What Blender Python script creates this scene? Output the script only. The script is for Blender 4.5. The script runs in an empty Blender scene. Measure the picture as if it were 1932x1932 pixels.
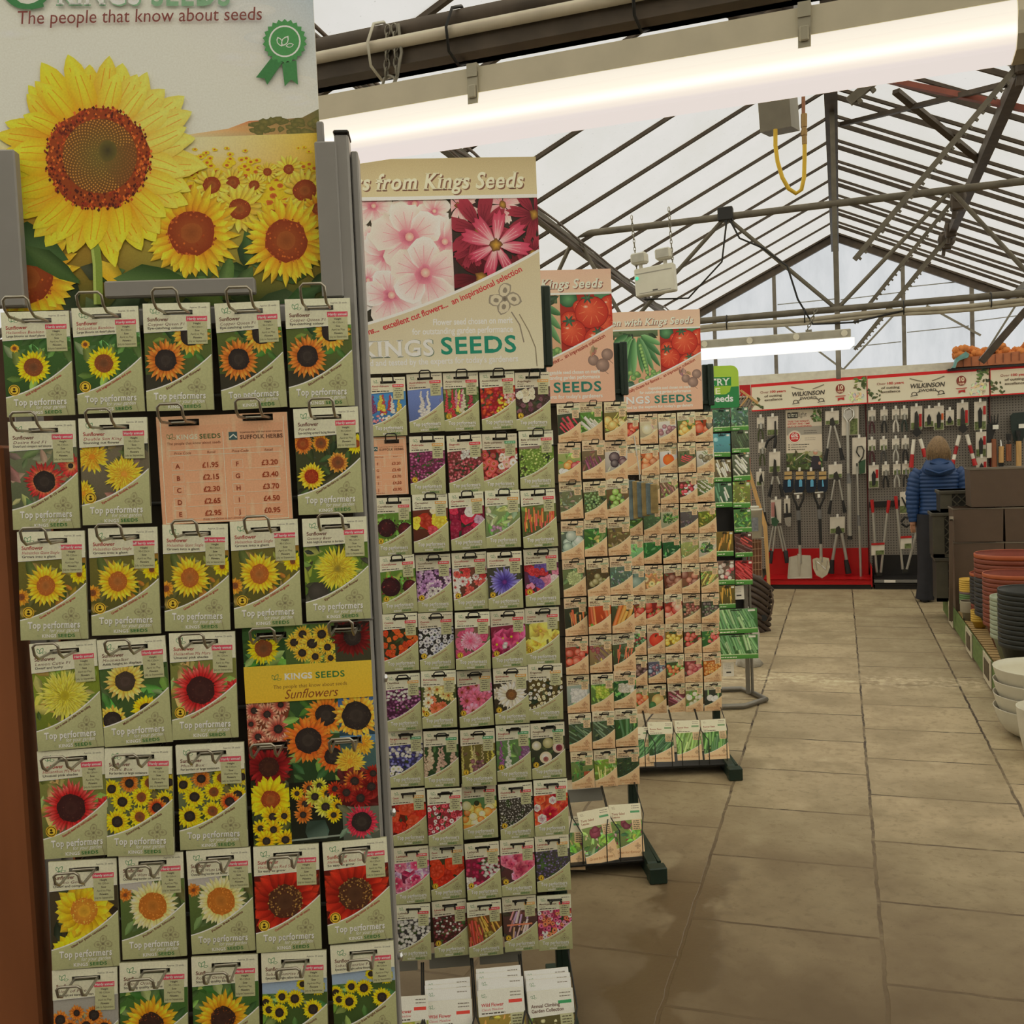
import bpy, bmesh, math, random
import numpy as np
from mathutils import Vector, Matrix, Euler
sc = bpy.context.scene
COL = sc.collection
R = math.radians
# ------------------------------------------------------------------ camera
FPX, YAW, PIT, ROL, EYE = 1825.4, R(18.844), R(2.932), R(2.403), 1.5
cF = Vector((-math.sin(YAW)*math.cos(PIT), math.cos(YAW)*math.cos(PIT), -math.sin(PIT)))
_r = Vector((math.cos(YAW), math.sin(YAW), 0)); _u = _r.cross(cF)
cR = _r*math.cos(ROL) - _u*math.sin(ROL)
cU = _u*math.cos(ROL) + _r*math.sin(ROL)
cam = bpy.data.cameras.new('camera'); cam.sensor_width = 36.0; cam.lens = 36.0*FPX/1932.0; cam.clip_start = .02
co = bpy.data.objects.new('camera', cam); COL.objects.link(co)
m3 = Matrix((cR, cU, -cF)).transposed()
co.matrix_world = Matrix.Translation((0, 0, EYE)) @ m3.to_4x4()
sc.camera = co
def ray(px, py):
    return cR*(px-966.0) - cU*(py-966.0) + cF*FPX
def at_y(px, py, y):                       # the point of a photo pixel on the upright plane Y = y
    d = ray(px, py); t = y/d.y
    return Vector((d.x*t, y, EYE+d.z*t))
def at_z(px, py, z=0.0):
    d = ray(px, py); t = (z-EYE)/d.z
    return Vector((d.x*t, d.y*t, z))
class Frame:                               # upright plane of a rack: u along it, off behind it
    def __init__(s, x, y, th):
        s.th = R(th); s.q = Vector((x, y, 0))
        s.d = Vector((math.sin(s.th), math.cos(s.th), 0)); s.n = Vector((s.d.y, -s.d.x, 0))
        s.rz = math.pi/2 - s.th
    def uz(s, px, py, off=0.0):
        r = ray(px, py); q = s.q - s.n*off
        t = s.n.dot(q)/s.n.dot(r)          # camera stands at the origin of the plan
        p = r*t
        return (p-q).dot(s.d), p.z+EYE
    def world(s, u, off, z):
        return s.q + s.d*u - s.n*off + Vector((0, 0, z))
# ------------------------------------------------------------------ scene objects
def tag(o, label=None, cat=None, group=None, kind=None):
    if label: o['label'] = label
    if cat: o['category'] = cat
    if group: o['group'] = group
    if kind: o['kind'] = kind
    return o
def empty(name, loc=(0, 0, 0), rz=0.0, label=None, cat=None, group=None, kind=None):
    o = bpy.data.objects.new(name, None); o.empty_display_size = .05
    COL.objects.link(o); o.location = loc; o.rotation_euler = (0, 0, rz)
    return tag(o, label, cat, group, kind)
def copy_tree(o, parent=None):
    c = o.copy(); COL.objects.link(c)
    if parent: c.parent = parent
    for ch in list(o.children): copy_tree(ch, c)
    return c
def lin1(c):
    c = c/255.0
    return c/12.92 if c <= .04045 else ((c+.055)/1.055)**2.4
def lin(c, g=1.0, top=.92):
    return tuple(min(top, lin1(v)*g) for v in c[:3])
# ------------------------------------------------------------------ materials
MATS = {}
def mat(name, rgb, rough=.6, metal=0.0, var=.12, scale=14.0, bump=0.0, spec=.4, emit=None, es=0.0, stretch=None):
    if name in MATS: return MATS[name]
    m = bpy.data.materials.new(name); m.use_nodes = True
    nt = m.node_tree; b = nt.nodes['Principled BSDF']
    c = lin(rgb)
    b.inputs['Roughness'].default_value = rough; b.inputs['Metallic'].default_value = metal
    b.inputs['Specular IOR Level'].default_value = spec
    tc = nt.nodes.new('ShaderNodeTexCoord'); no = nt.nodes.new('ShaderNodeTexNoise')
    no.inputs['Scale'].default_value = scale; no.inputs['Detail'].default_value = 4
    if stretch:
        mp = nt.nodes.new('ShaderNodeMapping'); mp.inputs['Scale'].default_value = stretch
        nt.links.new(tc.outputs['Object'], mp.inputs[0]); nt.links.new(mp.outputs[0], no.inputs['Vector'])
    else: nt.links.new(tc.outputs['Object'], no.inputs['Vector'])
    rp = nt.nodes.new('ShaderNodeValToRGB')
    rp.color_ramp.elements[0].position = .3; rp.color_ramp.elements[1].position = .7
    rp.color_ramp.elements[0].color = (*[v*(1-var) for v in c], 1)
    rp.color_ramp.elements[1].color = (*[min(1, v*(1+var)) for v in c], 1)
    nt.links.new(no.outputs['Fac'], rp.inputs[0]); nt.links.new(rp.outputs[0], b.inputs['Base Color'])
    if bump:
        bp = nt.nodes.new('ShaderNodeBump'); bp.inputs['Strength'].default_value = bump; bp.inputs['Distance'].default_value = .01
        nt.links.new(no.outputs['Fac'], bp.inputs['Height']); nt.links.new(bp.outputs[0], b.inputs['Normal'])
    if emit:
        b.inputs['Emission Color'].default_value = (*lin(emit, 1, 1), 1); b.inputs['Emission Strength'].default_value = es
    MATS[name] = m
    return m
def print_mat(name, rough, spec, bump=.05):
    m = bpy.data.materials.new(name); m.use_nodes = True
    nt = m.node_tree; b = nt.nodes['Principled BSDF']
    a = nt.nodes.new('ShaderNodeAttribute'); a.attribute_name = 'Col'
    no = nt.nodes.new('ShaderNodeTexNoise'); no.inputs['Scale'].default_value = 420; no.inputs['Detail'].default_value = 2
    tc = nt.nodes.new('ShaderNodeTexCoord'); nt.links.new(tc.outputs['Object'], no.inputs['Vector'])
    mr = nt.nodes.new('ShaderNodeMapRange'); mr.inputs['To Min'].default_value = .86; mr.inputs['To Max'].default_value = 1.14
    nt.links.new(no.outputs['Fac'], mr.inputs[0])
    vm = nt.nodes.new('ShaderNodeVectorMath'); vm.operation = 'SCALE'
    nt.links.new(a.outputs['Color'], vm.inputs[0]); nt.links.new(mr.outputs[0], vm.inputs['Scale'])
    nt.links.new(vm.outputs[0], b.inputs['Base Color'])
    b.inputs['Roughness'].default_value = rough; b.inputs['Specular IOR Level'].default_value = spec
    return m
PRINT = print_mat('printed_paper', .5, .25)
# ------------------------------------------------------------------ 3-D mesh builder
def cells(w, h, holes, x0=0, y0=0):                  # rectangles left of a sheet once its slots are cut out
    xs = sorted({x0, w, *[min(max(v, x0), w) for q in holes for v in (q[0], q[2])]}); ys = sorted({y0, h, *[min(max(v, y0), h) for q in holes for v in (q[1], q[3])]})
    for j in range(len(ys)-1):
        for i in range(len(xs)-1):
            cx, cy = (xs[i]+xs[i+1])/2, (ys[j]+ys[j+1])/2
            if not any(q[0] < cx < q[2] and q[1] < cy < q[3] for q in holes): yield ys[j], xs[i], ys[j+1], xs[i+1]
class MB:
    def __init__(s): s.v = []; s.f = []; s.m = []; s.mi = 0; s.c = []; s.sm = []
    def add(s, vs, fs, smooth=False):
        k = len(s.v); s.v += [tuple(p) for p in vs]
        for f in fs: s.f.append([i+k for i in f]); s.m.append(s.mi); s.sm.append(smooth)
        return s
    def box(s, x0, y0, z0, x1, y1, z1, M=None):
        p = [(x0, y0, z0), (x1, y0, z0), (x1, y1, z0), (x0, y1, z0), (x0, y0, z1), (x1, y0, z1), (x1, y1, z1), (x0, y1, z1)]
        if M is not None: p = [M @ Vector(q) for q in p]
        return s.add(p, [(0, 3, 2, 1), (4, 5, 6, 7), (0, 1, 5, 4), (1, 2, 6, 5), (2, 3, 7, 6), (3, 0, 4, 7)])
    def bbox(s, x0, y0, z0, x1, y1, z1, b=.004):     # box with chamfered edges
        p = []; f = []
        for sx in (0, 1):
            for sy in (0, 1):
                for sz in (0, 1):
                    X, Y, Z = (x0, x1)[sx], (y0, y1)[sy], (z0, z1)[sz]
                    dx, dy, dz = b*(1-2*sx), b*(1-2*sy), b*(1-2*sz)
                    p += [(X, Y+dy, Z+dz), (X+dx, Y, Z+dz), (X+dx, Y+dy, Z)]
        i = lambda sx, sy, sz, a: (sx*4+sy*2+sz)*3+a
        f += [[i(0, 0, 0, 0), i(0, 0, 1, 0), i(0, 1, 1, 0), i(0, 1, 0, 0)], [i(1, 0, 0, 0), i(1, 1, 0, 0), i(1, 1, 1, 0), i(1, 0, 1, 0)],
              [i(0, 0, 0, 1), i(1, 0, 0, 1), i(1, 0, 1, 1), i(0, 0, 1, 1)], [i(0, 1, 0, 1), i(0, 1, 1, 1), i(1, 1, 1, 1), i(1, 1, 0, 1)],
              [i(0, 0, 0, 2), i(0, 1, 0, 2), i(1, 1, 0, 2), i(1, 0, 0, 2)], [i(0, 0, 1, 2), i(1, 0, 1, 2), i(1, 1, 1, 2), i(0, 1, 1, 2)]]
        for q in (0, 1):
            for r_ in (0, 1):
                f.append([i(0, q, r_, 1), i(1, q, r_, 1), i(1, q, r_, 2), i(0, q, r_, 2)])
                f.append([i(q, 0, r_, 0), i(q, 1, r_, 0), i(q, 1, r_, 2), i(q, 0, r_, 2)])
                f.append([i(q, r_, 0, 0), i(q, r_, 1, 0), i(q, r_, 1, 1), i(q, r_, 0, 1)])
                for t in (0, 1): f.append([i(q, r_, t, 0), i(q, r_, t, 1), i(q, r_, t, 2)])
        return s.add(p, f)
    def plate(s, w, h, t, holes=()):                 # thin sheet hung from its top edge, with slots right through it
        for z0, x0, z1, x1 in cells(w, h, holes):
            for y, fl in ((0, 0), (t, 1)):
                q = [(x0-w/2, y, -z0), (x1-w/2, y, -z0), (x1-w/2, y, -z1), (x0-w/2, y, -z1)]
                s.add(q, [(0, 3, 2, 1) if not fl else (0, 1, 2, 3)])
        for a, b in (((-w/2, 0), (w/2, 0)), ((w/2, 0), (w/2, -h)), ((w/2, -h), (-w/2, -h)), ((-w/2, -h), (-w/2, 0))):
            s.add([(a[0], 0, a[1]), (b[0], 0, b[1]), (b[0], t, b[1]), (a[0], t, a[1])], [(0, 1, 2, 3)])
        return s
    def bar(s, a, b, w, h=None, up=(0, 0, 1)):       # rectangular bar from a to b
        a = Vector(a); b = Vector(b); h = h or w; d = (b-a).normalized(); up = Vector(up)
        if abs(d.dot(up)) > .99: up = Vector((1, 0, 0))
        x = d.cross(up).normalized(); y = x.cross(d)
        o = [x*w/2*i+y*h/2*j for i, j in ((-1, -1), (1, -1), (1, 1), (-1, 1))]
        return s.add([a+q for q in o]+[b+q for q in o], [(0, 1, 2, 3), (7, 6, 5, 4), (0, 4, 5, 1), (1, 5, 6, 2), (2, 6, 7, 3), (3, 7, 4, 0)])
    def tube(s, pts, r, n=8, closed=False):
        pts = [Vector(p) for p in pts]; rs = r if isinstance(r, (list, tuple)) else [r]*len(pts)
        vs = []; fs = []; N = len(pts); prev = None
        for i, p in enumerate(pts):
            if closed: d = pts[(i+1) % N]-pts[i-1]
            else: d = pts[min(i+1, N-1)]-pts[max(i-1, 0)]
            d.normalize()
            if prev is None:
                a = Vector((0, 0, 1)) if abs(d.z) < .9 else Vector((1, 0, 0)); x = d.cross(a).normalized()
            else: x = (prev-d*prev.dot(d)).normalized()
            prev = x; y = d.cross(x)
            for k in range(n):
                t = 2*math.pi*k/n; vs.append(p+(x*math.cos(t)+y*math.sin(t))*rs[i])
        for i in range(N if closed else N-1):
            j = (i+1) % N
            for k in range(n): fs.append((i*n+k, i*n+(k+1) % n, j*n+(k+1) % n, j*n+k))
        s.add(vs, fs, True)
        if not closed:
            s.add([vs[k] for k in range(n)], [tuple(range(n-1, -1, -1))]); s.add([vs[(N-1)*n+k] for k in range(n)], [tuple(range(n))])
        return s
    def lathe(s, prof, n=28, c=(0, 0, 0), sx=1, sy=1, smooth=True):   # prof: (radius, z)
        vs = []; fs = []
        for r_, z in prof:
            for k in range(n):
                t = 2*math.pi*k/n; vs.append((c[0]+r_*sx*math.cos(t), c[1]+r_*sy*math.sin(t), c[2]+z))
        for i in range(len(prof)-1):
            for k in range(n): fs.append((i*n+k, i*n+(k+1) % n, (i+1)*n+(k+1) % n, (i+1)*n+k))
        return s.add(vs, fs, smooth)
    def loft(s, rings, smooth=True, cap=True):
        n = len(rings[0]); vs = [p for r_ in rings for p in r_]; fs = []
        for i in range(len(rings)-1):
            for k in range(n): fs.append((i*n+k, i*n+(k+1) % n, (i+1)*n+(k+1) % n, (i+1)*n+k))
        if cap: fs.append(tuple(range(n-1, -1, -1))); fs.append(tuple((len(rings)-1)*n+k for k in range(n)))
        return s.add(vs, fs, smooth)
    def prism(s, poly, y0, y1):                      # poly in x,z pushed along y
        n = len(poly)
        vs = [(x, y0, z) for x, z in poly]+[(x, y1, z) for x, z in poly]
        fs = [tuple(range(n)), tuple(range(2*n-1, n-1, -1))]+[(k, k+n, (k+1) % n+n, (k+1) % n) for k in range(n)]
        return s.add(vs, fs)
    def build(s, name, mats, parent=None, loc=None, rz=None, label=None, cat=None, group=None, kind=None):
        me = bpy.data.meshes.new(name); me.from_pydata(s.v, [], s.f)
        if not isinstance(mats, (list, tuple)): mats = [mats]
        for m in mats: me.materials.append(m)
        me.polygons.foreach_set('material_index', s.m); me.polygons.foreach_set('use_smooth', s.sm); me.update()
        o = bpy.data.objects.new(name, me); COL.objects.link(o)
        if parent: o.parent = parent
        if loc is not None: o.location = loc
        if rz is not None: o.rotation_euler = (0, 0, rz)
        return tag(o, label, cat, group, kind)
# ------------------------------------------------------------------ lettering
GLY = {}
def load_glyphs():
    chars = "ABCDEFGHIJKLMNOPQRSTUVWXYZabcdefghijklmnopqrstuvwxyz0123456789.,'&%£-()/"
    obs = []
    def mk(body, off):
        c = bpy.data.curves.new('t', 'FONT'); c.body = body; c.offset = off; c.resolution_u = 3; c.fill_mode = 'FRONT'
        o = bpy.data.objects.new('t', c); COL.objects.link(o); return o
    for wname, off in (('r', 0.0), ('b', .022)):
        for ch in chars: obs.append((wname, ch, mk(ch, off), mk('I'+ch+'I', off)))
    ref = {w: mk('II', o) for w, o in (('r', 0.0), ('b', .022))}
    dg = bpy.context.evaluated_depsgraph_get(); dg.update()
    def ext(o):
        oe = o.evaluated_get(dg); me = oe.to_mesh(); me.calc_loop_triangles()
        v = np.array([q.co[:2] for q in me.vertices]) if len(me.vertices) else np.zeros((0, 2))
        t = [tuple(q.vertices) for q in me.loop_triangles]
        oe.to_mesh_clear(); return v, t
    rw = {w: np.ptp(ext(o)[0][:, 0]) for w, o in ref.items()}
    for w, ch, o1, o2 in obs:
        v, t = ext(o1); adv = np.ptp(ext(o2)[0][:, 0])-rw[w]
        GLY[(w, ch)] = (v, t, float(adv))
    for o in [x for q in obs for x in q[2:]]+list(ref.values()):
        c = o.data; bpy.data.objects.remove(o); bpy.data.curves.remove(c)
    for w in 'rb':                                    # slab-serif cuts of both weights
        for ch in chars:
            v, t, adv = GLY[(w, ch)]; v2 = [tuple(p) for p in v]; t2 = list(t); cnt = {}
            for tr in t:
                for a, b in ((tr[0], tr[1]), (tr[1], tr[2]), (tr[2], tr[0])):
                    k = (min(a, b), max(a, b)); cnt[k] = cnt.get(k, 0)+1
            for (a, b), n in cnt.items():
                if n == 1 and abs(v[a][1]-v[b][1]) < .004 and .04 < abs(v[a][0]-v[b][0]) < .24 and ch not in '.,-£%&/()\'0123456789':
                    y = v[a][1]; x0, x1 = sorted((v[a][0], v[b][0])); e = .055
                    h = .045 if y < .25 else -.045
                    k = len(v2); v2 += [(x0-e, y), (x1+e, y), (x1+e, y+h), (x0-e, y+h)]; t2 += [(k, k+1, k+2), (k, k+2, k+3)]
            GLY[(w.upper(), ch)] = (np.array(v2) if len(v2) else v, t2, adv+.05)
load_glyphs()
# ------------------------------------------------------------------ printed pictures: thin coloured sheets on the paper
PG = 1.62
def mixc(a, b, t): return tuple(a[i]+(b[i]-a[i])*t for i in range(3))
class Art:
    def __init__(s, m=None, step=7e-6, seed=1, gain=PG, box=None):
        s.m = m or (lambda x, y: (x, -y)); s.step = step; s.z = 2e-5; s.V = []; s.F = []; s.C = []; s.rd = random.Random(seed)
        s.g = gain; s.clip = box; s.holes = ()
    def lay(s, k=1): s.z += s.step*k
    def raw(s, pts, faces, cols):
        if s.holes:
            bad = lambda f: any(min(pts[i][0] for i in f) < q[2] and max(pts[i][0] for i in f) > q[0] and min(pts[i][1] for i in f) < q[3] and max(pts[i][1] for i in f) > q[1] for q in s.holes)
            faces = [f for f in faces if not bad(f)]
            if not faces: return
        k = len(s.V)
        for p in pts:
            x, y = p
            if s.clip: x = min(max(x, s.clip[0]), s.clip[2]); y = min(max(y, s.clip[1]), s.clip[3])
            u, w = s.m(x, y); s.V.append((u, -s.z, w))
        s.F += [[i+k for i in f] for f in faces]
        s.C += [lin(c, s.g) for c in cols]
        s.z += s.step
    def poly(s, pts, col):
        s.raw(pts, [list(range(len(pts)))], col if isinstance(col, list) else [col]*len(pts))
    def rect(s, x0, y0, x1, y1, col, col2=None):
        H = [q for q in s.holes if q[0] < x1 and q[2] > x0 and q[1] < y1 and q[3] > y0]
        if H:
            z = s.z
            for a, b, c, d in cells(x1, y1, H, x0, y0): s.z = z; s.poly([(b, a), (d, a), (d, c), (b, c)], mixc(col, col2 or col, ((a+c)/2-y0)/(y1-y0)))
            return
        s.poly([(x0, y0), (x1, y0), (x1, y1), (x0, y1)], [col, col, col2 or col, col2 or col])
    def disc(s, cx, cy, rx, ry, cin, cout, n=16, hx=0, hy=0, rot=0, irr=0):
        pts = [(cx+hx*rx, cy+hy*ry)]; cr, sr = math.cos(rot), math.sin(rot)
        for k in range(n):
            t = 2*math.pi*k/n; q = 1+s.rd.uniform(-irr, irr); a, b = rx*q*math.cos(t), ry*q*math.sin(t)
            pts.append((cx+a*cr-b*sr, cy+a*sr+b*cr))
        s.raw(pts, [[0, k+1, (k+1) % n+1] for k in range(n)], [cin]+[cout]*n)
    def ring(s, cx, cy, r0, r1, col, n=24, ry=1):
        pts = []
        for k in range(n):
            t = 2*math.pi*k/n; c, q = math.cos(t), math.sin(t)*ry
            pts += [(cx+c*r0, cy+q*r0), (cx+c*r1, cy+q*r1)]
        s.raw(pts, [[2*k, 2*k+1, (2*k+3) % (2*n), (2*k+2) % (2*n)] for k in range(n)], [col]*(2*n))
    def line(s, pts, w, col):
        L = []; Rr = []
        for i, p in enumerate(pts):
            a = pts[max(i-1, 0)]; b = pts[min(i+1, len(pts)-1)]; dx, dy = b[0]-a[0], b[1]-a[1]; l = math.hypot(dx, dy) or 1
            L.append((p[0]-dy/l*w/2, p[1]+dx/l*w/2)); Rr.append((p[0]+dy/l*w/2, p[1]-dx/l*w/2))
        n = len(pts); s.raw(L+Rr, [[i, i+1, n+i+1, n+i] for i in range(n-1)], [col]*(2*n))
    def petal(s, cx, cy, a, r0, r1, w, cols, wav=.08, tipw=.0):
        rd = s.rd; ca, sa = math.cos(a), math.sin(a); L = r1-r0
        pr = [(0, w*.42), (L*.35, w*.5*(1+rd.uniform(-wav, wav))), (L*.72, w*.4*(1+rd.uniform(-wav, wav))), (L, w*tipw)]
        br = 1+rd.uniform(-.12, .1)
        cc = [tuple(min(255, v*br) for v in mixc(*((cols[0], cols[1]) if t < .5 else (cols[1], cols[2])), (t*2) % 1 if t < 1 else 1)) for t in (0, .3, .7, 1)]
        top = []; mid = []; bot = []
        for (x, h) in pr:
            X = r0+x; b = rd.uniform(-wav, wav)*w*.3
            top.append((cx+X*ca-(h+b)*sa, cy+X*sa+(h+b)*ca)); bot.append((cx+X*ca+(h-b)*sa, cy+X*sa-(h-b)*ca)); mid.append((cx+X*ca-b*sa, cy+X*sa+b*ca))
        n = 4; f = [[i, i+1, n+i+1, n+i] for i in range(3)]+[[n+i, n+i+1, 2*n+i+1, 2*n+i] for i in range(3)]
        dk = [tuple(v*.84 for v in c) for c in cc]
        s.raw(top+mid+bot, f, cc+[tuple(min(255, v*1.07) for v in c) for c in cc]+dk)
    def flower(s, cx, cy, r, n, rc, cols, dcols, rings=2, width=1.0, sq=1.0, det=1, tipw=0.0, wav=.12):
        rd = s.rd; a0 = rd.random()*6
        for k in range(rings):
            rr = r*(1-.14*k)
            for i in range(n):
                a = a0+(i+.5*k)*2*math.pi/n+rd.uniform(-.07, .07)
                s.petal(cx, cy, a, rc*.8, rr*rd.uniform(.88, 1.06), width*2*math.pi*r*.62/n, cols if k else [mixc(c, (60, 30, 0), .12) for c in cols], wav, tipw)
        if rc > 0:
            s.disc(cx, cy, rc, rc*sq, dcols[0], dcols[1], 20, irr=.05)
            if det:
                st = s.step; s.step = st*.06
                for i in range(int(46*det)):
                    t = rd.random()*6.283; q = rc*(.45+.6*rd.random()**.6); e = rc*.055
                    x, y = cx+q*math.cos(t), cy+q*sq*math.sin(t)
                    c = mixc(dcols[1], dcols[2] if len(dcols) > 2 else dcols[0], rd.random())
                    s.poly([(x-e, y), (x, y-e), (x+e, y), (x, y+e)], c)
                s.step = st; s.lay(); s.disc(cx, cy, rc*.45, rc*.45*sq, mixc(dcols[0], (0, 0, 0), .15), dcols[0], 14, irr=.06)
    def double(s, cx, cy, r, cols, ctr, rings=6, n=34, w=.5):
        for k in range(rings):
            rr = r*(1-k/rings*.86)
            nn = max(9, int(n*(1-k/rings*.6)))
            for i in range(nn):
                a = i*2*math.pi/nn+k*.4+s.rd.uniform(-.1, .1)
                s.petal(cx, cy, a, rr*.3, rr*s.rd.uniform(.86, 1.08), 2*math.pi*rr*w/nn*1.5, [mixc(c, ctr, .55*k/rings) for c in cols])
        s.disc(cx, cy, r*.16, r*.16, ctr, mixc(ctr, cols[0], .4), 12, irr=.15)
    def leafbg(s, x0, y0, x1, y1, base, cols, n, size):
        s.rect(x0, y0, x1, y1, base, mixc(base, (0, 0, 0), .25))
        for i in range(n):
            s.leaf(s.rd.uniform(x0, x1), s.rd.uniform(y0, y1), size*s.rd.uniform(.5, 1.3), s.rd.random()*6.28, s.rd.choice(cols), .42)
    def leaf(s, x, y, l, a, c, fat=.4):
        c = tuple(min(255, v*s.rd.uniform(.8, 1.12)) for v in c); d = mixc(c, (0, 10, 0), .3); ca, sa = math.cos(a), math.sin(a)
        q = [(-.5, 0), (-.15, fat*.5), (.2, fat*.38), (.5, 0), (.2, -fat*.38), (-.15, -fat*.5)]
        P = [(x+l*(u*ca-v*sa), y+l*(u*sa+v*ca)) for u, v in q]
        s.raw(P, [[0, 1, 2, 3], [0, 3, 4, 5]], [mixc(c, (255, 255, 230), .12), c, c, c, d, d])
    def scat(s, shape, n, r, cols, reg, p=None):
        x0, y0, x1, y1 = reg; rd = s.rd
        k = max(1, int(math.sqrt(n*(x1-x0)/max(1e-6, y1-y0)))); rows = math.ceil(n/k)
        cells = [(i, j) for j in range(rows) for i in range(k)]; rd.shuffle(cells)
        for i, j in cells[:n]:
            x = x0+(x1-x0)*(i+.5+rd.uniform(-.45, .45))/k; y = y0+(y1-y0)*(j+.5+rd.uniform(-.45, .45))/rows
            q = r*rd.uniform(.75, 1.2); c = rd.choice(cols); br = rd.uniform(.85, 1.12); c = tuple(min(255, v*br) for v in c)
            if shape == 'blob':
                s.disc(x, y, q, q*.9, mixc(c, (255, 255, 255), .12), mixc(c, (0, 0, 0), .22), 8, irr=.28)
            elif shape == 'ruff':
                s.disc(x, y, q, q, mixc(c, (0, 0, 0), .25), c, 10, irr=.25)
                for t in range(7):
                    a = t*.9+rd.random(); s.disc(x+q*.5*math.cos(a), y+q*.5*math.sin(a), q*.4, q*.3, mixc(c, (255, 255, 255), .12), mixc(c, (0, 0, 0), .15), 6, irr=.3, rot=a)
            elif shape == 'daisy':
                cc = p or (230, 190, 60)
                for t in range(9):
                    s.petal(x, y, t*.698+i, q*.15, q, q*.62, [mixc(c, cc, .3), c, mixc(c, (255, 255, 255), .1)], tipw=.3)
                s.disc(x, y, q*.24, q*.24, cc, mixc(cc, (0, 0, 0), .4), 8)
            elif shape == 'wide':
                cc = p or (230, 190, 60)
                for t in range(6):
                    s.petal(x, y, t*1.047+i, q*.1, q, q*1.1, [mixc(c, (90, 0, 40), .35), c, mixc(c, (255, 255, 255), .15)], tipw=.55)
                s.disc(x, y, q*.18, q*.18, cc, mixc(cc, (0, 0, 0), .3), 8)
            elif shape == 'eye':
                s.disc(x, y, q, q, mixc(c, (255, 255, 255), .35), c, 9, irr=.15)
                s.disc(x, y, q*.35, q*.35, p or (60, 20, 30), mixc(c, (0, 0, 0), .4), 7)
            elif shape == 'ball':
                s.disc(x, y, q*1.04, q, mixc(c, (0, 0, 0), .35), mixc(c, (0, 0, 0), .55), 14)
                s.disc(x, y, q, q*.95, mixc(c, (255, 255, 240), .38), mixc(c, (0, 0, 0), .12), 14, -.3, -.35)
                if p: s.leaf(x, y-q*.75, q*.8, rd.uniform(-.5, .5), p, .5); s.leaf(x, y-q*.75, q*.8, rd.uniform(1, 2), p, .3)
            elif shape == 'leaf': s.leaf(x, y, q*2, rd.random()*6.28, c, p or .5)
            elif shape == 'spike':
                h = (y1-y0)*rd.uniform(.9, 1.0); w = q
                for t in range(26):
                    u = t/25; yy = y1-h*u
                    s.disc(x+rd.uniform(-1, 1)*w*(1-u*.8)*.8, yy, w*(.62-.4*u), w*(.5-.28*u), mixc(c, (255, 255, 255), .2), mixc(c, (0, 0, 0), .25), 7, irr=.3)
            elif shape in ('root', 'stick'):
                a = p if p is not None else 1.2
                a = a+rd.uniform(-.14, .14); L = q*4.5; wd = q*.8; ca, sa = math.cos(a), math.sin(a)
                e = .25 if shape == 'root' else .9
                P = [(x-L/2*ca-wd/2*sa, y-L/2*sa+wd/2*ca), (x+L/2*ca-wd/2*e*sa, y+L/2*sa+wd/2*e*ca), (x+L/2*ca+wd/2*e*sa, y+L/2*sa-wd/2*e*ca), (x-L/2*ca+wd/2*sa, y-L/2*sa-wd/2*ca), (x-L/2*ca, y-L/2*sa), (x+L/2*ca, y+L/2*sa)]
                d = mixc(c, (0, 0, 0), .3); l = mixc(c, (255, 255, 255), .22)
                s.raw(P, [[0, 1, 5, 4], [4, 5, 2, 3]], [d, d, c, c, l, l])
    def text(s, t, x, y, size, col, w='r', shear=0.0, rot=0.0, align='l', wide=None, sx=1.0):
        adv = sum((GLY[(w, c)][2] if (w, c) in GLY else .28) for c in t)*size*sx
        if wide: sx *= wide/adv; adv = wide
        if align == 'c': ox = -adv/2
        elif align == 'r': ox = -adv
        else: ox = 0
        cr, sr = math.cos(rot), math.sin(rot); P = []; F = []
        for c in t:
            g = GLY.get((w, c))
            if g is None: ox += .28*size*sx; continue
            k = len(P)
            for vx, vy in g[0]:
                X = ox+(vx+vy*shear)*size*sx; Y = -vy*size
                P.append((x+X*cr-Y*sr, y+X*sr+Y*cr))
            F += [[i+k for i in f] for f in g[1]]; ox += g[2]*size*sx
        if P: s.raw(P, F, [col]*len(P))
        return adv
    def scribble(s, x, y, w, h, col, rot=0):          # a line of print too small to read
        cr, sr = math.cos(rot), math.sin(rot); u = 0
        while u < w:
            l = h*s.rd.uniform(1.2, 3.6); l = min(l, w-u)
            P = [(u, 0), (u+l, 0), (u+l, -h*s.rd.uniform(.65, .9)), (u, -h*s.rd.uniform(.65, .9))]
            s.poly([(x+a*cr-b*sr, y+a*sr+b*cr) for a, b in P], col); u += l+h*.45
    def logo(s, x, y, q, col, inner):                 # three outlined leaves
        for dx, dy, l, a in ((-.36, -.05, .95, 1.15), (.12, -.12, 1.1, -1.0), (.55, .27, .75, -.22)):
            for sc_, c in ((1, col), (.72, inner)):
                L = l*q*sc_; ca, sa = math.cos(a), math.sin(a)
                Q = [(-.5, 0), (-.28, .2), (0, .27), (.28, .18), (.5, 0), (.28, -.18), (0, -.27), (-.28, -.2)]
                s.poly([(x+dx*q+L*(u*ca-v*sa), y+dy*q+L*(u*sa+v*ca)) for u, v in Q], c)
    def sketch(s, x, y, q, col, light):               # pencil drawn four petal flower and its stem
        for a, l in ((-1.5, 1.0), (3.0, .95), (1.7, .95), (.05, 1.0)):
            for k, c in ((1, col), (.8, light), (.35, col)):
                cx, cy = x+math.cos(a)*q*.52*l, y+math.sin(a)*q*.48*l
                s.disc(cx, cy, q*.46*k, q*.36*k, light if k != .35 else col, c, 10, rot=a+.3, irr=.12)
        s.disc(x, y, q*.16, q*.16, mixc(col, (0, 0, 0), .3), col, 8)
        s.line([(x+q*.35, y+q*.75), (x+q*.8, y+q*1.5), (x+q*1.0, y+q*2.5)], q*.07, col)
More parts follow.
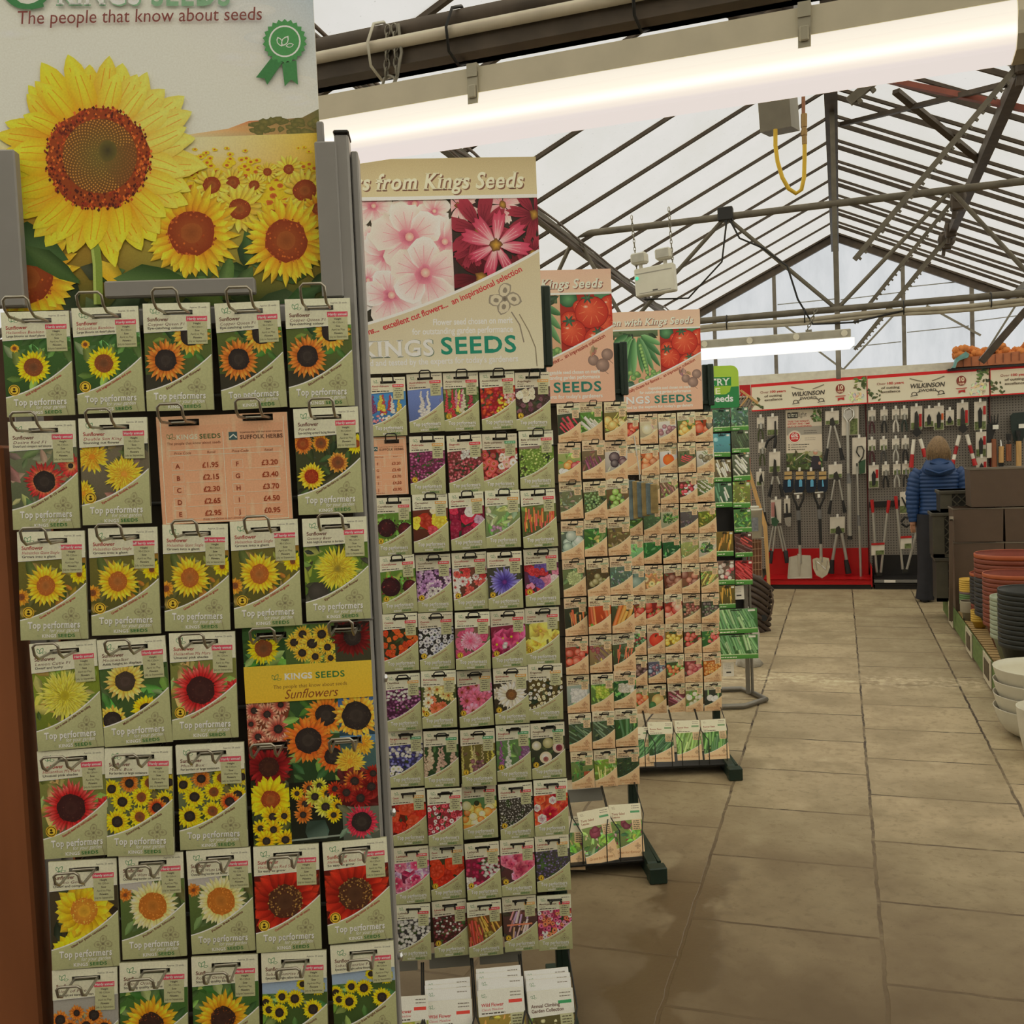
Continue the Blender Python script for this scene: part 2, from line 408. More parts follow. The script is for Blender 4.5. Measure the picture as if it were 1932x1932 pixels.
    def attach(s, mb, y0=0.0):                        # join the print to a mesh builder
        k = len(mb.v); mb.v += [(a, b+y0, c) for a, b, c in s.V]
        for f in s.F: mb.f.append([i+k for i in f]); mb.m.append(mb.mi); mb.sm.append(False)
        mb.pc = getattr(mb, 'pc', [])+[(k, s.C)]
def build_print(mb, name, body, parent=None, **kw):   # slot 0 body, slot 1 print
    o = mb.build(name, [body, PRINT], parent, **kw)
    me = o.data; a = me.color_attributes.new('Col', 'FLOAT_COLOR', 'POINT')
    arr = np.ones((len(mb.v), 4), dtype=np.float32)*.6
    for k, C in getattr(mb, 'pc', []): arr[k:k+len(C), :3] = np.array(C, dtype=np.float32)
    a.data.foreach_set('color', arr.ravel())
    return o
GRN = [(70, 105, 45), (95, 130, 55), (50, 85, 40), (120, 145, 75)]
def draw(a, w, h, ops):                               # picture description -> art; x,y run 0..1 over the packet
    for op in ops:
        k = op[0]; X = lambda v: v*w
        if k == 'bg': a.leafbg(0, .2*h, w, .84*h, op[1], op[2], op[3], w*op[4] if len(op) > 4 else w*.3)
        elif k == 'sun': a.flower(op[1]*w, op[2]*h, op[3]*w, op[4], op[5]*w, op[6], op[7], *(op[8] if len(op) > 8 else ()))
        elif k == 'dbl': a.double(op[1]*w, op[2]*h, op[3]*w, op[4], op[5], *(op[6] if len(op) > 6 else ()))
        elif k == 'sc':
            g = op[5] if len(op) > 5 and op[5] else (0, .26, 1, .8)
            a.scat(op[1], op[2], op[3]*w, op[4], (g[0]*w, g[1]*h, g[2]*w, g[3]*h), op[6] if len(op) > 6 else None)
        elif k == 'rect': a.rect(op[1]*w, op[2]*h, op[3]*w, op[4]*h, op[5])
        elif k == 'disc': a.disc(op[1]*w, op[2]*h, op[3]*w, op[3]*w, op[4], op[5], 18, -.2, -.25)
def bez(t, p): return ((1-t)**2*p[0]+2*t*(1-t)*p[1]+t*t*p[2])
def packet_mesh(w, h, ops, title, sub, line, kind='flower', tagc=(196, 75, 95), tagt='Hardy annual', curve='Eye-catching colour', bee=0, tc=(140, 55, 50), seed=1, det=2, slot=1, headc=None):
    """one printed seed packet; origin at the top centre, front towards -y"""
    mb = MB(); t = .0035
    n = 8; vs = []; fs = []
    HO = [(.3*w, .064*h, .74*w, .108*h)] if slot else []; mb.plate(w, h, t, HO)
    a = Art(lambda x, y: (x-w/2, -y), {2: 6e-6, 1: 8e-6, 0: 1.5e-5}[det], seed, box=(0, 0, w, h)); rd = a.rd; a.holes = HO
    low = (160, 162, 122) if kind == 'flower' else (206, 170, 132)
    head = headc or ((203, 200, 178) if kind == 'flower' else (208, 186, 155))
    ink = (75, 70, 62)
    a.rect(0, 0, w, h, head, head)
    a.clip = (0, .2*h, w, h); draw(a, w, h, ops); a.clip = (0, 0, w, h); a.lay(3)
    # lower coloured field, bounded by the white swoop
    N = 12; P = (.815, .76, .485)
    up = [(i/N*w, bez(i/N, P)*h) for i in range(N+1)]
    top = [tuple(v*1.03 for v in low) for _ in up]; n = N+1
    a.raw(up+[(x, h) for x, _ in up], [[i, i+1, n+i+1, n+i] for i in range(N)], top+[tuple(v*.93 for v in low)]*n)
    a.line(up, h*.011, (235, 230, 215) if kind == 'flower' else (232, 208, 178))
    hb = .262*h
    a.rect(0, 0, w, .12*h, head); a.poly([(0, .12*h), (w, .12*h), (w, hb*.93), (0, hb*1.04)], head)
    a.line([(0, hb*1.04), (w, hb*.93)], h*.004, mixc(head, (255, 255, 255), .4))
    # info column and its coloured tab
    ic = mixc(low, head, .35) if kind == 'flower' else mixc(low, head, .4)
    a.rect(.65*w, .17*h, .95*w, .385*h, ic, mixc(ic, low, .5))
    a.rect(.64*w, .125*h, .955*w, .172*h, tagc)
    # top row: leaf mark, seed count, slot
    a.logo(.165*w, .075*h, .095*w, (60, 120, 75) if kind == 'flower' else (130, 120, 85), head)
    if det > 1:
        a.text(tagt, .797*w, .159*h, .033*h, (250, 225, 225), 'b', align='c')
        a.text('Approx. 25 seeds', .95*w, .05*h, .022*h, ink, 'r', align='r')
        a.text(title, .06*w, .165*h, .048*h, tc, 'b'); a.text(sub, .06*w, .207*h, .037*h, tc, 'R', shear=.22, wide=min(.56*w, .024*h*len(sub)))
        a.text(line, .06*w, .24*h, .03*h, ink, 'b', wide=min(.57*w, .0172*h*len(line)))
        for j, (q, b) in enumerate((('Height', 'b'), ('90-120cm', 'r'), ('Sow', 'b'), ('April to May', 'r'), ('Flowers', 'b'), ('July to September', 'r'))):
            a.text(q, .8*w, (.2+.033*j)*h, .025*h, ink, b, align='c', wide=.27*w if j == 5 else None)
    else:
        a.scribble(.67*w, .155*h, .26*w, .018*h, mixc(tagc, (255, 255, 255), .6)); a.scribble(.72*w, .05*h, .24*w, .014*h, ink)
        if det == 1:
            a.text(title, .06*w, .165*h, .046*h, tc, 'b', wide=min(.5*w, .026*h*len(title))); a.text(sub, .06*w, .207*h, .034*h, tc, 'R', shear=.22, wide=min(.52*w, .021*h*len(sub)))
        else: a.scribble(.06*w, .165*h, .35*w, .032*h, tc); a.scribble(.06*w, .205*h, .45*w, .022*h, tc)
        a.scribble(.06*w, .243*h, .48*w, .02*h, ink)
        for j in range(5): a.scribble((.72 if j % 2 == 0 else .69)*w, (.205+.036*j)*h, (.14 if j % 2 == 0 else .22)*w, .017*h, mixc(ink, ic, .2))
    if bee:
        bx, by, q = .13*w, .745*h, .085*w
        a.disc(bx, by, q, q, (232, 175, 60), (225, 165, 50), 18); a.ring(bx, by, q*.72, q*.86, (70, 50, 20), 18)
        a.disc(bx, by-q*.22, q*.22, q*.2, (50, 35, 15), (50, 35, 15), 8); a.disc(bx, by+q*.22, q*.34, q*.2, (50, 35, 15), (50, 35, 15), 8)
    # swoop lettering, drawing, slogan
    sk = (132, 128, 98) if kind == 'flower' else (150, 112, 84)
    a.sketch(.76*w, .785*h, .145*w, sk, mixc(low, sk, .25))
    if det > 1 and curve:
        L = len(curve)*.0265*w*1.15; u = .83-L/w*.9
        px = max(.3, u); x0, x1 = px, .84
        y0, y1 = bez(x0, P)*h+.043*h, bez(x1, P)*h+.05*h
        m = len(curve); tt = 0
        a.text(curve, x0*w, y0+.004*h, .032*h, tc if tc[0] > tc[1]+40 else (120, 85, 70), 'b', rot=math.atan2(y1-y0, (x1-x0)*w), wide=math.hypot(y1-y0, (x1-x0)*w))
    elif det == 1: a.scribble(.36*w, bez(.36, P)*h+.05*h, .5*w, .018*h, (150, 110, 90), rot=-.5)
    wt = (238, 234, 218)
    if kind == 'flower':
        a.text('Top performers', .115*w+.004*w, .893*h+.003*h, .09*h, (105, 105, 78), 'B', wide=.78*w)
        a.text('Top performers', .115*w, .893*h, .09*h, wt, 'B', wide=.78*w)
        if det > 0:
            a.text('for your garden', .87*w, .933*h, .052*h, (225, 222, 202), 'r', shear=.25, align='r', wide=.44*w)
            a.logo(.265*w, .966*h, .028*w, (90, 105, 75), low)
            a.text('KINGS', .315*w, .979*h, .042*h, (225, 225, 205), 'B', wide=.22*w); a.text('SEEDS', .555*w, .979*h, .042*h, (50, 100, 50), 'B', wide=.26*w)
    else:
        a.text('Great for flavour', .1*w, .9*h, .075*h, (168, 118, 76), 'R', shear=.3, wide=.76*w)
        a.scribble(.35*w, .945*h, .5*w, .016*h, (170, 125, 85)); a.scribble(.2*w, .975*h, .12*w, .018*h, (215, 195, 165)); a.scribble(.56*w, .975*h, .26*w, .018*h, (120, 95, 65))
    mb.mi = 1; a.attach(mb)
    return mb
PAPER = mat('packet_paper', (168, 166, 132), .6, var=.06); PAPER2 = mat('packet_paper_tan', (196, 160, 124), .6, var=.06); PAPERW = mat('packet_paper_white', (214, 210, 194), .6, var=.05)
# ------------------------------------------------------------------ the near silver rack of sunflower seeds
GREY = mat('grey_coated_steel', (146, 144, 142), .45, .1, .05); GREYD = mat('grey_steel_dark', (120, 118, 116), .5, .1, .05)  # GREYD: a darker grey for cross wires and post joints
WIRE = mat('dull_steel_wire', (170, 165, 152), .32, .8, .1); DARKP = mat('dark_back_panel', (88, 78, 66), .7, var=.2)
CHROME = mat('chrome', (215, 215, 212), .15, .9, .03); BLACKW = mat('black_wire', (34, 33, 30), .45, .1, .1)
DKGREEN = mat('dark_green_steel', (30, 48, 38), .45, .05, .12); BLACK = mat('black_plastic', (28, 27, 26), .5, var=.1)
ORD = ['first', 'second', 'third', 'fourth', 'fifth', 'sixth', 'seventh', 'eighth', 'ninth', 'tenth', 'eleventh']
def hook_mb(y_back, y_front, w=.032, r=.0017, rise=.018, n=6):
    mb = MB(); e = y_front
    pts = [(-w/2, y_back, 0), (-w/2, e+.016, -.001), (-w/2, e+.004, .006), (-w/2, e, rise), (-w/2+.004, e-.001, rise+.004), (w/2-.004, e-.001, rise+.004),
           (w/2, e, rise), (w/2, e+.004, .006), (w/2, e+.016, -.001), (w/2, y_back, 0)]
    mb.tube(pts, r, n); mb.tube([(-w/2, -.001, 0), (w/2, -.001, 0)], r*.9, n)
    return mb
F1 = Frame(-.6, 1.2, 67)
S1 = empty('seed_display_rack', F1.world(-.24, .1, 0), F1.rz, 'tall silver grey wire rack of sunflower seeds, nearest the camera', 'display rack')
def s1(u, off, z): return (u+.24, off-.1, z)          # rack-local
def S1px(px, py, off=0): u, z = F1.uz(px, py, off); return s1(u, off, z)
# posts, rails, back panel, feet
for nm, (pa, pb) in (('post', (655, 655)),):
    mb = MB(); u0 = F1.uz(628, 252)[0]; mb.bbox(u0+.24, -.09, 0, u0+.24+.0195, -.05, 1.955, .003); mb2 = MB(); mb2.bbox(u0+.2605, -.08, 0, u0+.2705, -.04, 1.935, .002); mb2.build('post_flange', GREY, S1); o = mb.build('post', GREY, S1)
    mb = MB(); mb.bbox(u0+.239, -.092, 1.954, u0+.2605, -.048, 1.96, .002); mb.build('post_cap', BLACK, o)
mb = MB(); mb.bbox(-.262, -.045, 0, -.235, -.008, 1.955, .003); mb.build('post', GREY, S1)
mb = MB(); mb.box(-.215, -.03, .35, u0+.24, -.022, 1.76); mb.build('back_panel', DARKP, S1)
mb = MB(); mb.bbox(-.215, -.072, 1.705, u0+.238, -.03, 1.731, .003); mb.build('top_rail', GREY, S1)
for k in range(9):
    mb = MB(); mb.tube([(-.215, -.036, .42+k*.149), (u0+.24, -.036, .42+k*.149)], .003, 6); mb.build('cross_wire', GREYD, S1)
for x in (-.231, u0+.258):
    mb = MB(); mb.bbox(x-.018, -.3, 0, x+.018, .2, .04, .004); mb.build('foot', GREY, S1)
for (px, py) in ((665, 636), (684, 887), (711, 1289), (727, 1548), (741, 1826)):
    x, y, z = S1px(px, py, -.0); mb = MB(); mb.lathe([(0, 0), (.003, 0), (.003, .006), (.006, .008), (.006, .012), (0, .014)], 12)
    mb.v = [(x+p[2], -.07+p[0], z+p[1]) for p in mb.v]; mb.build('side_stud', CHROME, S1)
for (px, py, q) in ((690, 1172, 0), (705, 1650, 0)):
    x, y, z = S1px(px, py); mb = MB(); mb.box(u0+.2395, -.0908, z, u0+.2605, -.0492, z+.0015); mb.build('post_joint', GREYD, S1)
# holders for the poster
mb = MB(); x0 = S1px(612, 560)[0]; zt = S1px(608, 215)[2]
mb.bbox(x0-.004, -.093, 1.735, u0+.243, -.075, S1px(640, 262)[2], .002); mb.bbox(x0-.002, -.0745, 1.735, x0+.008, -.0665, zt, .002); mb.build('sign_holder', GREY, S1)
mb = MB(); mb.bbox(-.262, -.093, 1.735, S1px(38, 520)[0], -.075, S1px(2, 278)[2], .002); mb.build('sign_holder', GREY, S1)
mb = MB(); c0 = S1px(195, 535); c1 = S1px(480, 535); mb.bbox(c0[0], -.099, 1.742, c1[0], -.085, S1px(330, 532)[2]+.004, .002); mb.build('sign_holder', GREY, S1)
# ---- poster, drawn in the plane of the sign
u_l, u_r = F1.uz(38, 560, .035)[0]-.02, F1.uz(606, 300, .035)[0]
ZB, ZT = 1.733, 2.235
def pm(px, py):
    u, z = F1.uz(px, py, .035); return (u-(u_l+u_r)/2, z)
def clampm(x, y):
    u, z = pm(x, y); hw = (u_r-u_l)/2
    return (min(max(u, -hw), hw), min(max(z, ZB), ZT)-ZB)
mb = MB(); hw = (u_r-u_l)/2; mb.box(-hw, 0, 0, hw, .004, ZT-ZB)
a = Art(clampm, 5e-6, 5, 1.5); rd = a.rd
SKY = (212, 206, 200)
xs = [-60, 60, 180, 300, 420, 520, 640]
def skyc(x, y):
    t = max(0, min(1, (x-300)/320)); q = max(0, min(1, (y+60)/260))
    return mixc(mixc(SKY, (150, 172, 196), t*.8), (222, 214, 200), q*.7)
ys = [-80, 0, 60, 120, 180, 230, 275]
P = [(x, y) for y in ys for x in xs]; n = len(xs)
a.raw(P, [[j*n+i, j*n+i+1, (j+1)*n+i+1, (j+1)*n+i] for j in range(len(ys)-1) for i in range(n-1)], [skyc(x, y) for x, y in P])
for (x, y, w, c) in ((90, 40, 70, 12), (470, 15, 60, 18), (540, 160, 70, 16), (520, 70, 60, 14), (560, 190, 50, 16), (440, 110, 60, 8), (30, 60, 50, 10)):
    for k in range(3): a.disc(x+rd.uniform(-25, 25), y+rd.uniform(-6, 6), w*.6, w*.2, mixc(skyc(x, y), (240, 238, 230), .45), skyc(x, y), 14)
# far hill, field
a.poly([(-60, 268), (300, 262), (430, 243), (470, 228), (520, 226), (570, 222), (640, 205), (640, 262), (-60, 285)], [(220, 205, 180), (230, 200, 160), (215, 160, 110), (190, 120, 80), (150, 105, 70), (120, 105, 65), (95, 95, 60), (120, 105, 55), (215, 190, 140)])
for k in range(46): a.disc(rd.uniform(470, 630), rd.uniform(226, 250), rd.uniform(6, 14), rd.uniform(4, 7), (120, 112, 62), (92, 92, 52), 7, irr=.3)
P = [(-60, 262), (300, 262), (640, 250), (-60, 330), (300, 330), (640, 320), (-60, 600), (300, 600), (640, 600)]
a.raw(P, [[0, 1, 4, 3], [1, 2, 5, 4], [3, 4, 7, 6], [4, 5, 8, 7]], [(232, 214, 170), (246, 226, 180), (214, 176, 60), (214, 160, 60), (224, 184, 80), (205, 165, 45), (60, 75, 30), (58, 70, 30), (45, 60, 28)])
a.step = 1.5e-6
for k in range(230):
    t = rd.random()**.7; y = 275+t*130; x = rd.uniform(330, 632); s_ = 3.2+t*14
    a.disc(x, y, s_*1.35, s_*.8, (236, 194, 40), (222, 178, 40), 9, irr=.25); a.disc(x, y, s_*.55, s_*.42, (165, 80, 35), (190, 105, 45), 7)
a.step = 4e-6
for k in range(50): a.leaf(rd.uniform(30, 620), rd.uniform(470, 590), rd.uniform(50, 100), rd.random()*6, rd.choice([(60, 84, 40), (48, 68, 34), (80, 100, 50), (40, 56, 30)]), .5)
YEL = [(225, 130, 30), (238, 178, 36), (244, 204, 62)]; PALE = [(232, 190, 60), (240, 208, 80), (246, 220, 110)]
DSC = [(150, 82, 40), (128, 52, 26), (196, 104, 44)]
for (x, y, r, rc) in ((545, 320, 30, 10), (505, 325, 20, 8), (480, 350, 24, 10), (575, 360, 42, 22), (440, 345, 30, 13), (400, 350, 34, 17), (452, 395, 50, 21)):
    a.flower(x, y, r, 17, rc, PALE, DSC, 1, 1.1, .95, .5)
a.flower(600, 395, 32, 15, 11, YEL, DSC, 1, 1.1)
a.flower(362, 440, 95, 25, 45, YEL, DSC, 2, 1.15, .95, 1.2); a.flower(540, 455, 86, 27, 40, YEL, DSC, 2, 1.15, 1, 1.2)
a.flower(55, 525, 100, 22, 48, YEL, DSC, 2, 1.15, 1, 1.2)
a.leaf(215, 520, 70, .9, (220, 160, 40), .5); a.leaf(60, 465, 150, .35, (74, 110, 58), .55); a.leaf(100, 500, 130, .6, (66, 98, 50), .3); a.leaf(290, 530, 150, .05, (58, 88, 44), .4)
a.line([(178, 440), (185, 500), (187, 575)], 18, (120, 140, 60)); a.line([(172, 440), (179, 500), (181, 575)], 5, (160, 178, 95))
# great sunflower
YG = [(226, 138, 26), (240, 184, 30), (248, 212, 56)]
cx, cy = 187, 300
def lance(t, r0, r1, w, c, bend):
    ca, sa = math.cos(t), math.sin(t); pr = ((0, .5), (.15, .78), (.35, 1), (.6, .95), (.8, .66), (.93, .3), (1, .0)); L_ = []; M_ = []; R__ = []; C1 = []; C2 = []
    for q, hw in pr:
        x = r0+(r1-r0)*q; b = bend*q*q*w; h = w*.5*hw*(1+rd.uniform(-.06, .06)); L_.append((cx+x*ca-(b+h)*sa, cy+x*sa+(b+h)*ca)); M_.append((cx+x*ca-b*sa, cy+x*sa+b*ca)); R__.append((cx+x*ca-(b-h)*sa, cy+x*sa+(b-h)*ca))
        k = mixc(c[0], c[1], min(1, q*2.4)) if q < .42 else mixc(c[1], c[2], (q-.42)/.58); C1.append(mixc(k, (206, 120, 20), .3*(1-q)+.12)); C2.append(mixc(k, (255, 236, 120), .12))
    n_ = len(pr); a.raw(L_+M_+R__, [[k, k+1, n_+k+1, n_+k] for k in range(n_-1)]+[[n_+k, n_+k+1, 2*n_+k+1, 2*n_+k] for k in range(n_-1)], C1+C2+C1)
    for o_ in (-.22, .2):
        P = [(cx+(r0+(r1-r0)*q)*ca-(bend*q*q*w+o_*w*(1-q*.6))*sa, cy+(r0+(r1-r0)*q)*sa+(bend*q*q*w+o_*w*(1-q*.6))*ca) for q in (.05, .3, .55, .8)]; a.line(P, 1.6, mixc(c[1], (196, 108, 20), .45))
for ring, (n_, rr, w_, off_) in enumerate(((21, 203, 50, 0), (19, 192, 50, .16), (17, 176, 46, .05))):
    for i in range(n_):
        t = i*2*math.pi/n_+off_+rd.uniform(-.07, .07); c = YG if ring != 1 else [(214, 116, 22), (234, 166, 30), (246, 200, 60)]
        hz = max(0, math.cos(t+.45))**1.5*.6
        lance(t, 76, rr*rd.uniform(.9, 1.04), w_*rd.uniform(.85, 1.12), [mixc(q, (242, 212, 140), hz) for q in c], rd.uniform(-.5, .5))
a.disc(cx, cy, 97, 94, (120, 66, 30), (140, 62, 28), 40, irr=.03)
a.step = 3e-7
for k in range(620):
    t = rd.random()*6.283; q = 66+rd.random()**.8*36; e = rd.uniform(1.6, 3.2); x, y = cx+q*math.cos(t), cy+q*.97*math.sin(t)
    a.poly([(x-e, y), (x, y-e*1.3), (x+e, y), (x, y+e*1.3)], rd.choice([(96, 36, 26), (176, 74, 34), (206, 106, 44), (140, 50, 30), (74, 30, 24)]))
a.step = 5e-6; a.lay(); a.disc(cx+3, cy-4, 70, 70, (104, 92, 44), (110, 70, 36), 36)
a.step = 3e-7
for k in range(520):
    t = k*2.39996; q = 3.05*math.sqrt(k); e = .9+q*.013; x, y = cx+3+q*math.cos(t), cy-4+q*math.sin(t)
    a.poly([(x-e, y), (x, y-e), (x+e, y), (x, y+e)], mixc((150, 134, 64), (200, 138, 60), q/70) if math.cos(t-.3) < .75 else mixc((112, 96, 50), (150, 96, 46), q/70))
a.step = 5e-6; a.lay(); a.disc(cx+18, cy-14, 17, 20, (62, 56, 34), (96, 86, 42), 14)
# wording and rosette
a.text('The people that know about seeds', 34, 48, 36, (118, 62, 58), 'r', 0.08, -.018, wide=462)
gg = (62, 120, 76)
a.ring(52, -30, 40, 50, gg, 26); a.line([(20, -2), (40, 12), (62, 16), (84, 11)], 9, gg)
a.text('KINGS SEEDS', 108, 12, 64, (120, 160, 130), 'B', wide=330); a.text('KINGS', 110, 9.5, 60, (236, 234, 222), 'B', wide=158)
bc = (74, 138, 84)
a.poly([(512, 112), (484, 148), (500, 150), (505, 162), (535, 118)], (62, 118, 72)); a.poly([(533, 122), (538, 165), (550, 152), (563, 162), (560, 116)], (66, 124, 76))
pts = []
for k in range(44):
    t = 2*math.pi*k/44; q = 42 if k % 2 else 37; pts.append((538+q*math.cos(t), 80+q*math.sin(t)))
a.raw([(538, 80)]+pts, [[0, k+1, (k+1) % 44+1] for k in range(44)], [bc]*45)
a.ring(538, 80, 27, 30, (228, 232, 214), 30); a.logo(536, 82, 21, (232, 234, 216), bc)
mb.mi = 1; a.attach(mb)
build_print(mb, 'sunflower_poster', PAPERW, loc=F1.world((u_l+u_r)/2, .035, ZB), rz=F1.rz, label='large sunflower field poster with green rosette on top of the nearest rack', cat='poster')
# ---- the packets
Y1 = [(206, 150, 20), (232, 198, 24), (246, 222, 40)]; CO = [(170, 84, 26), (206, 116, 44), (222, 148, 66)]
BRN = [(110, 70, 44), (122, 66, 36), (150, 96, 60)]; BLK = [(58, 50, 46), (38, 32, 32), (70, 58, 48)]
RED = [(206, 150, 90), (168, 34, 40), (186, 62, 66)]; DRED = [(120, 26, 18), (166, 36, 22), (186, 56, 34)]
G1 = [(70, 112, 52), (98, 140, 70), (52, 88, 42), (134, 164, 96)]; G2 = [(96, 104, 52), (130, 130, 66), (76, 84, 44), (150, 110, 40)]
DK = [(50, 62, 36), (38, 46, 32), (66, 78, 42)]
OPS = {
 'bam': [('bg', (62, 96, 48), G1, 34), ('sun', .17, .345, .075, 10, .03, [(200, 120, 30), (224, 160, 40), (230, 180, 60)], BRN, ()), ('sun', .43, .53, .27, 22, .14, Y1, BRN, ())],
 'cop': [('bg', (86, 100, 52), GRN, 30), ('rect', 0, .66, 1, .85, (52, 50, 40)), ('sun', .7, .3, .3, 20, .16, [(206, 130, 40), (226, 158, 50), (234, 180, 80)], BLK, ()), ('sun', .9, .68, .2, 14, .05, CO, BLK, ()), ('sun', .31, .53, .33, 24, .165, CO, BLK, ())],
 'des': [('bg', (104, 112, 86), [(120, 132, 96), (86, 98, 66), (140, 110, 90), (150, 150, 120)], 26), ('sun', .9, .42, .2, 12, .04, RED, BLK, ()), ('sun', .5, .56, .32, 26, .165, RED, BLK, (2, .9))],
 'dsk': [('bg', (112, 104, 86), [(90, 96, 58), (72, 74, 48), (130, 120, 90)], 20), ('dbl', .17, .36, .26, [(196, 120, 24), (224, 166, 40), (238, 190, 66)], (206, 130, 40), (5, 26)), ('dbl', .02, .7, .2, [(206, 140, 24), (230, 176, 36), (240, 200, 60)], (206, 130, 40), (4, 22)), ('dbl', .63, .53, .3, [(206, 140, 24), (234, 178, 36), (244, 200, 70)], (210, 140, 60), (7, 36))],
 'fir': [('bg', (66, 70, 44), DK, 30), ('sun', .12, .33, .17, 20, .09, CO, DSC, ()), ('sun', .4, .33, .15, 18, .08, [(150, 70, 30), (206, 130, 40), (224, 170, 60)], BRN, ()), ('sun', .95, .35, .17, 18, .06, Y1, DSC, ()), ('sun', .65, .52, .17, 16, .09, [(150, 80, 40), (196, 130, 50), (220, 170, 80)], BRN, ()), ('sun', .23, .64, .22, 20, .11, [(196, 110, 24), (232, 190, 40), (244, 214, 70)], [(150, 60, 30), (130, 40, 24), (200, 110, 40)], ())],
 'gia': [('bg', (104, 100, 48), G2, 30), ('sun', .03, .6, .14, 12, .05, [(190, 110, 30), (200, 140, 40), (200, 150, 60)], BRN, ()), ('sun', .9, .4, .16, 12, .04, Y1, BRN, ()), ('sun', .4, .5, .33, 24, .135, [(206, 140, 24), (226, 180, 34), (240, 206, 70)], [(160, 100, 50), (156, 86, 36), (196, 130, 60)], (2, 1.1, 1.1))],
 'gum': [('bg', (92, 120, 46), [(126, 150, 60), (150, 168, 76), (84, 100, 44), (56, 60, 44)], 30), ('disc', .2, .72, .16, (70, 66, 60), (54, 50, 46)), ('dbl', .52, .5, .36, [(200, 160, 20), (232, 198, 36), (240, 214, 80)], (120, 110, 50), (8, 44))],
 'lem': [('bg', (124, 140, 50), [(150, 164, 60), (90, 110, 44), (60, 72, 40), (170, 180, 80)], 30), ('dbl', .47, .5, .42, [(190, 180, 30), (220, 208, 60), (232, 222, 120)], (150, 136, 40), (8, 42))],
 'moo': [('bg', (70, 96, 52), G1, 26), ('sun', .14, .76, .24, 18, .14, [(214, 160, 40), (230, 190, 70), (236, 206, 110)], BLK, ()), ('sun', .65, .68, .24, 18, .1, Y1, BLK, ()), ('sun', .37, .4, .32, 22, .15, [(206, 160, 50), (226, 194, 90), (234, 214, 140)], [(76, 62, 56), (58, 48, 42), (90, 74, 60)], ())],
 'mrs': [('bg', (120, 124, 66), [(150, 150, 80), (96, 110, 56), (180, 170, 110)], 24), ('sun', .97, .56, .2, 14, .05, [(160, 30, 34), (190, 40, 44), (206, 66, 66)], BLK, ()), ('sun', .45, .54, .44, 32, .215, [(150, 24, 28), (196, 42, 44), (226, 130, 116)], [(66, 38, 36), (54, 28, 28), (90, 50, 40)], ())],
 'mus': [('bg', (110, 120, 84), [(96, 110, 60), (130, 140, 90), (70, 90, 50)], 14)]+[('sun', x, y, r, 18, r*.42, c, d, ()) for x, y, r, c, d in ((.08, .38, .16, Y1, BLK), (.35, .33, .16, CO, BLK), (.65, .33, .16, Y1, BRN), (.95, .33, .15, [(190, 150, 30), (220, 190, 50), (230, 200, 90)], BLK), (.24, .5, .18, Y1, BLK), (.53, .46, .17, Y1, BRN), (.88, .5, .17, Y1, BLK), (.76, .56, .17, [(150, 40, 24), (206, 90, 34), (230, 180, 60)], BLK), (.16, .68, .2, Y1, BLK), (.5, .64, .18, Y1, BRN), (.34, .8, .15, Y1, BLK))],
 'pac': [('bg', (70, 62, 46), DK, 20), ('sun', .3, .87, .38, 14, .03, Y1, DSC, (2, 1.4)), ('disc', .92, .52, .12, (52, 42, 34), (40, 34, 28)), ('sun', .5, .47, .46, 17, .2, [(206, 150, 20), (228, 180, 34), (236, 196, 54)], [(206, 150, 50), (180, 110, 40), (232, 190, 80)], (2, 1.45, 1, 2.2))],
 'pro': [('bg', (92, 112, 60), [(120, 140, 80), (80, 100, 50), (64, 80, 44)], 26), ('rect', 0, .24, .5, .36, (170, 166, 164)), ('sun', .08, .38, .12, 10, .03, [(180, 90, 30), (200, 120, 40), (190, 140, 80)], BRN, ()), ('sun', .5, .5, .42, 27, .215, [(206, 180, 90), (226, 214, 140), (232, 226, 186)], [(176, 110, 44), (166, 96, 34), (206, 140, 60)], (2, 1.1, 1, 2))],
 'rsn': [('bg', (90, 28, 20), [(120, 34, 22), (70, 26, 18)], 10), ('sun', .46, .53, .62, 20, .26, DRED, [(80, 52, 36), (70, 40, 28), (176, 136, 70)], (2, 1.25, 1, 3))],
 'rof': [('bg', (158, 156, 152), [(150, 148, 144)], 4), ('rect', 0, .6, 1, .86, (70, 66, 46))]+[('sun', x, y, .15, 16, .08, CO, BLK, ()) for x, y in ((.1, .46), (.62, .43), (.25, .54), (.78, .55), (.5, .53))]+[('sun', .36, .4, .13, 14, .05, CO, BLK, ()), ('sun', .5, .64, .15, 16, .07, CO, BLK, ())],
 'ron': [('bg', (70, 106, 52), G1, 28), ('sun', .45, .58, .43, 24, .185, [(196, 110, 20), (232, 160, 30), (242, 190, 60)], [(60, 40, 34), (48, 34, 28), (140, 70, 30)], (2, 1.15, 1, 2))],
 'soh': [('bg', (72, 96, 48), G1, 24), ('rect', 0, .24, 1, .38, (140, 160, 186))]+[('leafs',)]*0+[('sun', x, y, r, 18, r*.45, Y1, BLK, ()) for x, y, r in ((.05, .46, .13), (.3, .41, .12), (.62, .3, .1), (.85, .33, .14), (.5, .43, .15), (.1, .52, .12), (.26, .55, .15), (.78, .53, .17))],
}
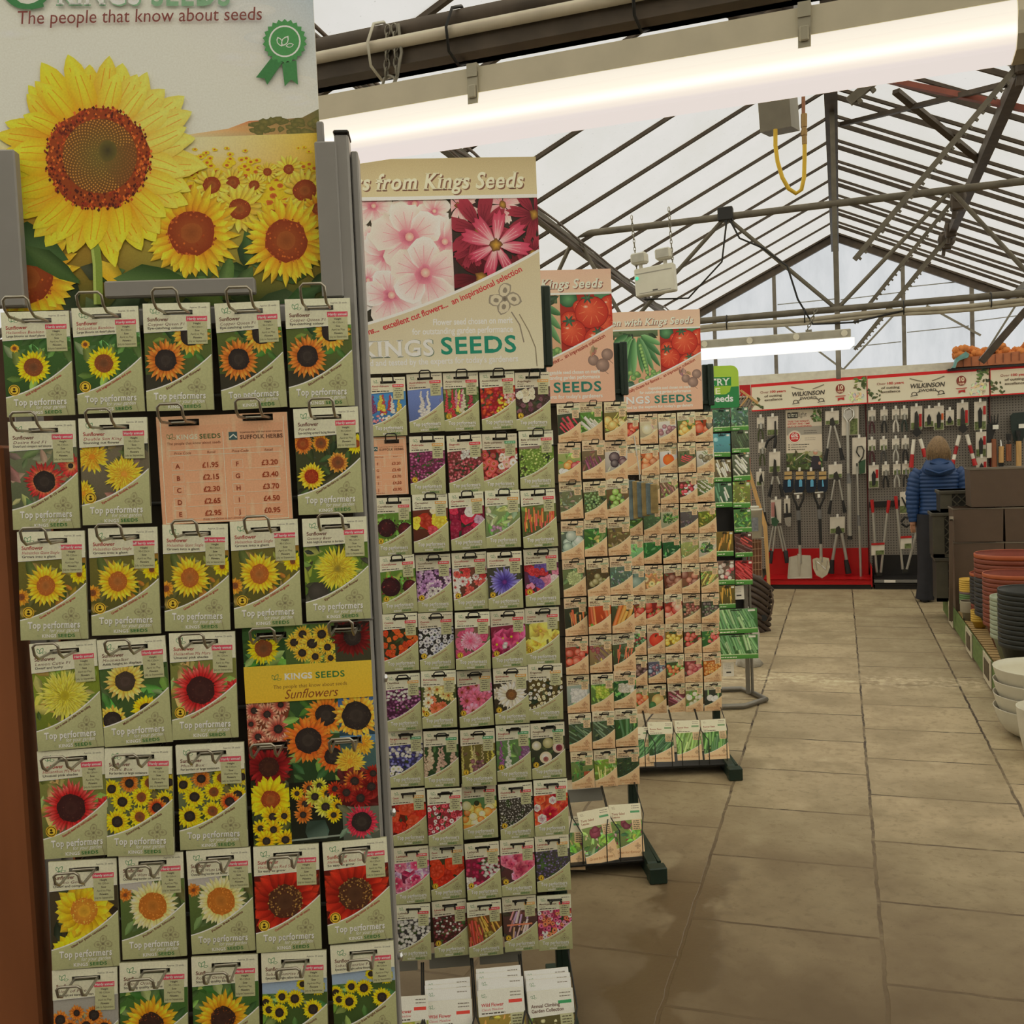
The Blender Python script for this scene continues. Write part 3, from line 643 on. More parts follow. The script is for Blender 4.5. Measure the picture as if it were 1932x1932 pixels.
NAMES = {'bam': ('Helianthus Bambino', 'Large blooms on dwarf plants', 'Will brighten borders and pots', 1, 'yellow dwarf sunflower on green leaves'), 'cop': ('Copper Queen F1', 'Eye-catching colour', 'Stunning cut flower', 0, 'coppery orange sunflower'),
 'des': ('Desire Red F1', 'Dwarf and compact red blooms', 'Flowers for 8-10 weeks', 0, 'crimson sunflower with yellow ring'), 'dsk': ('Double Sun King', 'Stunning cut flower', 'Eye-catching double blooms', 1, 'golden double pompom sunflowers'),
 'fir': ('Firefox', 'Eye-catching upward facing blooms', 'Dwarf for borders or containers', 0, 'small fiery yellow and brown sunflowers'), 'gia': ('Helianthus Giant Single', 'Grows into a giant', 'Great fun for children to grow', 1, 'single large yellow sunflower'),
 'gum': ('Gummy Bear', 'Adds height & interest to borders', 'Eye-catching cut flower', 0, 'round fluffy yellow sunflower'), 'lem': ('Lemon Cutie F1', 'Dwarf and bushy', 'Rich in nectar, yet pollen free for cutting', 0, 'shaggy lemon green sunflower'),
 'moo': ('Moonwalker', 'Adds height to displays', 'Multi-stemmed for more blooms', 0, 'three pale yellow sunflowers'), 'mrs': ('Helianthus Ms Mars', 'Unusual pink shades', 'Naturally dwarf with multi-headed stems', 1, 'pinkish red sunflower'),
 'mus': ('Music Box', 'For borders or large containers', 'Stunning colour shades', 0, 'many small mixed yellow sunflowers'), 'pac': ('Pacino Gold', 'Dwarf and compact', 'Ideal for patio containers', 0, 'broad petalled golden sunflower'),
 'pro': ('Pro Cut White Lite F1', 'Outstanding border cut flower', 'Pollen free blooms', 0, 'creamy white sunflower'), 'rsn': ('Helianthus Red Sun', 'So easy to grow', 'Outstanding colour on tall stems', 1, 'dark red sunflower close-up'),
 'rof': ('Ring of Fire', 'Adds height and interest to borders', 'Stunning bicolour blooms', 0, 'bunch of rusty sunflowers against grey'), 'ron': ('Ronnie Orange F1', 'Stunning quality blooms', 'Great cut flower', 0, 'orange sunflower with dark centre'),
 'soh': ('Soham Sunrise F1', 'Eyecatching bright yellow blooms', 'Pollen free bright blooms', 0, 'field of yellow sunflowers under blue sky')}
NEAR = [  # row, art, photo corners: top left, top right, bottom left
 (0, 'bam', (2, 590), (129, 586), (4, 788)), (0, 'bam', (135, 582), (260, 577), (142, 782)), (0, 'cop', (269, 573), (396, 571), (280, 776)), (0, 'cop', (404, 573), (527, 567), (423, 774)), (0, 'cop', (537, 565), (660, 562), (546, 769)),
 (1, 'des', (15, 796), (142, 793), (23, 1000)), (1, 'dsk', (149, 790), (277, 787), (154, 991)), (1, 'fir', (553, 772), (675, 767), (561, 972)),
 (2, 'gia', (32, 1004), (160, 1001), (38, 1208)), (2, 'gia', (167, 997), (296, 994), (172, 1199)), (2, 'gia', (306, 990), (430, 988), (307, 1191)), (2, 'gia', (434, 984), (561, 979), (442, 1185)), (2, 'gum', (570, 979), (691, 974), (572, 1172)),
 (3, 'lem', (56, 1215), (181, 1206), (69, 1417)), (3, 'moo', (183, 1208), (311, 1199), (193, 1409)), (3, 'mrs', (319, 1195), (443, 1191), (319, 1396)),
 (4, 'mrs', (70, 1418), (196, 1410), (76, 1622)), (4, 'mus', (198, 1412), (325, 1408), (206, 1614)), (4, 'mus', (332, 1406), (460, 1400), (333, 1604)),
 (5, 'pac', (92, 1626), (219, 1620), (97, 1828)), (5, 'pro', (224, 1614), (345, 1608), (230, 1810)), (5, 'pro', (351, 1606), (472, 1598), (355, 1802)), (5, 'rsn', (478, 1598), (601, 1592), (490, 1796)), (5, 'rsn', (608, 1590), (729, 1580), (612, 1780)),
 (6, 'rof', (99, 1830), (221, 1824), (104, 2034)), (6, 'ron', (226, 1816), (353, 1812), (232, 2020)), (6, 'ron', (361, 1806), (486, 1800), (365, 2010)), (6, 'soh', (493, 1798), (616, 1792), (498, 2002)), (6, 'soh', (623, 1784), (742, 1775), (628, 1978))]
PRO = {}; hookm = None; used = {}
def near_packet(key):
    if key not in PRO:
        nm = NAMES[key]; redt = key in ('bam', 'gia', 'mrs', 'rsn', 'dsk')
        mb = packet_mesh(.0895, .1445, OPS[key], 'Sunflower', nm[0], nm[1], curve=nm[2], bee=nm[3], tc=(150, 56, 54) if redt else (96, 52, 44), tagt='Half hardy annual' if key == 'gia' else 'Hardy annual', seed=hash_(key))
        o = build_print(mb, 'seed_packet', PAPER); PRO[key] = o; return o
    o = PRO[key]; c = o.copy(); COL.objects.link(c); return c
def hash_(s): return sum(ord(c)*(i+3) for i, c in enumerate(s))
rr = random.Random(8)
def add_hook(parent, proto, loc):
    if proto[0] is None: return None
ROWN = ['top', 'second', 'third', 'fourth', 'fifth', 'sixth', 'bottom']
H1 = hook_mb(.07, -.062, .031, .0019, .017)
H1o = H1.build('hook', WIRE, S1); H1first = True
col_of = {}
for row, key, tl, tr, bl in NEAR:
    k = col_of.get(row, 0); col_of[row] = k+1
    if row == 1 and key == 'fir': cn = 4
    else: cn = k
    u0, z0 = F1.uz(*tl); u1, z1 = F1.uz(*tr); u2, z2 = F1.uz(*bl)
    o = near_packet(key); d = NAMES[key][4]
    wid = math.hypot(u1-u0, z1-z0); hei = z0-z2
    ang = math.atan2(z1-z0, u1-u0)
    uc, zc = (u0+u1)/2, (z0+z1)/2
    o.location = F1.world(uc, 0, zc); o.rotation_euler = Euler((R(rr.uniform(-1.2, .6)), -ang, F1.rz+R(rr.uniform(-2, 2))), 'XYZ')
    o.scale = (wid/.0895, 1, hei/.1445)
    tag(o, f'{d} seed packet, {ORD[cn]} in {ROWN[row]} row of nearest rack', 'seed packet', 'sunflower seed packets on the nearest rack')
    h = H1o if H1first else H1o.copy()
    if not H1first: COL.objects.link(h)
    H1first = False
    h.location = s1(uc+.0015, 0, zc-.0125)
# a second packet showing behind some of the front ones
# ---- price board
def px_board(name, corners, art_fn, off, label, cat, hooks=(), t=.004, seed=3, gain=PG):
    (ax, ay), (bx, by), (cx_, cy_) = corners
    u0, z0 = F1.uz(ax, ay, off); u1, z1 = F1.uz(bx, by, off); u2, z2 = F1.uz(cx_, cy_, off)
    w = math.hypot(u1-u0, z1-z0); h = z0-z2; ang = math.atan2(z1-z0, u1-u0)
    HO = []
    for hx, hy in hooks:
        hu, hz = F1.uz(hx, hy); du, dz = hu-(u0+u1)/2, (z0+z1)/2-hz; x = du*math.cos(ang)-dz*math.sin(ang)*-1*-1+w/2; y = dz*math.cos(ang)+du*math.sin(ang)
        HO.append((x-.0205, y-.0045, x+.0205, y+.0045))
    mb = MB(); mb.plate(w, h, t, HO)
    a = Art(lambda x, y: (x-w/2, -y), 6e-6, seed, gain, box=(0, 0, w, h)); a.holes = HO; art_fn(a, w, h); mb.mi = 1; a.attach(mb)
    o = build_print(mb, name, PAPERW, label=label, cat=cat)
    o.location = F1.world((u0+u1)/2, off, (z0+z1)/2); o.rotation_euler = Euler((0, -ang, F1.rz), 'XYZ')
    return o
def price_art(a, w, h):
    bg = (214, 158, 128)
    a.rect(0, 0, w, h, bg, (206, 146, 116))
    for k in range(26):
        y = a.rd.uniform(0, h); x = a.rd.uniform(0, w); a.disc(x, y, w*.02, h*.12, (222, 168, 138), bg, 10, irr=.2)
    lt = (236, 206, 182); a.line([(w*.03, h*.04), (w*.03, h*.99), (w*.97, h*.99), (w*.97, h*.04), (w*.03, h*.04)], w*.006, lt)
    a.logo(.1*w, .19*h, .045*w, (84, 104, 64), bg)
    a.text('KINGS', .145*w, .215*h, .06*h, (228, 208, 180), 'B', wide=.165*w); a.text('SEEDS', .32*w, .215*h, .06*h, (72, 92, 56), 'B', wide=.165*w)
    a.text('The people that know about seeds', .07*w, .265*h, .036*h, (120, 66, 50), 'r', .1, wide=.41*w)
    a.line([(.5*w, .16*h), (.5*w, .98*h)], w*.004, lt)
    a.rect(.545*w, .165*h, .61*w, .24*h, (60, 86, 90)); a.line([(.55*w, .22*h), (.58*w, .19*h), (.605*w, .22*h)], h*.012, (200, 200, 190))
    a.text('In partnership with our sister company', .63*w, .18*h, .026*h, (100, 60, 48), 'r', wide=.325*w); a.text('SUFFOLK HERBS', .63*w, .235*h, .052*h, (92, 62, 50), 'B', wide=.33*w)
    a.line([(.08*w, .315*h), (.94*w, .315*h)], h*.005, lt); a.line([(.08*w, .365*h), (.94*w, .365*h)], h*.004, lt)
    for x, t in ((.12, 'Price Code'), (.37, 'Retail'), (.56, 'Price Code'), (.81, 'Retail')): a.text(t, x*w, .355*h, .034*h, (124, 70, 52), 'r', .2)
    for j, (c, p, c2, p2) in enumerate((('A', '£1.95', 'F', '£3.20'), ('B', '£2.15', 'G', '£3.40'), ('C', '£2.30', 'H', '£3.70'), ('D', '£2.65', 'I', '£4.50'), ('E', '£2.95', 'J', '£0.95'))):
        y = (.485+j*.112)*h
        for x, cc, pp in ((.1, c, p), (.555, c2, p2)):
            a.line([(x*w, y-.06*h), (x*w, y+.015*h), ((x+.085)*w, y+.015*h), ((x+.085)*w, y-.06*h), (x*w, y-.06*h)], w*.003, lt)
            a.text(cc, (x+.042)*w, y, .06*h, (128, 56, 36), 'b', align='c'); a.text(pp, (x+.355)*w, y, .068*h, (136, 58, 34), 'b', align='r'); a.line([((x+.1)*w, y+.022*h), ((x+.37)*w, y+.022*h)], h*.003, lt)
    a.text('Prices and Carton orders already per pack', .5*w, .975*h, .026*h, (124, 66, 50), 'r', .15, align='c')
px_board('price_board', ((294, 787), (541, 777), (307, 990)), price_art, .004, 'wood effect price list board with letters A to J on nearest rack', 'price board', ((345, 797), (485, 787)))
def card_art(a, w, h):
    a.step = 1.6e-6
    rd = a.rd
    def tile(x0, y0, x1, y1, base, cols, n=14): 
        a.leafbg(x0*w, y0*h, x1*w, y1*h, base, cols, n, .16*w)
    a.rect(0, 0, w, h, (40, 46, 30))
    def fl(x, y, r, n, rc, c, d, *e): a.flower(x*w, y*h, r*w, n, rc*w, c, d, *e)
    tile(0, 0, .36, .18, (52, 84, 44), G1); fl(.16, .1, .135, 24, .07, Y1, BRN, 2)
    tile(.33, 0, .72, .18, (84, 110, 56), G1)
    for x, y, r in ((.4, .08, .08), (.47, .045, .08), (.54, .09, .1), (.62, .05, .09), (.46, .13, .08), (.56, .15, .07), (.66, .11, .07), (.68, .16, .06), (.74, .1, .05)): fl(x, y, r, 18, r*.4, [(214, 160, 40), (230, 190, 60), (236, 206, 90)], BLK, 1)
    a.rect(.72*w, 0, w, .2*h, (44, 30, 28), (70, 76, 52)); fl(.86, .07, .17, 24, .07, [(70, 14, 16), (96, 20, 22), (120, 30, 28)], BLK, 2)
    # lower pictures
    tile(0, .34, .34, .56, (120, 60, 40), [(150, 90, 60)])
    for x, y, r in ((.06, .38, .09), (.16, .4, .1), (.27, .36, .08), (.08, .5, .09), (.24, .47, .12), (.15, .54, .09), (.31, .53, .08), (.03, .44, .07)): fl(x, y, r, 18, r*.3, [(140, 40, 40), (206, 130, 110), (232, 206, 180)], BLK, 1)
    tile(.34, .34, .72, .74, (50, 76, 44), G1, 26)
    fl(.62, .42, .17, 22, .085, [(190, 84, 20), (218, 120, 34), (230, 150, 60)], BLK, 2); fl(.47, .53, .2, 22, .105, [(190, 80, 30), (214, 104, 34), (226, 130, 50)], BLK, 2); fl(.66, .61, .14, 20, .07, [(196, 70, 24), (220, 100, 34), (230, 130, 60)], BLK, 2)
    a.rect(.72*w, .34*h, w, .52*h, (60, 96, 150), (40, 60, 70)); fl(.86, .43, .19, 22, .115, [(196, 120, 30), (222, 160, 50), (230, 180, 80)], BLK, 2)
    a.rect(.72*w, .52*h, w, .68*h, (84, 120, 160), (50, 70, 46)); a.double(.9*w, .56*h, .1*w, [(200, 130, 30), (224, 160, 40), (236, 180, 70)], (206, 130, 40), 4, 20); a.double(.79*w, .64*h, .13*w, [(206, 140, 30), (228, 170, 50), (236, 190, 80)], (206, 140, 50), 5, 24)
    tile(0, .56, .3, .7, (60, 24, 24), [(80, 30, 28)]); fl(.15, .64, .2, 22, .08, [(96, 16, 20), (128, 24, 28), (150, 40, 40)], [(70, 40, 30), (56, 30, 26), (90, 60, 40)], 2)
    tile(0, .74, .3, .86, (44, 40, 28), DK); fl(.15, .79, .2, 18, .075, Y1, DSC, 2, 1.2)
    tile(0, .86, .3, 1, (52, 70, 36), DK)
    for x, y, r in ((.16, .87, .1), (.06, .92, .08), (.16, .93, .09), (.25, .87, .08), (.1, .98, .1), (.25, .98, .1)): fl(x, y, r, 14, r*.32, Y1, BLK, 1)
    a.rect(.3*w, .72*h, .71*w, h, (26, 26, 20), (30, 34, 26))
    for x, y, r, c in ((.36, .77, .06, Y1), (.46, .75, .07, CO), (.54, .74, .07, [(150, 160, 40), (200, 200, 70), (220, 216, 110)]), (.42, .82, .08, CO), (.5, .79, .09, [(150, 160, 40), (206, 204, 80), (222, 216, 120)]), (.6, .78, .08, Y1), (.66, .76, .07, [(140, 30, 20), (180, 50, 30), (206, 90, 40)]), (.58, .84, .1, [(160, 170, 40), (210, 208, 80), (226, 220, 130)]), (.4, .87, .08, CO), (.68, .84, .07, Y1), (.64, .88, .07, Y1)): fl(x, y, r, 16, r*.34, c, BLK, 1)
    a.poly([(.43*w, .9*h), (.57*w, .9*h), (.6*w, .95*h), (.58*w, .985*h), (.43*w, .985*h), (.41*w, .95*h)], [(52, 66, 58), (40, 56, 48), (60, 84, 76), (90, 110, 100), (70, 90, 84), (46, 60, 52)]); a.line([(.3*w, .985*h), (.72*w, .975*h)], h*.008, (130, 140, 130))
    tile(.71, .68, 1, .85, (90, 24, 24), [(120, 30, 30), (70, 20, 20)])
    for x, y, r, c in ((.82, .73, .1, [(120, 20, 20), (190, 90, 40), (226, 180, 70)]), (.95, .76, .1, [(90, 16, 18), (120, 22, 24), (140, 40, 36)]), (.75, .78, .09, [(110, 18, 20), (150, 40, 30), (190, 80, 50)]), (.86, .81, .1, [(100, 16, 22), (140, 26, 30), (150, 40, 40)]), (.97, .7, .08, [(120, 20, 20), (150, 40, 30), (170, 60, 40)])): fl(x, y, r, 18, r*.35, c, BLK, 1)
    tile(.71, .85, 1, 1, (96, 104, 92), [(110, 118, 100), (84, 92, 80)]); fl(.86, .92, .14, 28, .08, [(150, 40, 60), (186, 40, 66), (206, 70, 90)], BLK, 2)
    a.rect(0, .178*h, w, .345*h, (224, 172, 58), (218, 164, 50)); a.lay(2)
    a.logo(.245*w, .235*h, .05*w, (62, 104, 62), (222, 170, 58)); a.text('KINGS', .31*w, .246*h, .04*h, (206, 200, 180), 'B', wide=.225*w); a.text('KINGS', .314*w, .244*h, .037*h, (244, 240, 226), 'B', wide=.215*w); a.text('SEEDS', .555*w, .246*h, .04*h, (52, 104, 58), 'B', wide=.235*w)
    a.text('The people that know about seeds', .22*w, .285*h, .024*h, (110, 70, 40), 'r', .1, wide=.58*w); a.text('Sunflowers', .3*w, .333*h, .06*h, (120, 62, 36), 'r', .35, wide=.42*w)
px_board('sunflower_card', ((456, 1184), (697, 1171), (478, 1596)), card_art, .004, 'tall card of sunflower photographs with yellow title band on nearest rack', 'header card', ((511, 1200), (652, 1186), (512, 1408), (653, 1398)))
for (px, py) in ((345, 797), (485, 787), (511, 1200), (652, 1186), (512, 1408), (653, 1398)):
    u, z = F1.uz(px, py); h = H1o.copy(); COL.objects.link(h); h.location = s1(u, 0, z)
# ------------------------------------------------------------------ the green racks behind
COLPAD = 0
def rack(F, ul, ur, name, label, top=1.755, stub=.18, bott=.3, sign=True):
    cx = (ul+ur)/2; hw = (ur-ul)/2
    S = empty(name, F.world(cx, .1, 0), F.rz, label, 'display rack')
    for sgn in (-1, 1):
        mb = MB(); x = sgn*(hw-.02); mb.bbox(x-.018, -.06, .06, x+.018, -.032, 1.935, .003); mb.box(x-.002, -.0615, .09, x+.002, -.06, 1.93); mb.build('post', DKGREEN, S)
        mb = MB(); x = sgn*(hw-.02)
        mb.prism([(-.4, 0), (-.4, .045), (-.36, .06), (.0, .075), (.12, .075), (.2, .06), (.2, 0)], x-.022, x+.012)
        mb.v = [(p[1], p[0], p[2]) for p in mb.v]
        mb.box(x+.018, -.35, .012, x+.03, .15, .055); mb.bbox(x-.028, -.42, 0, x+.036, -.37, .058, .004); mb.build('foot', DKGREEN, S)
    mb = MB(); mb.box(-hw, -.02, bott-.04, hw, -.012, top); mb.build('back_panel', DARKP, S)
    for k in range(10):
        mb = MB(); mb.tube([(-hw, -.03, 1.705-k*.1467), (hw, -.03, 1.705-k*.1467)], .0025, 5); mb.build('cross_wire', BLACKW, S)
    mb = MB(); mb.bbox(-hw, -.07, top-.014, hw, -.04, top+.004, .003); mb.build('top_rail', DKGREEN, S)
    if sign:
        mb = MB(); mb.bbox(hw-.016, -.085, 1.735, hw+.012, -.0605, 1.935, .003); mb.box(hw-.004, -.087, 1.74, hw-.001, -.085, 1.93); mb.build('sign_holder', DKGREEN, S)
        mb = MB(); mb.bbox(-hw-.02, -.085, 1.735, -hw+.09, -.06, 1.768, .003); mb.build('sign_holder', DKGREEN, S)
    return S, cx
HK = hook_mb(.075, -.038, .026, .0017, .012, 5)
def basket(S, xs, z0=.075, z1=.2):              # wire trough at the foot of a rack, one cell for each stack
    x0, x1, n = xs[0], xs[-1], len(xs)-1
    for i in range(n+1):
        x = xs[i]
        for sg in (-1, 1):
            if i == n and sg > 0: continue
            mb = MB(); mb.tube([(x+sg*.0023, -.1, z1+.06), (x+sg*.0023, -.24, z1-.01), (x+sg*.024, -.31, z1-.04), (x+sg*.024, -.31, z0)], .0022, 5); mb.build('basket_wire', BLACKW, S)
    for y, z in ((-.31, z0), (-.1, z0)):
        mb = MB(); mb.tube([(x0-.02, y, z), (x1+.02, y, z)], .0025, 5); mb.build('basket_rail', BLACKW, S)
    mb = MB(); mb.box(x0-.02, -.31, z0-.006, x1+.02, -.1, z0-.0025); mb.build('basket_floor', BLACKW, S)
W_, H_ = (226, 224, 218), (206, 204, 196)
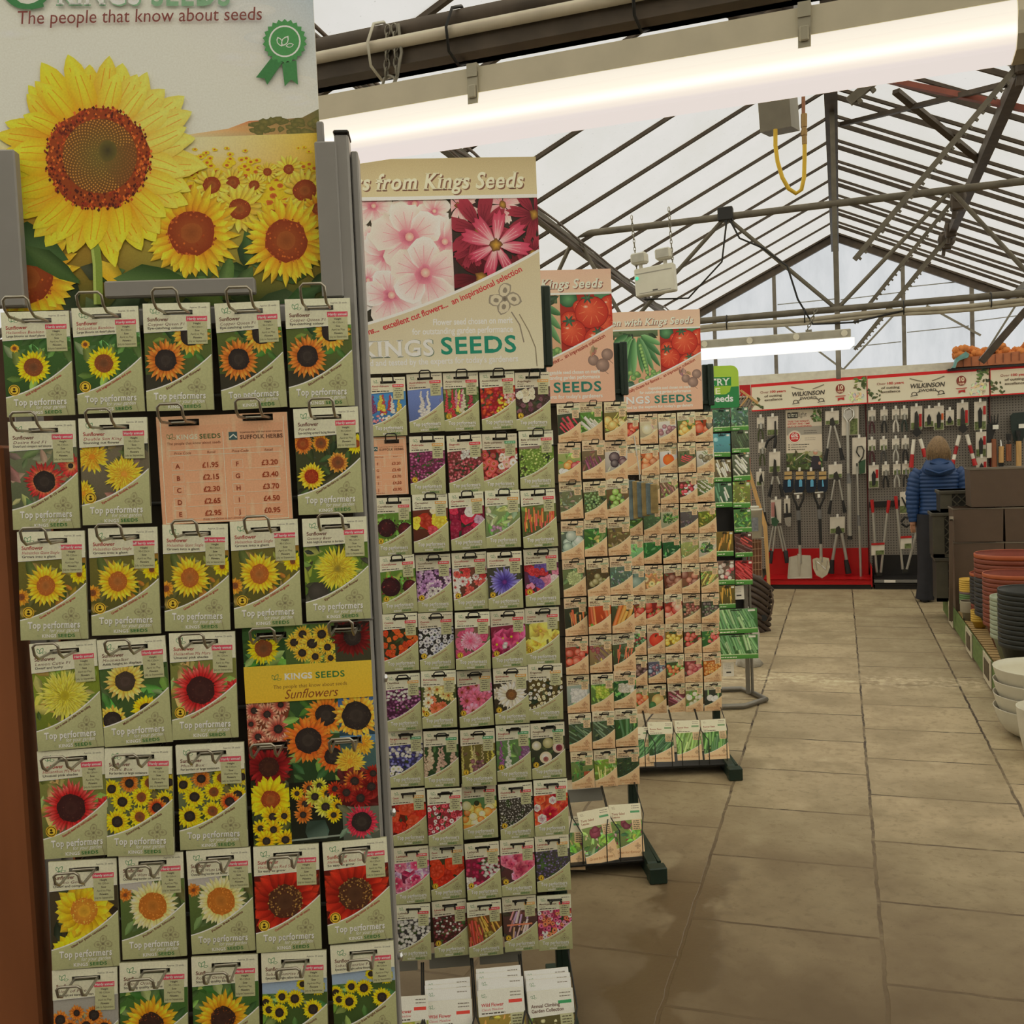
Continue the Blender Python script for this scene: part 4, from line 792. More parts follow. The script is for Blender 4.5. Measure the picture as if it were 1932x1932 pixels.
# art of the flower packets: label, tab colour, bee, title, sub, ops
PT = (196, 60, 70); OT = (224, 150, 80); GT = (60, 140, 90)
def cl(base, cols, shape='blob', n=70, r=.05, reg=None, p=None, leaf=None): return [('bg', base, leaf or DK, 14)]+[('sc', shape, n, r, cols, reg, p)]
RP = [(170, 30, 44), (196, 50, 60), (140, 24, 36)]; WH = [(228, 226, 216), (212, 210, 204), (196, 192, 190)]; YL = [(232, 206, 60), (220, 190, 50)]; PK = [(206, 96, 130), (222, 130, 160), (190, 70, 110)]; PU = [(110, 60, 130), (140, 90, 160), (84, 48, 110)]
ORG = [(222, 84, 34), (206, 66, 30), (232, 110, 44)]; MG = [(150, 60, 110), (128, 44, 84), (176, 90, 140)]
FLOW = [
 [('rainbow spires on blue sky', PT, 0, 'Antirrhinum', [('bg', (70, 130, 190), [(70, 130, 190)], 2)]+[('sc', 'spike', 1, .09, [c], (x-.1, .3, x+.1, y)) for x, y, c in ((.15, .6, (120, 50, 100)), (.4, .62, (200, 60, 70)), (.28, .55, (226, 200, 60)), (.55, .56, (190, 50, 60)), (.68, .6, (226, 216, 200)), (.82, .62, (220, 180, 50)))]+[('sc', 'blob', 40, .045, [(226, 130, 140), (230, 220, 210), (220, 190, 60)], (0, .6, 1, .85))]),
  ('two white spires on blue', PT, 0, 'Antirrhinum', [('bg', (104, 124, 184), [(104, 124, 184)], 2), ('sc', 'spike', 1, .13, WH, (.15, .27, .5, .8)), ('sc', 'spike', 1, .13, WH, (.5, .27, .85, .8))]),
  ('red pink and yellow spires', PT, 1, 'Antirrhinum', [('bg', (84, 110, 60), G1, 26)]+[('sc', 'spike', 1, .1, [c], (x-.12, .28, x+.12, y)) for x, y, c in ((.12, .68, (190, 40, 54)), (.3, .6, (222, 130, 160)), (.24, .76, (200, 40, 50)), (.42, .66, (226, 206, 80)), (.62, .6, (206, 70, 120)), (.52, .74, (232, 222, 180)), (.8, .62, (160, 40, 60)))]),
  ('scarlet and yellow massed blooms', PT, 0, 'Antirrhinum', cl((150, 40, 36), RP+ORG, 'blob', 80, .06)+[('sc', 'blob', 26, .05, YL, (.45, .45, .95, .75)), ('sc', 'blob', 18, .05, [(226, 150, 150), (230, 210, 190)], (.7, .38, 1, .55))]),
  ('dark and cream columbines', OT, 1, 'Aquilegia', cl((80, 64, 56), [(96, 56, 70), (120, 80, 90), (70, 50, 48)], 'ruff', 30, .08)+[('sc', 'ruff', 6, .11, [(222, 212, 180)], (.05, .28, .6, .5))])],
 [None,
  ('purple heather like drift', OT, 1, 'Aubretia', cl((110, 50, 80), MG, 'blob', 150, .035)),
  ('tiny red and pink bells', PT, 0, 'Begonia', cl((110, 60, 56), [(176, 70, 84), (196, 110, 116), (150, 50, 60)], 'blob', 130, .04)+[('sc', 'blob', 24, .05, WH, (.4, .27, .9, .4))]),
  ('round red button daisies', GT, 0, 'Bellis perennis', cl((120, 40, 34), [(150, 40, 40), (176, 60, 56)], 'eye', 22, .12, None, (220, 130, 60))+[('sc', 'eye', 12, .09, [(226, 200, 196), (226, 160, 150)], (.5, .34, 1, .62), (220, 180, 90))]),
  ('lime green leafy spires', PT, 0, 'Bells of Ireland', cl((110, 140, 60), [(150, 186, 80), (126, 166, 66), (176, 200, 110)], 'blob', 150, .035)+[('rect', 0, .24, .6, .31, (130, 112, 104))])],
 [('dark maroon pompoms on lime leaves', PT, 1, 'Cornflower', [('bg', (90, 124, 50), [(126, 166, 66), (100, 140, 56)], 24), ('disc', .3, .52, .26, (70, 30, 34), (40, 22, 26)), ('disc', .82, .55, .2, (96, 36, 40), (56, 24, 28)), ('sc', 'leaf', 34, .04, [(60, 26, 30), (100, 40, 44), (40, 20, 24)], (.06, .36, .95, .66)), ('sc', 'blob', 12, .05, [(160, 190, 90)], (.2, .72, .6, .84))]),
  ('red and yellow carnations', OT, 0, 'Carnation', [('bg', (96, 50, 36), DK, 8), ('sc', 'ruff', 1, .26, [(176, 50, 30)], (.3, .42, .34, .46)), ('sc', 'ruff', 2, .19, YL, (.7, .42, .8, .55)), ('sc', 'ruff', 1, .2, [(210, 70, 84)], (.54, .62, .56, .64)), ('sc', 'ruff', 2, .15, [(226, 200, 60), (230, 190, 60)], (.02, .28, .12, .7)), ('sc', 'ruff', 1, .12, [(230, 206, 160)], (.55, .28, .6, .3))]),
  ('maroon white and lilac carnations', OT, 0, 'Carnation', cl((110, 26, 50), [(140, 30, 60), (120, 26, 50), (190, 40, 70)], 'ruff', 14, .17)+[('sc', 'ruff', 1, .15, [(230, 228, 224)], (.56, .34, .58, .36)), ('sc', 'ruff', 1, .16, [(180, 150, 176)], (.8, .48, .84, .5))]),
  ('pale green spiky leaves', OT, 0, 'Cerinthe', [('bg', (126, 146, 96), [(160, 180, 120), (120, 150, 90), (186, 200, 150), (140, 160, 110)], 44, .35), ('sc', 'blob', 8, .05, [(170, 130, 160)], (.15, .62, .45, .76))]),
  ('orange flame plumes', PT, 0, 'Celosia', [('bg', (96, 106, 60), [(110, 130, 70), (80, 90, 50)], 20), ('sc', 'stick', 26, .07, ORG+[(236, 140, 44), (226, 70, 60)], (.02, .36, .98, .66), -1.5)])],
 [('maroon pompoms with pale buds', PT, 1, 'Cornflower', [('bg', (90, 124, 50), [(126, 166, 66), (100, 140, 56)], 24), ('disc', .28, .54, .28, (70, 30, 34), (40, 22, 26)), ('disc', .82, .56, .2, (96, 36, 40), (56, 24, 28)), ('sc', 'leaf', 40, .04, [(66, 26, 30), (110, 40, 44), (40, 20, 24)], (.04, .36, .95, .68)), ('sc', 'blob', 12, .05, [(160, 190, 90)], (.2, .74, .6, .84))]),
  ('lilac and purple daisies', PT, 1, 'Cornflower', cl((76, 50, 76), [(176, 140, 186), (206, 180, 206), (150, 110, 160)], 'daisy', 22, .13, None, (90, 50, 90))+[('sc', 'daisy', 5, .12, WH, (.3, .6, .95, .8), (90, 60, 80))]),
  ('white and red starry blooms', PT, 1, 'Cornflower', cl((110, 70, 56), WH+[(200, 60, 60), (210, 90, 80)], 'daisy', 26, .13, None, (180, 70, 70))),
  ('single big blue cornflower', PT, 1, 'Cornflower', [('bg', (66, 66, 56), DK, 20), ('sun', .48, .53, .45, 17, .07, [(60, 44, 120), (92, 84, 176), (150, 150, 216)], [(110, 50, 130), (80, 40, 110)], (2, .8, 1, 0, .2))]),
  ('mixed red white and blue cornflowers', PT, 1, 'Cornflower', cl((96, 50, 76), [(214, 84, 84), (90, 70, 140), (190, 50, 56), (226, 200, 200), (206, 120, 150)], 'ruff', 18, .14))],
 [('orange marigold clusters', PT, 0, 'Cosmos', cl((60, 60, 36), ORG, 'ruff', 26, .1)),
  ('small white daisies on dark', PT, 1, 'Cosmos', cl((56, 54, 56), [(214, 216, 232), (190, 196, 222)], 'daisy', 50, .075, None, (60, 50, 60))),
  ('frilly pink double bloom', PT, 1, 'Cosmos', [('bg', (120, 96, 80), GRN, 10), ('sc', 'ruff', 12, .15, PK, (0, .28, 1, .8)), ('dbl', .42, .5, .3, [(196, 90, 120), (222, 136, 160), (232, 170, 190)], (190, 70, 110), (6, 24))]),
  ('magenta open cosmos', PT, 1, 'Cosmos', [('bg', (120, 40, 60), [(110, 30, 50), (140, 50, 70)], 14), ('sc', 'wide', 5, .24, [(196, 60, 110), (214, 90, 140)], (.1, .32, .95, .62)), ('sc', 'wide', 4, .14, [(130, 24, 60)], (.1, .68, .5, .82)), ('sc', 'blob', 3, .07, WH, (.36, .56, .5, .66))]),
  ('pale yellow cosmos', PT, 1, 'Cosmos', [('bg', (110, 104, 50), [(150, 150, 60), (90, 90, 44)], 14), ('sc', 'wide', 6, .2, [(222, 208, 80), (206, 190, 60)], (.05, .5, .95, .8)), ('sc', 'wide', 1, .34, [(226, 216, 90)], (.44, .4, .5, .44))])],
 [('purple and white clusters', OT, 0, 'Dianthus', cl((80, 40, 66), [(150, 80, 140), (176, 110, 160), (100, 44, 84)], 'blob', 90, .045)+[('sc', 'blob', 18, .05, WH, (.05, .28, .7, .46))]),
  ('white and yellow coneflowers', OT, 1, 'Echinacea', cl((80, 84, 44), [(226, 216, 170), (220, 206, 130), (206, 100, 70)], 'daisy', 16, .16, None, (190, 100, 40))),
  ('pink coneflowers', OT, 1, 'Echinacea', cl((76, 70, 50), PK, 'daisy', 14, .2, None, (150, 70, 40))),
  ('single white coneflower', OT, 1, 'Echinacea', [('bg', (64, 56, 44), DK, 12), ('sun', .1, .45, .2, 10, .02, [(190, 184, 160), (214, 208, 190), (226, 222, 206)], [(110, 80, 50), (90, 60, 40)], (1, 1.2)), ('sun', .5, .48, .46, 17, .16, [(186, 180, 156), (220, 214, 196), (230, 226, 212)], [(130, 90, 50), (90, 66, 46), (160, 110, 60)], (2, 1.05, 1, 1.5, .1))]),
  ('tiny white dots on brown stems', OT, 0, 'Erigeron', cl((90, 78, 44), [(226, 222, 196), (206, 196, 150)], 'eye', 50, .05, None, (220, 190, 80)))],
 [('blue and white clusters', GT, 0, 'Forget-me-Not', cl((60, 56, 90), [(90, 90, 170), (70, 66, 140), (130, 130, 196)], 'blob', 80, .05)+[('sc', 'blob', 20, .06, WH, (0, .3, 1, .5)), ('sc', 'eye', 6, .08, WH, (.05, .66, .4, .8), (220, 200, 80))]),
  ('cream foxglove spires on green', GT, 0, 'Foxglove', [('bg', (50, 76, 46), [(70, 100, 56), (44, 66, 40)], 18)]+[('sc', 'spike', 1, .13, [(226, 190, 160), (214, 170, 150)], (x-.12, .27, x+.12, y)) for x, y in ((.2, .66), (.56, .62), (.1, .84), (.4, .84), (.85, .62))]),
  ('yellow and plum foxglove spires', GT, 1, 'Foxglove', [('bg', (104, 96, 50), [(140, 130, 60), (90, 70, 50)], 14)]+[('sc', 'spike', 1, .09, [c], (x-.1, .25, x+.1, .82)) for x, c in ((.08, (200, 190, 90)), (.26, (210, 196, 110)), (.44, (206, 190, 130)), (.6, (176, 160, 110)), (.78, (190, 176, 70)), (.93, (200, 180, 60)))]+[('sc', 'blob', 20, .06, [(110, 66, 80), (130, 84, 90)], (.3, .55, .7, .8))]),
  ('purple foxgloves with white spire', GT, 1, 'Foxglove', [('bg', (96, 130, 80), [(120, 160, 90), (90, 120, 70)], 16)]+[('sc', 'spike', 1, .12, [c], (x-.14, .25, x+.14, y)) for x, y, c in ((.12, .8, (130, 70, 130)), (.72, .62, (140, 76, 130)), (.45, .78, (214, 222, 196)), (.95, .55, (120, 80, 120)))]),
  ('white bell flowers on dark', GT, 1, 'Foxglove', [('bg', (58, 62, 48), DK, 14), ('disc', .16, .4, .14, (226, 222, 204), (170, 166, 130)), ('disc', .5, .36, .16, (190, 186, 150), (140, 136, 90)), ('disc', .42, .62, .18, (232, 228, 214), (190, 180, 150)), ('disc', .42, .65, .08, (110, 50, 60), (150, 100, 90)), ('disc', .8, .45, .17, (232, 224, 214), (180, 160, 140)), ('disc', .82, .46, .1, (96, 36, 50), (130, 60, 70))])],
 [('scarlet ruffled pelargoniums', OT, 0, 'Geum', cl((110, 36, 26), [(206, 50, 34), (222, 76, 44)], 'ruff', 12, .2)),
  ('small red and white blooms', PT, 0, 'Godetia', cl((150, 50, 60), [(206, 60, 76), (226, 170, 176), (180, 30, 50), (232, 210, 206)], 'eye', 60, .065, None, (160, 20, 40))),
  ('orange and yellow gourds in basket', PT, 0, 'Gourd', [('bg', (84, 120, 76), [(84, 120, 76)], 4), ('sc', 'ball', 26, .13, [(226, 130, 34), (232, 170, 50), (232, 206, 90), (222, 110, 30), (222, 216, 150)], (.05, .38, .95, .72)), ('disc', .42, .36, .08, (60, 60, 40), (40, 44, 30)), ('rect', 0, .74, .6, .86, (206, 140, 60))]),
  ('fine white sprays on dark', PT, 1, 'Gypsophila', cl((66, 62, 56), [(200, 198, 190), (170, 168, 160), (140, 136, 130)], 'blob', 190, .022)),
  ('bright red busy lizzies', PT, 0, 'Impatiens', cl((150, 30, 36), [(222, 60, 40), (200, 34, 50), (232, 84, 44)], 'wide', 16, .2, None, (230, 150, 60))+[('sc', 'wide', 3, .12, WH, (.02, .3, .9, .7), (200, 120, 140))])],
 [('pink and lilac sweet peas', PT, 0, 'Larkspur', cl((120, 40, 70), [(206, 110, 140), (190, 160, 200), (214, 70, 110), (160, 40, 80)], 'wide', 16, .18, None, (230, 210, 200))),
  ('round scarlet geums', OT, 1, 'Geum', [('bg', (60, 60, 36), DK, 14), ('sc', 'ruff', 9, .22, [(214, 60, 30), (200, 46, 26)], (.05, .3, 1, .7))]),
  ('crimson and white lathyrus', OT, 1, 'Lathyrus', cl((120, 40, 60), [(170, 26, 70), (150, 20, 60), (190, 50, 90)], 'blob', 46, .075)+[('sc', 'blob', 26, .06, WH, (.5, .28, 1, .6)), ('sc', 'blob', 14, .06, WH, (0, .6, .3, .8))]),
  ('rose pink mallow flowers', PT, 1, 'Lavatera', [('bg', (90, 56, 56), [(96, 70, 50), (76, 50, 50)], 16), ('sc', 'wide', 10, .19, [(206, 84, 110), (222, 110, 140)], (.05, .3, 1, .74), (160, 40, 80))]),
  ('hazy purple lavender', OT, 1, 'Lavender', cl((76, 74, 70), [(104, 88, 140), (130, 116, 160), (84, 70, 110)], 'blob', 110, .03)+[('sc', 'leaf', 40, .03, [(70, 84, 60), (90, 100, 76)], (.55, .4, 1, .75))])],
 [('white and black lobelia', PT, 0, 'Lobelia', cl((60, 58, 60), WH, 'blob', 70, .06)),
  ('dark red and white tobacco flowers', PT, 1, 'Linaria', cl((70, 46, 38), [(110, 40, 44), (130, 60, 66), (90, 30, 34)], 'blob', 80, .05)+[('sc', 'blob', 26, .035, WH, (.05, .28, .8, .6))]),
  ('red and gold hanging tassels', PT, 0, 'Love Lies Bleeding', [('bg', (110, 76, 40), [(140, 110, 50), (90, 60, 36)], 14), ('sc', 'stick', 12, .09, [(170, 50, 30), (150, 36, 26), (190, 60, 30)], (.02, .42, .45, .8), 1.5), ('sc', 'stick', 12, .07, [(200, 140, 40), (170, 130, 50), (206, 110, 40)], (.3, .3, .9, .6), 1.2), ('sc', 'blob', 20, .06, [(160, 146, 60), (186, 170, 80)], (.5, .55, 1, .75))]),
  ('pink and lilac lupin stems in rope', OT, 1, 'Lupin', [('bg', (84, 60, 56), [(100, 76, 60), (60, 50, 44)], 12), ('sc', 'stick', 14, .085, [(176, 110, 110), (150, 120, 160), (190, 150, 110), (206, 170, 170)], (.2, .3, .8, .76), -1.3), ('rect', .1, .5, .85, .53, (196, 120, 90))]),
  ('pink and orange dazzling daisies', PT, 0, 'Mesembryanthemum', cl((150, 56, 80), [(206, 70, 120), (222, 120, 150), (220, 110, 60), (180, 40, 90), (232, 190, 190)], 'eye', 60, .075, None, (60, 20, 50)))]]
F2 = Frame(-.9, 2.22, 66.5)
S2, c2 = rack(F2, -.38, .243, 'seed_display_rack', 'dark green wire rack of flower seeds, second rack from the camera')
PC2 = .0893
def fill(F, S, cxr, table, u0, z0, pu, pv, kind, w, h, where, group, det, hookb=True, seed=4, skip=(), jit=1.0, rows=ROWN):
    rd = random.Random(seed); first = None
    for j, row in enumerate(table):
        for i, e in enumerate(row):
            u = u0+(i+.5)*pu; z = z0-j*pv+rd.uniform(-.004, .004)*jit
            if e is not None and (j, i) not in skip:
                d, tc_, bee, title, ops = e
                mb = packet_mesh(w, h, ops, title, 'Mixed', 'Best in borders', kind, tagc=tc_, bee=bee, tc=(150, 60, 56) if kind == 'flower' and rd.random() < .7 else (96, 66, 46), seed=seed*100+j*11+i, det=det, headc=(rd.choice([(203, 200, 178), (196, 193, 172), (188, 184, 164)]) if kind == 'flower' else rd.choice([(208, 186, 155), (200, 178, 148), (212, 190, 164)])))
                o = build_print(mb, 'seed_packet', PAPER if kind == 'flower' else PAPER2)
                off = rd.uniform(-.01, .006)
                u += rd.uniform(-.002, .002)*jit; o.location = F.world(u, off, z); o.rotation_euler = Euler((R(rd.uniform(-1.5, 1)), R(rd.uniform(-1.3, 1.3)), F.rz+R(rd.uniform(-2.5, 2.5))), 'XYZ')
                side = ORD[i]
                tag(o, f'{d} seed packet, {ORD[i]} in {rows[j]} row of {where}', 'seed packet', group)
            if hookb:
                if first is None: hk = HK.build('hook', BLACKW, S); first = hk
                else: hk = first.copy(); COL.objects.link(hk)
                hk.location = (u-cxr+.002, -.1-.002, z-.012)
    return first
ROW10 = ['top', 'second', 'third', 'fourth', 'fifth', 'sixth', 'seventh', 'eighth', 'ninth', 'bottom']
fill(F2, S2, c2, FLOW, -.2, 1.722, PC2, .1467, 'flower', .0862, .1425, 'second rack', 'flower seed packets on the second rack', 1, rows=ROW10, seed=4)
# the half hidden price board on the second rack
def price_half(a, w, h): price_art(a, w, h)
u0, z0 = F2.uz(696, 826); 
ub = F2.uz(766, 826)[0]-.09; hx = -.1534-ub+.09; HO = [(hx-.018, .007, hx+.018, .0165)]; mb = MB(); mb.plate(.18, .142, .004, HO); a = Art(lambda x, y: (x-.09, -y), 6e-6, 3, box=(0, 0, .18, .142)); a.holes = HO; price_art(a, .18, .142); mb.mi = 1; a.attach(mb)
o = build_print(mb, 'price_board', PAPERW, label='wood effect price list board showing F to J at left of the second rack', cat='price board')
o.location = F2.world(ub, .0, 1.722-.1467); o.rotation_euler = (0, 0, F2.rz)
# ---- big packs standing in the troughs
def big_pack(F, u, off, z, w, h, ops, kind, title, lab, group, ang=0, lean=-8, seed=1, tagc=GT, sub='Mixed', t2='', tcc=(150, 56, 50)):
    mb = MB(); t = .006; mb.bbox(-w/2, 0, -h, w/2, t, 0, .001)
    a = Art(lambda x, y: (x-w/2, -y), 1.2e-5, seed, box=(0, 0, w, h)); head = (208, 206, 192) if kind == 'flower' else (206, 192, 170); low = (160, 162, 122) if kind == 'flower' else (206, 170, 132)
    a.rect(0, 0, w, h, head); draw(a, w, h, [(o_[0],)+tuple(o_[1:]) for o_ in ops]); a.lay(3)
    N = 10; P = (.86, .8, .6); up = [(i/N*w, bez(i/N, P)*h) for i in range(N+1)]
    a.raw(up+[(x, h) for x, _ in up], [[i, i+1, N+2+i, N+1+i] for i in range(N)], [low]*(2*N+2)); a.line(up, h*.008, (232, 222, 200))
    a.poly([(0, 0), (w, 0), (w, .3*h), (0, .32*h)], head); a.rect(.68*w, .3*h, w*.97, .5*h, mixc(low, head, .3), mixc(low, (120, 120, 80), .2))
    a.logo(.13*w, .07*h, .08*w, (76, 124, 84) if kind == 'flower' else (130, 124, 92), head); a.rect(.66*w, .135*h, .95*w, .175*h, tagc)
    a.text(title, .07*w, .2*h, .058*h, tcc, 'b'); 
    if t2: a.text(t2, .07*w, .26*h, .058*h, tcc, 'b')
    else: a.text(sub, .07*w, .25*h, .04*h, tcc, 'R', .22); a.scribble(.07*w, .29*h, .5*w, .02*h, (80, 74, 64))
    for k in range(2): a.scribble(.7*w, (.05+.04*k)*h, .24*w, .014*h, (110, 104, 92))
    for k in range(5): a.scribble(.72*w, (.34+.035*k)*h, .2*w, .018*h, (90, 88, 66))
    a.sketch(.8*w, .8*h, .1*w, (140, 116, 90), mixc(low, (140, 116, 90), .3)); a.text('Great for flavour' if kind != 'flower' else 'Top performers', .1*w, .93*h, .07*h, (240, 236, 222) if kind == 'flower' else (160, 110, 76), 'B' if kind == 'flower' else 'R', 0 if kind == 'flower' else .25, wide=.76*w)
    mb.mi = 1; a.attach(mb)
    o = build_print(mb, 'seed_packet', PAPERW, label=lab, cat='seed packet', group=group)
    o.location = F.world(u, off, z); o.rotation_euler = Euler((R(lean), R(ang), F.rz), 'XYZ'); return o
def stack_behind(F, u, off, z, w, h, n, lab, group, seed, ang=0):
    rd = random.Random(seed)
    mb0 = None
    for k in range(n):
        mb = MB(); mb.bbox(-w/2, 0, -h, w/2, .005, 0, .001); a = Art(lambda x, y: (x-w/2, -y), 8e-6, seed, box=(0, 0, w, h))
        a.rect(0, 0, w, h*.3, (212, 212, 200)); a.rect(0, .3*h, w, h, (170, 172, 130)); a.logo(.13*w, .07*h, .08*w, (90, 130, 94), (212, 212, 200)); a.scribble(.7*w, .06*h, .22*w, .014*h, (110, 104, 92))
        mb.mi = 1; a.attach(mb); o = build_print(mb, 'seed_packet', PAPERW, label=lab, cat='seed packet', group=group)
        o.location = F.world(u+rd.uniform(-.003, .003), off+.012*(k+1), z+.006*(k+1)+rd.uniform(-.002, .004)); o.rotation_euler = Euler((R(-19), R(ang+rd.uniform(-1, 1)), F.rz), 'XYZ')
basket(S2, [F2.uz(px_, 1880, -.12)[0]-c2 for px_ in (690, 797, 895, 990, 1088)], .035, .19)
WF = [[('bg', (150, 160, 60), [(176, 180, 70), (120, 140, 60)], 24)], [('bg', (130, 140, 50), [(170, 176, 60), (190, 180, 70)], 24)], [('bg', (150, 130, 60), [(190, 176, 90), (120, 100, 50), (210, 196, 130)], 50, .12)], [('bg', (90, 84, 50), [(120, 130, 60), (160, 150, 90), (70, 60, 44)], 40, .2), ('sc', 'blob', 8, .04, [(222, 216, 160)], (.2, .34, .6, .6)), ('sc', 'leaf', 3, .12, [(150, 170, 80)], (.7, .4, 1, .6))]]
for i, (px, py, w_, ttl, t2, lab) in enumerate(((768, 1880, .1, 'Wild Flower', '', 'wild flower seed pack half hidden behind the nearest rack'), (846, 1888, .112, 'Wild Flower', '', 'wild flower seed pack with yellow green picture, foot of second rack'), (944, 1866, .112, 'Wild Flower', '', 'wild flower seed pack with golden meadow picture, foot of second rack'), (1037, 1868, .112, 'Annual Climbing', 'Garden Collection', 'climbing garden collection seed pack with green label, foot of second rack'))):
    u, z = F2.uz(px, py, -.12)
    big_pack(F2, u, -.12, z, w_, .18, WF[i], 'flower', ttl, lab, 'large seed packs at the foot of the second rack', (1.5, .5, -.5, -1)[i], -19, 40+i, (GT if i == 3 else (206, 70, 60)), 'Classic Meadow', t2, (170, 60, 60) if i < 3 else (90, 60, 50))
    if i: stack_behind(F2, u, -.112, z+.012, w_-.002, .17, 3, f'plain topped spare seed pack tucked behind the {("", "yellow green", "golden meadow", "climbing garden")[i]} pack', 'spare packs behind the wild flower packs', 60+i)
# acrylic price holders above the trough
for k, x in enumerate((-.14, .0, .13)):
    mb = MB(); mb.bbox(x-.055, -.05, .205, x+.055, -.045, .245, .001); mb.build('label_holder', mat('cloudy_acrylic', (150, 148, 140), .25, var=.05), S2)
# ---- vegetables
TN = (118, 140, 96)
def V(*o): return list(o)
GR = [(70, 120, 56), (96, 146, 70), (50, 90, 46), (130, 166, 90)]; LG = [(120, 166, 80), (150, 190, 100), (96, 140, 66)]; DG = [(46, 70, 48), (60, 88, 58), (36, 54, 40), (84, 106, 76)]; BG = [(110, 136, 124), (140, 160, 150), (84, 110, 100), (160, 176, 160)]
OC = [(222, 96, 40), (206, 76, 34), (230, 124, 60)]; TM = [(196, 50, 36), (180, 36, 30), (214, 80, 50)]; YB = [(222, 180, 90), (206, 160, 76), (230, 200, 120)]; WV = [(226, 220, 196), (212, 204, 176)]
BRW = (96, 72, 52)
def balls(base, cols, n=12, r=.15, reg=None, p=None, leafc=None, ln=12): return V(('bg', base, leafc or DG, ln), ('sc', 'ball', n, r, cols, reg or (.08, .34, .95, .74), p))
def roots(base, cols, n=8, r=.12, ang=1.25, leafc=None, reg=None): return V(('bg', base, leafc or DG, 14), ('sc', 'root', n, r, cols, reg or (.2, .4, .85, .68), ang))
def leafy(base, cols, n=40, s=.28, extra=()): return V(('bg', base, cols, n, s), *extra)
def sticks(base, cols, n=10, r=.13, ang=1.1, leafc=None, reg=None): return V(('bg', base, leafc or LG, 16), ('sc', 'stick', n, r, cols, reg or (.1, .35, .9, .7), ang))
